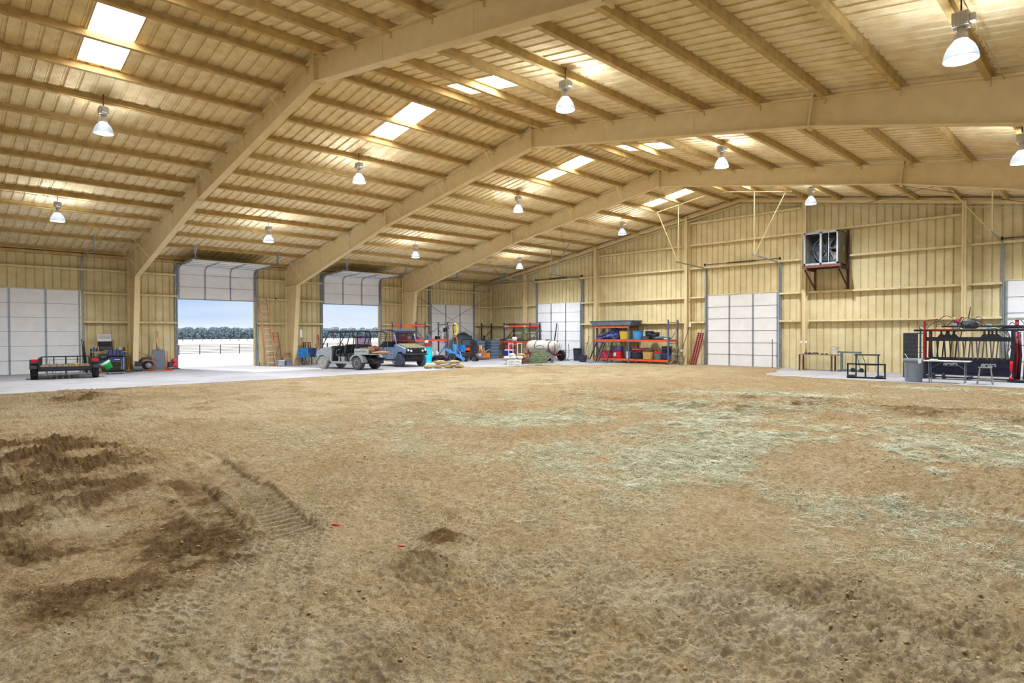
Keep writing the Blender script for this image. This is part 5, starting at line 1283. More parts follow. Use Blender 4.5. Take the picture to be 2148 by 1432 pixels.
for k in range(9):
    f = MB(); f.lathe([(.02, -.008), (.13, -.008), (.13, .008), (.02, .008)], (-.34+k*.085, -.05, .15), 10, 'x'); P('blade', f, rust_m, t)
f = MB(); f.bar((-.15, 0, .36), (0, .35, .68), .05, .05); f.bar((.15, 0, .36), (0, .35, .68), .05, .05); P('hitch', f, og, t)
f = MB(); f.tube([(0, .05, .42), (.3, .3, .62), (.45, .5, .66)], .035, 8); P('drive_shaft', f, galv, t)
# dark totes / bins stack
gt = mat('slate_bin', srgb(88, 104, 120), .5, var=.12)
def cage_bin(c, d, label, rz=0):
    t = thing('storage_bin', label, 'bin', c, rz); x, y, z = d; f = MB()
    f.box(-x/2, -y/2, 0, x/2, y/2, z)
    P('body', f, gt, t, .02)
    f = MB(); n = 6
    for k in range(n):
        zz = z*(k+.5)/n
        for s in (-1, 1):
            f.cbox((0, s*y/2, zz), (x*.98, .03, z/n*.35)); f.cbox((s*x/2, 0, zz), (.03, y*.98, z/n*.35))
    P('ribs', f, mat('slate_bin_rib', srgb(112, 130, 150), .5), t)
    return t
cage_bin((1.9, -2.9, 0), (.75, .7, 1.22), 'tall slate grey ribbed bin behind the orange mower, left one', R(0))
cage_bin((2.35, -2.0, 0), (.7, .7, 1.27), 'tall slate grey ribbed bin at the left end of the corner rack, right one', R(0))
bl = [(1.3, -2.55, 'leftmost'), (1.42, -2.45, 'second'), (1.5, -2.3, 'third')]
for i, (x, y, n_) in enumerate(((.85, -2.2, 'leftmost'), (.95, -1.95, 'middle'), (1.05, -1.7, 'rightmost'))):
    f = MB(); f.bar((.1*i, -.1, 0), (-.15+.12*i, -.25+.16*i, 1.55+.12*(i % 2)), .12, .03); one('metal_bar', f, black_m if i != 1 else galv, '%s dark bar fanned out behind the tall ribbed bins' % n_, 'bar', (x, y, 0))

# ===== sandbags on the slab edge
def sack(d, seed): f = MB(); f.blob((0, 0, d[2]), d, seed, .16, 3, 1.6, flat=-d[2]*.85); return f
burl = mat('burlap', srgb(196, 172, 126), .9, var=.15, scale=14, bump=.5)
pos = [(8.78, -12.02, 0, .25, 'bottom row, leftmost'), (9.04, -11.62, 0, .26, 'bottom row, second from the left'), (9.32, -11.2, 0, .26, 'bottom row, third from the left'), (9.6, -10.78, 0, .26, 'bottom row, rightmost'),
       (9.12, -11.52, .20, .31, 'upper row, left one'), (9.48, -10.98, .20, .31, 'upper row, right one')]
for i, (x, y, z, r, lb) in enumerate(pos): one('sandbag', sack((r, .20, .095), 30+i), mat('sandbag_burlap', srgb(176, 154, 112), .9, var=.2, scale=14, bump=.5), 'tan sandbag at the slab edge, %s' % lb, 'sandbag', (x, y, z), R(48+6*(i % 3)), 'sandbags at the slab edge')

# ===== corner rack on the back wall
r2_ = rack('blue and orange pallet rack in the far corner on the back wall', (-.28, -1.22), (.42, 2.75, 5.2), 2.42, 'x', [(0, 1.12, 'fb'), (1, 1.12, 'fb'), (0, .14, 'f'), (1, 2.18, 'fb')], navy)
f = MB()
for x in (2.9, 3.1, 4.75): f.cbox((x, -1.255, 2.18), (.16, .01, .07))
one('rack_sticker', f, tag_m, 'cream stickers on the top orange beam of the corner rack', 'sticker')
for i in range(14):
    f = MB(); y = -1.15+.07*(i % 7); z = 2.27+.06*(i//7)+.03*rng.random(); a = rng.uniform(-.06, .06)
    f.tube([(rng.uniform(2.7, 3.0), y, z), (rng.uniform(5.2, 5.8), y+a*3, z+rng.uniform(-.02, .06))], .028, 6)
    one('pipe', f, [mat('rusty_pipe', srgb(140, 90, 90), .6, var=.3), mat('grey_pipe', srgb(120, 120, 130), .5)][i % 2], 'one of the long rusty or grey pipes piled on the corner rack', 'pipe', group='pipes on the corner rack')
f = MB()
for k in range(7): f.tube([(.02*k-.06+.30*math.sin(a)*(1-.02*k), -.01*k, .45*math.cos(a)*(1-.03*k)) for a in [2*PI*i/26 for i in range(26)]], .016, 6, closed=True)
one('green_hose', f, mat('green_hose', srgb(40, 120, 100), .5), 'coil of green hose hanging on the front of the corner rack', 'hose', (4.95, -1.38, 1.62))
# things in the corner rack
for i, (x, z, d, c, nm_) in enumerate(((1.0, 1.19, (.22, .2, .07), srgb(90, 90, 100), 'dark grey'), (1.55, 1.19, (.26, .2, .08), srgb(180, 180, 176), 'pale grey'), (2.2, 1.19, (.2, .2, .07), srgb(120, 70, 60), 'rust brown'), (3.0, 1.19, (.25, .22, .06), srgb(208, 180, 160), 'pale pink'), (3.8, 1.19, (.4, .25, .07), srgb(96, 60, 60), 'dark red'))):
    f = MB(); f.blob((0, 0, d[2]), d, 60+i, .35, 3, 2.2, flat=-d[2]*.8); one('strap_pile', f, mat('pile_%d' % i, c, .8, var=.3, scale=12), 'low %s heap of straps on the shelf of the corner rack' % nm_, 'straps', (x, -.85, z))
tote('crate', (1.9, -.8, .2), (.5, .4, .3), mat('grey_crate', srgb(130, 150, 160), .5), 'grey crate on the bottom shelf of the corner rack', cat='crate')
tote('crate', (1.1, -.8, .2), (.4, .4, .22), dark_steel, 'dark crate on the bottom shelf of the corner rack, further left', cat='crate')
bucket('steel_drum', 5.15, -3.0, 0, .35, .66, mat('royal_blue', srgb(30, 60, 176), .4), 'blue drum with white lid behind the pallet of bags', .92, lid=white_p, cat='drum', handle=False)
t = thing('gas_can', 'red fuel can standing on the lid of the blue drum', 'can', (5.0, -3.0, .675)); f = MB(); f.cbox((0, 0, .15), (.36, .26, .3)); P('body', f, red_p, t, .03); f = MB(); f.tube([(-.05, 0, .3), (-.15, 0, .38)], .03, 8); f.tube([(-.1, 0, .30), (-.05, 0, .36), (.08, 0, .36), (.12, 0, .30)], .012, 6); P('spout', f, black_m, t)
carton((4.6, -2.3, 0), (.45, .4, .26), 'brown box on the floor left of the blue drum')
# string trimmers in a stand
t0 = None
for i, (x, y) in enumerate(((6.55, -4.0), (6.72, -4.1), (6.9, -4.2), (7.05, -4.35))):
    t = thing('string_trimmer', 'red shafted string trimmer upside down with white guard, %s from the left' % ORD[i], 'trimmer', (x, y, 0), group='string trimmers by the sprayer tank')
    f = MB(); f.tube([(0, 0, .05), (0, .0, 1.3)], .016, 6); P('shaft', f, red_p, t)
    f = MB(); f.blob((0, -.02, 1.36), (.10, .10, .12), i, .15); P('guard', f, white_p, t)
    f = MB(); f.cbox((0, 0, .15), (.16, .16, .22)); P('engine', f, mat('maroon_plastic', srgb(150, 40, 70), .4), t, .02)
    f = MB(); f.tube([(-.05, -.05, .75), (-.10, -.1, .85), (.10, -.1, .85), (.05, -.05, .75)], .010, 6); P('handle', f, black_m, t)
t = thing('tool_rack', 'pale steel rack holding the string trimmers', 'tool rack', (6.7, -4.25, 0)); f = MB()
for x in (-.35, .4): f.bar((x, 0, 0), (x, 0, 1.12), .05, .05); f.bar((x, .35, 0), (x, .35, 1.12), .05, .05); f.bar((x, 0, .03), (x, .35, .03), .04, .04); f.bar((x, 0, 1.1), (x, .35, 1.1), .04, .04)
f.bar((-.35, 0, 1.05), (.4, 0, 1.05), .03, .03); f.bar((-.35, 0, .1), (.4, 0, .1), .03, .03); P('frame', f, white_p, t)

# ===== sprayer tank on trailer
t = thing('sprayer_trailer', 'white cylindrical tank on a two wheel trailer before the far closed door', 'tank trailer', (7.0, -1.95, 0))
f = MB(); f.lathe([(.001, -1.28), (.20, -1.24), (.36, -1.05), (.41, -.80), (.41, .80), (.36, 1.05), (.20, 1.22), (.001, 1.26)], (0, 0, .86), 32, 'x'); P('tank', f, mat('translucent_white_tank', srgb(206, 200, 188), .35, var=.08, scale=3), t)
for x in (-.30, .85): f = MB(); f.lathe([(.415, -.025), (.425, -.025), (.425, .025), (.415, .025)], (x, 0, .86), 32, 'x', cap=False); P('tank_strap', f, dark_steel, t)
f = MB(); f.lathe([(.001, .06), (.14, .06), (.15, 0)], (.45, 0, 1.26), 16); P('tank_lid', f, dark_steel, t)
for s in (-1, 1): wheel(t, (1.02, s*.62, .33), .33, .16, white_p, rim_r=.66, side=s, tread_=False)
f = MB()
for s in (-1, 1): f.bar((-1.2, s*.30, .40), (1.35, s*.30, .40), .06, .06); f.bar((-.9, s*.30, .4), (-.9, s*.36, .72), .04, .04); f.bar((.9, s*.30, .4), (.9, s*.36, .72), .04, .04)
f.bar((-1.2, -.3, .4), (-1.2, .3, .4), .06, .06); f.bar((1.3, -.3, .4), (1.3, .3, .4), .06, .06); f.tube([(1.02, -.6, .33), (1.02, .6, .33)], .03, 8); f.bar((-1.2, .3, .4), (-1.9, 0, .38), .06, .06); f.bar((-1.2, -.3, .4), (-1.9, 0, .38), .06, .06); f.bar((-1.25, -.35, .85), (-.7, -.42, .35), .03, .03)
P('frame', f, mat('maroon_frame', srgb(150, 40, 50), .5), t)
f = MB(); f.tube([(1.36, -.35, .0), (1.36, -.35, 1.0), (1.28, -.35, 1.12)], .022, 8); P('stand_pole', f, dark_steel, t)
# chute / hopper spreader with wheel
t = thing('hopper', 'grey dusty hopper with a long sloping chute in front of the sprayer tank', 'hopper', (8.65, -3.9, 0), R(25))
f = MB(); f.prism([(-.42, .35), (.1, .25), (.35, .75), (.30, .85), (-.45, .86)], -.35, .35); P('hopper', f, mat('dusty_grey', srgb(140, 138, 132), .8, var=.15, scale=7), t, .02)
f = MB(); f.bar((.05, 0, .72), (.95, 0, .10), .45, .04); f.bar((.05, -.22, .78), (.95, -.22, .16), .03, .14); f.bar((.05, .22, .78), (.95, .22, .16), .03, .14); P('chute', f, mat('dusty_grey', (0, 0, 0)), t)
f = MB(); f.tube(arc((-.05, 0, .70), .30, R(0), R(180), 12), .018, 6); P('handle', f, dark_steel, t)
for s in (-1, 1): wheel(t, (-.2, s*.42, .2), .2, .1, dark_steel, tread_=False, side=s)
f = MB(); f.bar((.7, .15, .3), (.7, .15, 0), .04, .04); f.bar((.7, -.15, .3), (.7, -.15, 0), .04, .04); f.cbox((0, -.36, .62), (.14, .01, .10)); P('leg', f, dark_steel, t)
# bales
hay_m = mat('green_hay', srgb(138, 148, 116), .95, var=.3, scale=18, bump=1, bscale=90, tint=srgb(92, 106, 78))
def bale(label, loc, d, rz, name='hay_bale', loose=False):
    t = thing(name, label, 'hay bale', loc, rz); bm = bmesh.new(); bmesh.ops.create_cube(bm, size=1); bmesh.ops.subdivide_edges(bm, edges=bm.edges[:], cuts=12, use_grid_fill=True)
    vs = []
    for v in bm.verts:
        p = v.co.copy(); q = noise.noise_vector(p*7+Vector(loc))*.05+noise.noise_vector(p*22)*.03
        if loose: k = 1-.45*max(0, p.z)*(1 if True else 0); p.x *= k; p.y *= k
        p = Vector((p.x*d[0]+q.x, p.y*d[1]+q.y, max(0, (p.z+.5)*d[2]+q.z))); vs.append(p)
    fs = [tuple(v.index for v in f.verts) for f in bm.faces]; bm.free()
    f = MB(); f.add(vs, fs, True)
    for i in range(900):
        p = [rng.uniform(-.5, .5) for _ in range(3)]; ax = rng.randrange(3); p[ax] = .5 if ax == 2 or rng.random() < .5 else -.5
        k = 1-.45*max(0, p[2]) if loose else 1
        c_ = Vector((p[0]*d[0]*k, p[1]*d[1]*k, (p[2]+.5)*d[2])); e_ = c_+Vector((rng.uniform(-.07, .07), rng.uniform(-.07, .07), rng.uniform(-.03, .05)))
        if e_.z > 0 and c_.z >= 0: f.bar(c_, e_, .004, .004)
    P('straw_body', f, hay_m, t)
    if not loose:
        for x in (-.2, .2):
            g = MB(); g.tube([(x*d[0]*1.5, -d[1]/2-.01, 0.01), (x*d[0]*1.5, -d[1]/2-.01, d[2]+.01), (x*d[0]*1.5, d[1]/2+.01, d[2]+.01), (x*d[0]*1.5, d[1]/2+.01, .01)], .004, 5); P('twine', g, mat('twine', srgb(170, 150, 110), .9), t)
    return t
bale('upright green hay bale behind the smaller one, right of the pallet', (9.5, -4.92, 0), (.9, .5, .72), R(48), loose=True)
bale('small square green hay bale nearest the dirt edge', (10.05, -5.75, 0), (.62, .36, .36), R(50))
f = MB()
for i in range(2600):
    x, y = rng.gauss(0, .55), rng.gauss(0, .35); z = .01+.07*math.exp(-(x*x/.3+y*y/.12)); a = rng.uniform(0, 6.3); l = rng.uniform(.04, .12)
    f.bar((x, y, z+rng.random()*.03), (x+l*math.cos(a), y+l*math.sin(a), z+rng.random()*.03), .004, .003)
one('loose_hay', f, mat('dry_hay', (0, 0, 0)), 'loose pale hay spilled on the floor in front of the small bale', 'hay', (11.15, -6.1, .02), kind='stuff')
# pallets with bags
pal_w = mat('white_pallet', srgb(226, 226, 220), .7, var=.1); pal_b = mat('brown_pallet', srgb(140, 100, 80), .8, var=.2)
def pallet(loc, m, label, rz, parent=None, lx=1.0, ly=.95):
    t = thing('pallet', label, 'pallet', loc, rz)
    for y in (-ly/2+.04, 0, ly/2-.04): f = MB(); f.box(-lx/2, y-.03, .02, lx/2, y+.03, .12); P('runner', f, m, t)
    for k in range(6): x = -lx/2+.06+k*(lx-.12)/5; f = MB(); f.box(x-.05, -ly/2, .12, x+.05, ly/2, .14); P('deck_board', f, m, t)
    for k in range(3): x = -lx/2+.06+k*(lx-.12)/2; f = MB(); f.box(x-.05, -ly/2, 0, x+.05, ly/2, .02); P('base_board', f, m, t)
    return t
for i, (x, y) in enumerate(((8.95, -6.4), )):
    pallet((x, y, 0), pal_w, 'white painted pallet on the concrete, bottom of its stack', R(52), lx=.8, ly=.9); pallet((x-.02, y+.02, .142), pal_w, 'white painted pallet on top of another under the bags', R(54), lx=.8, ly=.9)
pallet((8.75, -5.45, 0), pal_b, 'brown pallet behind the white ones, bottom of its stack', R(52), lx=.8, ly=.8); pallet((8.73, -5.43, .142), pal_b, 'brown pallet behind the white ones, upper one', R(50), lx=.8, ly=.8)
wb = mat('white_bag', srgb(222, 214, 200), .7, var=.08, scale=8)
for i, (x, y, z, m_, n_) in enumerate(((8.75, -6.72, .284, wb, 'front left'), (8.98, -6.42, .284, wb, 'front middle'), (9.2, -6.12, .284, wb, 'front right'), (8.7, -6.25, .42, wb, 'upper white'), (8.85, -5.55, .284, burl, 'lower tan'), (8.95, -5.75, .42, burl, 'upper tan'))):
    one('feed_bag', sack((.33, .19, .085), 80+i), m_, 'filled %s bag on the pallets by the hay bales, %s' % ('white' if m_ is wb else 'tan', n_), 'bag', (x, y, z), R(-38), 'bags on the pallets')
# post & hand stand & bins in front of door A
f = MB(); f.bar((0, 0, 0), (.16, .28, 2.34), .06, .05); one('steel_post', f, dark_steel, 'dark steel post leaning on the far closed door', 'post', (6.55, -.55, 0))
f = MB(); f.tube([(.05, 0, 0), (0, .2, 1.05)], .012, 6); one('wrecking_bar', f, dark_steel, 'short thin bar leaning on the door beside the dark post', 'bar', (7.05, -.42, 0))
f = MB()
for x in (0, .75): f.tube([(x, 0, 1.05), (x+.02, .02, .3), (x+.05, -.2, .03)], .018, 6)
f.tube([(-.3, -.22, .02), (1.0, -.22, .02)], .02, 6); f.tube([(.38, -.22, .02), (.38, 0, .7)], .018, 6); f.tube([(.3, .0, .5), (.75, 0, .5)], .014, 6)
one('pipe_stand', f, mat('green_grey_pipe', srgb(90, 104, 100), .5), 'bent grey pipe stand in front of the far closed door', 'pipe stand', (7.25, -.62, 0))
bucket('waste_bin', 8.72, -.62, 0, .27, .76, mat('charcoal_plastic', srgb(52, 58, 72), .5), 'tall charcoal bin by the right edge of the far closed door', .8, cat='bin', handle=False)
bucket('tub', 10.15, -1.85, .02, .25, .38, mat('charcoal_plastic', (0, 0, 0)), 'low dark tub on the dirt left of the long rack', .82, cat='tub')
# ===== long rack with buckets
rk3 = rack('long blue and orange pallet rack full of buckets on the back wall', (-.32, -1.25), (10.5, 12.97, 15.5), 2.42, 'x', [(0, 2.05, 'fb'), (0, 1.28, 'fb'), (1, 1.28, 'fb'), (0, .20, 'fb'), (1, .20, 'fb')], slate)
t = thing('plastic_tray', 'long dark grey tray lying across the top of the long rack', 'tray', (11.75, -.80, 2.115))
f = MB(); f.prism([(-1.3, 0), (1.30, 0), (1.50, .30), (-1.55, .30)], -.5, -.47); f.prism([(-1.3, 0), (1.30, 0), (1.50, .30), (-1.55, .30)], .44, .47); f.box(-1.3, -.5, 0, 1.30, .47, .02)
f.bar((-1.3, 0, .01), (-1.55, 0, .30), .02, .96, upv=(0, 1, 0)); f.bar((1.30, 0, .01), (1.50, 0, .30), .02, .96, upv=(0, 1, 0))
for k in range(9): f.cbox((-1.2+k*.29, -.505, .15), (.03, .012, .26))
f.cbox((0, -.51, .295), (3.0, .03, .025)); P('shell', f, mat('weathered_grey_plastic', srgb(104, 112, 120), .6, var=.2, scale=5), t)
f = MB(); f.blob((-.35, 0, .12), (.5, .3, .14), 11, .35, 4, 2.2, flat=-.12); f.blob((.35, .0, .24), (.42, .32, .30), 12, .32, 4, 2.4, flat=-.24); f.tube([(-.7, -.25, .12), (-.1, -.28, .35), (.5, -.2, .58)], .04, 8)
one('tarp', f, mat('blue_tarp', srgb(88, 104, 176), .45, var=.45, scale=7, tint=srgb(30, 32, 70), bump=.6, bscale=9), 'crumpled blue tarp on the middle shelf of the long rack', 'tarp', (11.4, -.85, 1.345))
Y3 = -1.0
bucket('bucket', 12.55, Y3, 1.345, .33, .48, mat('mustard_plastic', srgb(214, 180, 74), .5, var=.15, stretch=(6, 6, .5)), 'mustard yellow tub on the middle shelf of the long rack', .85, cat='tub', handle=False)
bucket('bucket', 13.42, Y3, 1.345, .30, .49, mat('azure_plastic', srgb(64, 150, 214), .4), 'bright blue tub on the middle shelf right of the centre post', .88, cat='tub', handle=False)
bucket('bucket', 13.95, Y3+.35, 1.345, .24, .46, mat('dark_blue_tub', srgb(38, 50, 74), .5), 'dark blue tub behind the shallow grey one on the middle shelf', .85, cat='tub')
bucket('bucket', 14.38, Y3+.22, 1.345, .26, .40, mat('near_black_tub', srgb(42, 46, 50), .5), 'black tub on the middle shelf left of the folded cloth', .85, cat='tub')
bucket('bucket', 14.0, Y3-.08, 1.345, .25, .19, mat('grey_pan', srgb(84, 88, 96), .5), 'shallow grey pan in front of the dark tubs', .85, cat='pan', handle=False)
f = MB(); f.blob((0, 0, .07), (.5, .28, .09), 17, .3, 3, 2.4, flat=-.07); one('folded_cloth', f, mat('grey_cloth', srgb(96, 104, 116), .85, var=.25, scale=9), 'grey folded cloth lying at the right of the middle shelf', 'cloth', (14.85, -.9, 1.345))
f = MB(); f.blob((0, 0, .04), (.12, .08, .04), 4, .2); one('glove', f, tag_m, 'cream glove on the shelf beside the grey cloth', 'glove', (15.25, -1.12, 1.345))
ZB = .268
bucket('bucket', 11.25, Y3, ZB, .33, .42, mat('magenta_tub', srgb(196, 60, 100), .5, var=.2), 'magenta tub on the bottom shelf behind the black frame', .92, cat='tub', handle=False)
bucket('bucket', 11.25, Y3, ZB+.42, .33, .26, mat('khaki_tub', srgb(150, 146, 110), .6), 'khaki tub stacked on the magenta one', .92, cat='tub', handle=False)
b_ = bucket('bucket', 12.08, Y3, ZB, .29, .44, red_p, 'red bucket with square white label on the bottom shelf', .94)
f = MB(); f.lathe([(.292, .12), (.292, .34)], n=40, cap=False); 
f = MB(); vs = []
for k in range(7):
    a = R(-125+k*7); rr_ = .288
    vs += [(rr_*math.cos(a), rr_*math.sin(a), .12), (rr_*math.cos(a), rr_*math.sin(a), .32)]
f.add(vs, [(2*k, 2*k+2, 2*k+3, 2*k+1) for k in range(6)]); P('paper_label', f, white_p, b_)
bucket('bucket', 12.08, Y3, ZB+.445, .29, .20, mat('slate_blue_tub', srgb(70, 86, 150), .5), 'blue tub stacked on the labelled red bucket', .95, rim_m=mat('slate_blue_tub', (0, 0, 0)))
bucket('bucket', 12.62, Y3+.2, ZB, .22, .55, mat('grey_bucket', srgb(110, 120, 130), .5), 'grey bucket beside the centre post on the bottom shelf', .88)
bucket('bucket', 12.86, Y3-.12, ZB, .115, .40, white_p, 'narrow white bucket against the centre post', .95)
bucket('bucket', 13.42, Y3, ZB, .34, .56, mat('charcoal_tub', srgb(44, 48, 66), .5), 'charcoal tub with a red rim on the bottom shelf', .88, rim_m=mat('bright_red_rim', srgb(226, 44, 46), .4))
bucket('bucket', 14.1, Y3, ZB, .33, .50, mat('streaked_yellow', srgb(206, 176, 106), .6, var=.3, stretch=(5, 5, .4), tint=srgb(140, 112, 70)), 'streaky yellow tub in the middle of the right bottom shelf', .88, cat='tub', rim_m=black_m)
bucket('bucket', 14.75, Y3, ZB, .235, .40, mat('green_grey_tub', srgb(96, 110, 120), .5), 'grey bucket with a red lid left of the navy buckets', .92, lid=red_p)
bucket('bucket', 15.2, Y3+.1, ZB, .26, .42, mat('navy_tub', srgb(50, 62, 100), .5), 'navy bucket at the right end of the bottom shelf', .88)
bucket('bucket', 15.2, Y3+.1, ZB+.425, .27, .28, mat('navy_dark_tub', srgb(34, 42, 62), .5), 'dark navy bucket nested on the navy one', .9)
# black leaning frame
t = thing('steel_frame_stand', 'black steel frame leaning on the left bay of the long rack', 'frame', (11.35, -1.75, 0), R(-6))
for x in (-.62, -.1, .1, .72): f = MB(); f.bar((x*1.05, -.28, 0.02), (x*.9, .30, 1.19), .05, .05); P('leg', f, black_m, t)
f = MB(); f.bar((-.60, .30, 1.2), (.70, .30, 1.2), .14, .05); P('top_rail', f, mat('dull_steel', srgb(120, 130, 144), .4, .5), t)
f = MB(); f.bar((.05, -.27, .05), (.8, -.27, .03), .10, .05); f.bar((-.65, -.27, .05), (-.35, -.27, .05), .08, .05); P('foot_rail', f, galv, t)
f = MB(); f.bar((-.35, .2, .95), (.05, -.1, .3), .04, .03); f.bar((-.3, -.1, .35), (-.1, .2, 1.0), .03, .03); P('brace', f, black_m, t)
f = MB(); f.cbox((0, 0, .08), (.38, .19, .16)); one('concrete_block', f, mat('cinder', srgb(150, 154, 158), .9), 'grey concrete block at the foot of the black frame', 'block', (10.95, -2.15, .02), R(-8))
f = MB()
for k in range(7): f.bar((-.02, -.1, .15+k*.13), (.38, .05, .22+k*.13), .008, .008); f.bar((.38, -.1, .15+k*.13), (-.02, .05, .22+k*.13), .008, .008)
f.bar((-.03, -.1, .02), (-.03, .2, 1.15), .02, .02); f.bar((.4, -.1, .02), (.4, .2, 1.15), .02, .02)
one('wire_lattice', f, galv, 'small diamond wire lattice standing at the left of the long rack', 'lattice', (10.02, -1.42, .02))
for i, (x, h, m_, lb) in enumerate(((9.35, 1.5, dark_steel, 'dark handled pitchfork leaning on the wall right of the far closed door'), (9.6, 1.25, wood, 'pale wooden handled shovel leaning beside the long rack'))):
    f = MB(); f.tube([(0, -.35, 0.03), (.05, .1, h)], .015, 6); f.tube([(0.01, -.25, .72*h), (.10, -.2, .72*h)], .012, 6); one('long_tool', f, m_, lb, 'hand tool', (x, -.42, 0))
# hand cart with two wheels at right end of rack
t = thing('hand_truck', 'grey two wheel cart frame at the right end of the long rack', 'cart', (15.96, -1.2, 0), R(-10))
for s in (-1, 1):
    f = MB(); f.tube([(s*.30, .25*math.cos(a), .27+.25*math.sin(a)) for a in [2*PI*i/24 for i in range(24)]], .02, 6, closed=True)
    w_ = P('wheel', f, mat('khaki_tyre', srgb(96, 98, 84), .8), t)
    f = MB()
    for k in range(8): a = 2*PI*k/8; f.bar((s*.30, 0, .27), (s*.30, .24*math.cos(a), .27+.24*math.sin(a)), .01, .01)
    P('spokes', f, mat('khaki_paint', srgb(170, 166, 140), .6), w_)
f = MB(); f.tube([(-.3, 0, .27), (.3, 0, .27)], .015, 6)
for s in (-1, 1): f.tube([(s*.18, 0, .27), (s*.22, .0, 1.05), (s*.14, .0, 1.12), (s*.05, .0, .9), (0, 0, .62)], .013, 6); f.tube([(s*.18, 0, .27), (s*.25, -.3, .05)], .013, 6)
f.tube([(-.25, -.3, .05), (.25, -.3, .05)], .013, 6); f.tube([(-.2, 0, .6), (.2, 0, .6)], .013, 6); P('frame', f, mat('khaki_paint', (0, 0, 0)), t)
f = MB(); f.tube([(-.5, 0, .75), (0, .0, 2.15)], .012, 6); f.tube([(-.72, -.02, .1), (-.5, 0, .75)], .012, 6)
t = thing('pole_broom', 'thin pole with white ends leaning on the wall left of the red augers', 'pole', (16.42, -.62, 0)); P('pole', f, mat('green_grey_pole', (0, 0, 0)), t)
for c_, d_ in (((0, 0, 2.14), (.10, .05, .24)), ((-.5, 0, .76), (.12, .05, .12))): f = MB(); f.cbox(c_, d_); P('white_end', f, white_p, t, .01)
for i in range(3):
    t = thing('red_auger', 'dark red studded post leaning on the wall, %s of three' % ('leftmost', 'middle one', 'rightmost')[i], 'post', (16.47+i*.13, -.62, .02), group='red posts by the middle door')
    f = MB(); f.bar((0, 0, 0), (.26, .36, 1.70-.01*i), .06, .06); P('bar', f, mat('maroon_post', srgb(150, 54, 66), .5, var=.25, scale=20), t)
    f = MB()
    for k in range(16): q = (k+.5)/16; f.cbox((.26*q-.01, .36*q-.03, 1.7*q), (.085, .03, .03))
    P('studs', f, mat('maroon_post', (0, 0, 0)), t)
# ===== right part of the back wall
f = MB(); f.box(-.012, -.012, 0, .012, .012, 1.38); one('ground_rod', f, dark_steel, 'thin steel rod standing on the floor before the middle door', 'rod', (20.8, -.75, .02))
t = thing('evaporative_fan', 'large grey box fan unit mounted high on the back wall', 'fan', (23.13, -.25, 4.70))
W, D, Hh = 1.42, 1.06, 1.45; x0 = -.70
fanm = mat('fan_grey', srgb(176, 182, 190), .45, var=.05); fbox = mat('fan_dusty_side', srgb(132, 126, 112), .6, var=.2, scale=3)
f = MB(); f.box(x0, -D, 0, x0+W, 0, .03); f.box(x0, -D, Hh-.03, x0+W, 0, Hh); f.box(x0, -D, 0, x0+.03, 0, Hh); f.box(x0+W-.03, -D, 0, x0+W, 0, Hh); P('casing', f, fbox, t)
f = MB()
for a in ((x0, x0+.07, 0, Hh), (x0+W-.07, x0+W, 0, Hh), (x0+W*.47, x0+W*.53, 0, Hh)): f.box(a[0], -D-.02, a[2], a[1], -D+.02, a[3])
f.box(x0, -D-.02, 0, x0+W, -D+.02, .08); f.box(x0, -D-.02, Hh-.08, x0+W, -D+.02, Hh); f.box(x0+W*.72, -D-.01, .08, x0+W*.74, -D+.01, Hh-.08); P('front_frame', f, mat('fan_frame_grey', srgb(142, 150, 160), .5), t)
xc, zc = x0+W*.56, Hh*.5
f = MB()
f.prism([(x0, 0), (x0+W, 0), (x0+W, Hh), (x0, Hh)], -.18, -.16) if False else None
f.lathe([(.60, -.42), (.64, -.42), (.64, -.18), (.60, -.18)], (xc, 0, zc), 40, 'y', cap=False)
P('venturi_ring', f, galv, t)
f = MB(); f.box(x0+.03, -.20, .03, x0+W-.03, -.17, Hh-.03); P('back_panel', f, mat('fan_inner', srgb(84, 94, 104), .6, var=.2), t)
for k in range(6):
    f = MB(); a = 2*PI*k/6+.3
    pts = [(r_*math.cos(a+.38*s*(.45+.55*r_/.58)), -.34+.10*s, r_*math.sin(a+.38*s*(.45+.55*r_/.58))) for r_, s in ((.10, -1), (.35, -1), (.57, -1), (.57, 1), (.35, 1), (.10, 1))]
    f.add([(xc+p[0], p[1], zc+p[2]) for p in pts]+[(xc+p[0], p[1]+.008, zc+p[2]) for p in pts], [(0, 1, 4, 5), (1, 2, 3, 4), (11, 10, 7, 6), (10, 9, 8, 7)]+[(i, (i+1) % 6, (i+1) % 6+6, i+6) for i in range(6)])
    P('blade', f, mat('fan_blade', srgb(170, 164, 150), .4, .3), t)
f = MB(); f.lathe([(.001, -.40), (.10, -.40), (.12, -.36), (.12, -.28), (.001, -.27)], (xc, 0, zc), 20, 'y'); f.tube([(xc+.16*math.cos(a), -.46, zc+.16*math.sin(a)) for a in [2*PI*i/24 for i in range(24)]], .012, 6, closed=True); P('hub', f, galv, t)
f = MB(); f.bar((x0+.05, -.50, zc), (x0+W-.05, -.50, zc), .03, .04); f.bar((xc, -.50, .05), (xc, -.50, Hh-.05), .03, .04); f.cbox((xc, -.62, .28), (.22, .24, .2)); P('motor_mount', f, dark_steel, t)
t = thing('fan_bracket', 'rusty brown steel bracket carrying the wall fan', 'bracket', (23.13, -.25, 0))
for s in (-.58, .80):
    f = MB(); f.box(s-.045, -.06, 3.64, s+.045, .02, 6.25 if s > 0 else 4.6); f.bar((s, -.03, 3.70), (s-.08 if s > 0 else s-.1, -1.02, 4.52), .05, .05); f.bar((s, 0, 4.55), (s, -1.08, 4.55), .06, .14); P('bracket_arm', f, rust_m if s < 0 else mat('dark_rust', srgb(66, 44, 42), .7), t)
for q in (-1.10, -.2): f = MB(); f.box(-.74, q, 4.58, .84, q+.08, 4.70); P('cross_rail', f, rust_m, t)
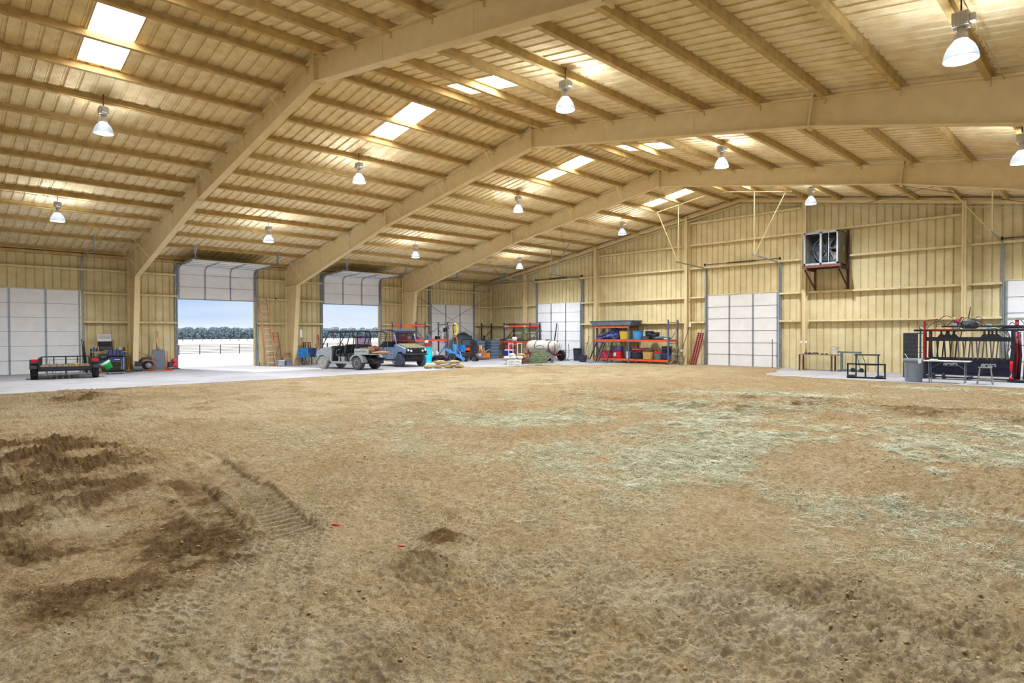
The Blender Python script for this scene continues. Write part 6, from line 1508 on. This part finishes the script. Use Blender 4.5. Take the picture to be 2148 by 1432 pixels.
t = thing('wall_outlet', 'pair of white electrical boxes on the column left of the small table', 'outlet', (22.14, -.47, 1.27))
for x in (-.12, .10): f = MB(); f.cbox((x, 0, 0), (.11, .05, .10)); P('cover', f, white_p, t, .004)
f = MB(); f.tube([(0, 0, 1.3), (0, 0, 6.6), (.0, .0, 7.6)], .018, 8); one('conduit', f, steel_tan, 'straight conduit running up the column beside the wall fan', 'conduit', (22.03, -.475, 0))
t = thing('welding_table', 'low rusty steel table with chains on it under the wall fan', 'table', (22.95, -.85, 0))
f = MB(); f.cbox((0, 0, .715), (1.66, .55, .03)); P('tabletop', f, mat('rust_top', srgb(150, 128, 112), .6, var=.2), t)
for x in (-.78, .58):
    for y in (-.22, .24): f = MB(); f.bar((x, y, 0), (x, y, .70), .055, .055); P('leg', f, rust_m, t)
f = MB()
for k in range(26):
    c_ = (rng.uniform(-.62, -.02), rng.uniform(-.2, .2), .755+rng.random()*.03); a0 = rng.uniform(0, PI)
    f.tube([(c_[0]+.04*math.cos(a)*math.cos(a0), c_[1]+.04*math.cos(a)*math.sin(a0), c_[2]+.022*math.sin(a)) for a in [2*PI*i/8 for i in range(8)]], .009, 5, closed=True)
one('chain', f, dark_steel, 'heap of dark chain on the left of the rusty table', 'chain', (22.95, -.85, 0))
for i, x in enumerate((.12, .3)): f = MB(); f.blob((0, 0, .02), (.07, .10, .025), i, .3); one('shackle', f, rust_m, '%s rusty shackle lying on the table beside the chain' % ('left', 'right')[i], 'shackle', (22.95+x, -.85, .735))
bucket('bucket', 23.58, -.80, .735, .15, .36, mat('cream_bucket', srgb(220, 214, 196), .5), 'cream plastic bucket on the right end of the rusty table', .88)
t = thing('machine_frame', 'grey green tubular machine frame right of the rusty table', 'frame', (24.2, -.75, 0))
gg = mat('grey_green_steel', srgb(104, 118, 122), .5, var=.15)
for x in (-.36, .0): f = MB(); f.bar((x, 0, 0), (x, 0, .84), .09, .09) if x < -.1 else f.bar((.42, -.1, .05), (.2, .1, .8), .025, .025); P('post', f, gg, t)
f = MB(); f.bar((-.44, 0, .85), (.42, 0, .84), .07, .07); f.tube([(-.46, 0, .86), (-.46, -.12, .86)], .03, 8); f.bar((.3, 0, .84), (.42, -.1, .82), .03, .05); P('top_rail', f, gg, t)
f = MB(); f.bar((-.42, 0, .05), (.52, 0, .05), .12, .10); f.bar((-.40, -.25, .04), (-.40, .25, .04), .08, .08); P('base_rail', f, gg, t)
for x in (.12, .45): wheel(t, (x, -.1, .09), .09, .06, gg, tread_=False)
t = thing('fork_frame', 'black steel fork frame standing on the concrete before the back wall', 'frame', (25.87, -4.60, 0), R(9))
f = MB()
for x in (-.60, .60, -.02): f.bar((x, 0, .03), (x, 0, .53 if abs(x) > .1 else .50), .06, .05)
f.bar((-.63, 0, .53), (.63, 0, .53), .06, .05); f.bar((-.63, 0, .03), (.63, 0, .03), .06, .06)
P('lower_frame', f, black_m, t)
f = MB(); f.bar((-.36, .25, .03), (-.36, .25, .87), .05, .05); f.bar((.36, .25, .03), (.36, .25, .87), .05, .05); f.bar((-.42, .25, .87), (.42, .25, .87), .05, .05); f.bar((-.36, .25, .5), (.36, .25, .5), .05, .05); f.bar((-.60, 0, .1), (-.36, .25, .1), .04, .04); f.bar((.60, 0, .1), (.36, .25, .1), .04, .04); P('upper_frame', f, mat('blue_black_steel', srgb(62, 80, 100), .5), t)
f = MB(); f.bar((-.15, .24, .84), (-.02, .05, .52), .015, .015); P('brace', f, black_m, t)
for x in (-.45, .42): f = MB(); f.blob((x, -.06, .08), (.11, .05, .045), 3, .3); P('latch', f, dark_steel, t)
# trash can, folding table, sawhorse
t = bucket('trash_can', 27.46, -5.0, 0, .295, .80, mat('grey_trash', srgb(124, 134, 148), .5, var=.05), 'grey round trash can at the slab edge before the cattle chute', .84, cat='trash can', handle=False, rim_m=mat('grey_trash', (0, 0, 0)))
for a in (-60, -120, 60, 120, 180, 0): f = MB(); f.cbox((.275*math.cos(R(a)), .275*math.sin(R(a)), .38), (.02, .02, .5)); P('rib', f, mat('grey_trash', (0, 0, 0)), t)
f = MB(); f.tube([(0, 0, .0), (-.12, 0, .20)], .012, 6); one('stick', f, white_p, 'thin white stick poking out of the trash can', 'stick', (27.30, -4.95, .76))
f = MB(); f.add([(0, 0, 0), (.10, -.02, .02), (.12, -.03, -.12), (.05, -.05, -.16), (0, -.03, -.05)]+[(0, .006, 0), (.10, -.014, .02), (.12, -.024, -.12), (.05, -.044, -.16), (0, -.024, -.05)], [(0, 1, 2, 3, 4), (9, 8, 7, 6, 5)]+[(i, (i+1) % 5, (i+1) % 5+5, i+5) for i in range(5)]); one('plastic_bag', f, white_p, 'pale plastic bag edge hanging over the trash can rim', 'bag', (27.62, -5.22, .79))
t = thing('folding_table', 'white topped folding table on the slab in front of the cattle chute', 'table', (28.40, -4.84, 0), R(3))
f = MB(); f.cbox((0, 0, .735), (1.28, .6, .035)); P('tabletop', f, mat('table_top_white', srgb(206, 206, 204), .5), t, .012)
for s in (-1, 1):
    for y in (-.2, .2): f = MB(); f.tube([(s*.48, y, .0), (s*.50, y, .71)], .014, 6); P('leg', f, galv, t)
    f = MB(); f.tube([(s*.49, 0, .45), (s*.15, 0, .70)], .010, 6); P('brace', f, galv, t); f = MB(); f.tube([(s*.49, -.2, .12), (s*.49, .2, .12)], .010, 6); P('stretcher', f, galv, t)
f = MB(); f.blob((0, 0, .02), (.14, .08, .028), 5, .25); one('rag', f, white_p, 'pale rag lying on the left end of the folding table', 'rag', (28.0, -4.86, .754))
t = thing('stool', 'small grey folding stool right of the white topped table', 'stool', (29.40, -4.72, 0), R(12))
f = MB(); f.cbox((0, 0, .55), (.36, .24, .03)); P('seat', f, mat('grey_plastic', srgb(150, 150, 148), .5), t)
for sx in (-1, 1):
    for sy in (-1, 1): f = MB(); f.bar((sx*.20, sy*.16, 0), (sx*.14, sy*.08, .54), .035, .03); P('leg', f, mat('grey_plastic', (0, 0, 0)), t)
f = MB(); f.bar((-.19, -.14, .16), (.19, -.14, .16), .03, .04); f.bar((-.19, .14, .16), (.19, .14, .16), .03, .04); P('stretcher', f, mat('grey_plastic', (0, 0, 0)), t)

# ===== cattle squeeze chute
ck = mat('chute_black', srgb(40, 44, 54), .4, var=.2, scale=8); cb = mat('chute_slat', srgb(106, 100, 98), .5, var=.3, scale=10); deep = mat('chute_navy', srgb(32, 38, 60), .35, var=.3)
t = thing('cattle_chute', 'long black hydraulic cattle chute with slatted side and hoses on top', 'cattle chute', (28.55, -2.7, 0))
def V(x, y, z): return (x-28.55, y+2.7, z)
for y in (-3.1, -2.2):
    f = MB(); f.bar(V(27.35, y, .74), V(29.95, y, .74), .05, .08); f.bar(V(27.35, y, 1.46), V(29.95, y, 1.46), .06, .14); f.bar(V(27.05, y, 1.78), V(30.35, y, 1.78), .06, .07); f.bar(V(27.9, y, 1.92), V(30.3, y, 1.92), .05, .05)
    for x in (27.40, 29.92): f.bar(V(x, y, 0), V(x, y, 1.80), .09, .09)
    P('side_rail', f, ck, t)
    f = MB(); f.box(*V(27.45, y-.01, .22), *V(29.85, y+.03, .70)); f.bar(V(27.45, y-.03, .47), V(29.85, y-.03, .47), .03, .03); f.bar(V(27.45, y-.04, .20), V(29.85, y-.04, .20), .05, .06); P('lower_panel', f, deep, t)
    n = 0
    for k in range(12):
        x = 27.60+k*.20; f = MB(); f.bar(V(x-.035, y, .76), V(x+.02, y, 1.42), .06, .035) if k % 2 else f.bar(V(x+.035, y, .76), V(x-.01, y, 1.42), .06, .035)
        P('slat', f, cb if k > 3 else ck, t)
    for xc_ in (28.0, 29.25):
        f = MB()
        for dx_ in (-.10, .12): f.prism([(V(xc_+dx_-.14, 0, 0)[0], 1.50), (V(xc_+dx_+.18, 0, 0)[0], 1.50), (V(xc_+dx_+.03, 0, 0)[0], 1.66), (V(xc_+dx_+.03, 0, 0)[0], 1.80), (V(xc_+dx_-.03, 0, 0)[0], 1.80), (V(xc_+dx_-.03, 0, 0)[0], 1.66)], V(0, y-.015, 0)[1], V(0, y+.015, 0)[1])
        P('gusset', f, ck, t)
f = MB()
for x in (27.35, 28.65, 29.95): f.bar(V(x, -3.2, .05), V(x, -2.1, .05), .10, .10)
for x in (27.7, 28.0): f.blob(V(x, -3.25, .14), (.05, .05, .10), 3, .2); f.bar(V(x, -3.3, .05), V(x, -2.9, .05), .06, .04)
f.bar(V(27.3, -3.15, .10), V(29.9, -3.15, .08), .03, .04); P('base_frame', f, ck, t)
wp = mat('white_emblem', srgb(206, 208, 214), .5)
for xc_ in (28.16, 29.25):
    f = MB()
    for k in range(9):
        x = xc_-.19+k*.047; f.bar(V(x, -3.135, .565), V(x+.03, -3.135, .615 if k % 2 else .60), .010, .012); f.bar(V(x+.03, -3.135, .615 if k % 2 else .60), V(x+.047, -3.135, .565), .010, .012)
        f.cbox(V(x+.02, -3.135, .53), (.034, .006, .034)) if k % 4 != 3 else None
    P('painted_emblem', f, wp, t)
f = MB(); f.bar(V(27.40, -3.16, .72), V(27.40, -3.16, 2.12), .09, .05)
for k in range(26): f.cbox(V(27.40, -3.19, .76+k*.038), (.10, .02, .018))
P('ratchet_post', f, mat('chute_red', srgb(158, 32, 40), .5, var=.2), t)
f = MB(); f.bar(V(27.55, -3.13, 1.80), V(28.28, -3.13, 1.80), .07, .05); f.bar(V(27.4, -2.7, 2.16), V(27.72, -2.7, 2.20), .05, .03); f.bar(V(27.5, -2.95, .8), V(27.52, -2.95, 1.65), .10, .04); P('red_trim', f, mat('chute_red', (0, 0, 0)), t)
f = MB(); m_ = None; f.lathe([(.001, -.28), (.10, -.26), (.15, -.18), (.15, .18), (.10, .26), (.001, .28)], V(28.65, -2.6, 1.98), 20, 'x'); P('air_tank', f, mat('grey_steel_tank', srgb(84, 90, 96), .35), t)
f = MB(); f.blob(V(28.30, -2.75, 2.08), (.09, .09, .13), 5, .15); f.tube([V(28.35, -2.7, 2.1), V(28.42, -2.7, 2.22)], .03, 8); f.cbox(V(28.45, -2.7, 2.24), (.10, .06, .04)); P('pump', f, mat('chute_maroon', srgb(140, 44, 60), .45), t)
f = MB(); f.cbox(V(28.27, -2.95, 1.96), (.13, .10, .14)); P('filter_bowl', f, mat('lilac_grey', srgb(166, 174, 206), .4), t, .02)
f = MB(); f.cbox(V(29.26, -3.0, 1.90), (.16, .08, .18)); P('control_box', f, mat('control_grey', srgb(170, 180, 188), .5), t, .01)
hz = mat('black_hose', srgb(70, 72, 70), .55)
def hose(pts, r=.013):
    # smooth through control points
    out = []
    n = len(pts)
    for i in range(n-1):
        p0, p1, p2, p3 = (Vector(pts[max(i-1, 0)]), Vector(pts[i]), Vector(pts[i+1]), Vector(pts[min(i+2, n-1)]))
        for k in range(6):
            s = k/6; out.append(.5*((2*p1)+(-p0+p2)*s+(2*p0-5*p1+4*p2-p3)*s*s+(-p0+3*p1-3*p2+p3)*s**3))
    out.append(Vector(pts[-1])); f = MB(); f.tube([tuple(V(*p)) for p in out], r, 6); P('hydraulic_hose', f, hz, t)
hose([(27.72, -2.9, 1.9), (27.74, -2.9, 2.1), (28.0, -2.9, 2.31), (28.25, -2.9, 2.15), (28.34, -2.95, 1.85), (28.33, -3.2, 1.72)])
hose([(27.42, -2.9, 1.85), (27.55, -2.9, 2.0), (27.78, -2.9, 2.12), (28.0, -2.9, 1.95)]); hose([(27.2, -2.9, 1.8), (27.18, -2.9, 1.95), (27.35, -2.9, 1.93), (27.45, -2.9, 2.02)])
hose([(28.0, -2.8, 1.9), (28.2, -2.8, 2.13), (28.42, -2.8, 2.0), (28.40, -3.15, 1.76)]); hose([(28.42, -2.7, 2.05), (28.55, -2.75, 2.22), (28.78, -2.75, 2.18), (28.95, -2.8, 1.95)])
hose([(28.6, -2.75, 1.95), (28.8, -2.85, 2.05), (29.0, -2.8, 1.98), (29.12, -2.9, 1.88)]); hose([(28.75, -2.8, 2.15), (28.95, -2.8, 2.26), (29.08, -2.8, 2.12), (29.0, -2.9, 1.92)])
hose([(28.72, -2.7, 2.2), (28.95, -2.75, 2.1), (29.15, -2.8, 1.95), (29.2, -2.95, 1.87)]); hose([(28.58, -3.1, 1.72), (28.55, -2.95, 1.95), (28.62, -2.85, 2.08), (28.75, -2.85, 1.95)])
hose([(29.3, -3.0, 1.85), (29.5, -3.1, 1.82), (29.7, -3.1, 1.72), (29.82, -3.12, 1.55)]); hose([(29.35, -2.95, 1.9), (29.55, -3.05, 1.86), (29.78, -3.1, 1.72), (29.88, -3.15, 1.3), (29.80, -3.18, 1.0), (29.86, -3.2, .72)])
hose([(29.2, -3.1, 1.78), (29.35, -3.1, 1.71), (29.6, -3.1, 1.72)]); hose([(29.8, -2.9, 1.95), (29.86, -2.9, 2.04), (29.95, -2.9, 1.98), (30.0, -2.9, 1.85)]); hose([(30.1, -3.0, 1.85), (29.95, -3.1, 1.75), (29.95, -3.15, 1.6)])
for x in (28.27, 28.33, 28.40): hose([(x, -3.14, 1.95), (x, -3.16, 1.80), (x-.01, -3.17, 1.72)], .010)
f = MB(); f.tube([V(28.52, -3.1, 1.80), V(28.46, -3.12, 1.45)], .018, 6); f.tube([V(28.6, -2.5, 2.2), V(28.66, -2.5, 2.62)], .016, 6); P('lever', f, ck, t)
f = MB(); f.lathe([(.001, .36), (.045, .36), (.045, .70), (.03, .72), (.001, .72)], V(29.90, -3.22, 0), 14); P('hydraulic_cylinder', f, mat('bright_red', srgb(232, 40, 54), .35), t)
f = MB(); f.tube([V(29.90, -3.22, .14), V(29.90, -3.22, .36)], .018, 8); P('cylinder_rod', f, mat('chrome', srgb(220, 222, 226), .15, .9), t)
f = MB(); f.blob(V(29.90, -3.22, .13), (.06, .05, .05), 2, .3); P('clevis', f, mat('bright_red', (0, 0, 0)), t)
# headgate at the right end
for i, (x, m_) in enumerate(((30.0, mat('chute_maroon', (0, 0, 0))), (30.08, mat('dark_maroon', srgb(84, 40, 40), .5)), (30.22, mat('blue_steel', srgb(110, 130, 160), .4)), (30.34, ck), (30.46, mat('chute_maroon', (0, 0, 0))))):
    f = MB(); f.tube([V(x-.02, -2.9, .1), V(x+.03, -2.95, .9), V(x-.01, -2.9, 1.72)], .042, 8); P('headgate_bar', f, m_, t)
f = MB(); f.bar(V(29.6, -2.9, 1.86), V(30.7, -2.9, 1.86), .10, .06); f.bar(V(30.55, -2.9, 0), V(30.55, -2.9, 1.9), .08, .08); f.cbox(V(30.2, -3.0, .05), (.8, .6, .06)); P('headgate_frame', f, ck, t)
f = MB(); f.tube([V(29.98, -2.7, 1.85), V(29.98, -2.7, 2.12)], .055, 12); P('ram', f, mat('chute_red2', srgb(196, 60, 84), .4), t)
f = MB(); f.box(*V(29.70, -2.75, 2.12), *V(30.6, -2.65, 2.21))
for k in range(5): f.cbox(V(29.84+k*.16, -2.76, 2.165), (.08, .03, .08))
P('valve_manifold', f, mat('alu_block', srgb(176, 178, 172), .4, .4), t)
hose([(30.1, -2.8, 2.12), (30.2, -2.9, 1.95), (30.15, -3.0, 1.85)]); hose([(30.25, -2.8, 2.12), (30.3, -2.95, 1.9), (30.4, -3.0, 1.8)]); hose([(30.4, -2.8, 2.12), (30.45, -2.9, 2.0), (30.35, -3.0, 1.75)])
# mesh wing at left end
t2 = thing('mesh_gate', 'black perforated metal gate at the left end of the cattle chute', 'gate', (26.68, -2.9, 0))
f = MB(); f.box(0, -.02, .72, .42, .0, 1.66); P('mesh_sheet', f, mat('perforated_black', srgb(58, 60, 70), .5, .3, var=.5, scale=40), t2)
f = MB()
for i in range(8):
    for j in range(18): f.cbox((.035+i*.05+(.02 if j % 2 else 0), -.026, .77+j*.05), (.012, .004, .02))
P('mesh_slots', f, mat('light_slot', srgb(150, 150, 140), .6), t2)
f = MB(); f.bar((0, -.01, .0), (0, -.01, 1.68), .035, .035); f.bar((.44, -.01, 0), (.44, -.01, 1.68), .04, .04); f.bar((0, -.01, 1.67), (.72, -.01, 1.67), .035, .035); f.bar((0, -.01, .72), (.72, -.01, .72), .035, .035)
for z in (.95, 1.15): f.bar((.44, -.01, z), (.7, -.01, z), .015, .015)
f.bar((.55, -.06, .2), (.55, -.06, 1.85), .05, .05); P('frame', f, mat('blue_black_steel', (0, 0, 0)), t2)
# small camera dome on girt
f = MB(); f.lathe([(.001, -.06), (.04, -.05), (.055, 0), (.055, .03)], (25.92, -.26, 3.60), 14); f.cbox((25.92, -.24, 3.64), (.08, .06, .03)); one('security_camera', f, white_p, 'small white camera on the second girt right of the wall fan', 'camera')
f = MB(); f.lathe([(.001, -.05), (.035, -.04), (.045, 0), (.045, .03)], (.26, -15.95, 3.62), 14); one('security_camera', f, dark_steel, 'small dark camera on the middle girt above the step ladder', 'camera')

# ===== cross bracing rods
def rod(a, b, label, r=.010): f = MB(); f.tube([a, b], r, 6); tag(f.build('brace_rod', rust_m), label, 'brace rod', kind='structure')
rod((.26, -7.4, 4.5), (.26, -.4, .9), 'thin brace rod sloping down to the corner across the corner closed door'); rod((.26, -.4, 4.3), (.26, -7.4, .9), 'thin brace rod rising to the corner across the corner closed door')
for i, (x0_, x1_) in enumerate(((1.7, 7.5), (7.5, 13.4), (24.6, 30.4))):
    rod((x0_, -7.6, zroof(x0_)-.35), (x1_, -.3, zroof(x1_)-.35), 'thin roof brace rod in the last bay, %s pair rising away' % ORD[i], .008)
    rod((x1_, -7.6, zroof(x1_)-.35), (x0_, -.3, zroof(x0_)-.35), 'thin roof brace rod in the last bay, %s pair rising nearer' % ORD[i], .008)
# lamp cable under the purlins on the lamp rows
for i, x in enumerate((14.5, 7.0, 23.65, 31.0)):
    f = MB(); f.tube([(x+.09, -30, zroof(x)-.235), (x+.09, -.4, zroof(x)-.235)], .009, 5); tag(f.build('lamp_conduit', foam_dk), 'thin conduit feeding the %s lamp row' % ('second', 'door wall', 'third', 'right-hand')[i], 'conduit', kind='structure')

# ---------------------------------------------------------------- far outside
pipe_m = mat('weathered_pipe', srgb(120, 96, 96), .6, var=.2)
def fence_panel(x, y0, y1, label, n=6, gate=False):
    t = thing('pipe_gate' if gate else 'pipe_fence', label, 'gate' if gate else 'fence', (x, y0, -1.6)); L_ = y1-y0
    for k in range(n): f = MB(); f.tube([(0, .05, .25+k*(1.25/(n-1))), (0, L_-.05, .25+k*(1.25/(n-1)))], .035, 6); P('rail', f, pipe_m, t)
    for y in ((.05, L_-.05) if gate else (0.0, L_/2)): f = MB(); f.tube([(0, y, 0), (0, y, 1.55)], .07, 8); P('post', f, pipe_m, t)
    return t
yy = -20
for k in range(12):
    ln = 6.6 if k % 4 == 2 else 6.2
    fence_panel(-72, yy, yy+ln-.1, '%s panel of the brown pipe fence outside, counted from the left' % ORD[k], gate=(k % 4 == 2)); yy += ln
for k in range(10):
    y0 = 20+k*20
    t = thing('wire_fence', '%s stretch of the distant pasture fence before the trees' % ORD[k], 'fence', (-260, y0, -1.66))
    for j in range(5): f = MB(); f.bar((0, j*4, 0), (0, j*4, 1.4), .22, .12); P('post', f, pipe_m, t)
    f = MB(); f.bar((0, 0, 1.2), (0, 20, 1.2), .06, .06); P('wire', f, pipe_m, t)
hazy_leaf = mat('hazed_tree_foliage', srgb(190, 202, 200), .9, var=.15, scale=1.2, tint=srgb(142, 158, 160)); bark = mat('bark', srgb(130, 118, 118), .9)  # foliage paled and greyed: distance haze is put into its colour
def make_tree(seed):
    t = thing('tree', 'round tree in the dark tree line beyond the pale field', 'tree')
    rr_ = random.Random(seed); f = MB(); f.tube([(0, 0, 0), (.1, .1, 1.6), (.3, 0, 4.0)], [.3, .24, .12], 6); f.tube([(.1, .1, 1.2), (-1.0, .6, 3.6)], [.16, .07], 5); P('trunk', f, bark, t)
    f = MB()
    for k in range(130):
        z = rr_.uniform(.3, 7.0); rm = 2.95*max(.1, 1-abs((z-3.0)/4.6)**4)**.5; a = rr_.uniform(0, 6.28); r_ = rm*math.sqrt(rr_.random()); s = rr_.uniform(.35, .85)
        f.blob((r_*math.cos(a), r_*math.sin(a), z), (s, s, s*.8), k+seed, .6, 1, 4)
    P('foliage', f, hazy_leaf, t); return t
trees = [make_tree(s) for s in (1, 2, 3)]
tr_ = random.Random(3); n = 0
for row, xx in ((0, -370), (1, -377), (2, -384)):
    for k in range(28):
        y = 58+k*6.95+(0, 3.45, 1.7)[row]+tr_.uniform(-.05, .05)
        src = trees[n] if n < 3 else trees[n % 3]
        o = src if n < 3 else dup(src); o.location = (xx, y, -1.7); o.rotation_euler.z = tr_.uniform(0, 6); s_ = tr_.uniform(.92, 1.04); o.scale = (s_, s_, s_*tr_.uniform(.95, 1.1))
        o['group'] = 'trees beyond the field'; n += 1
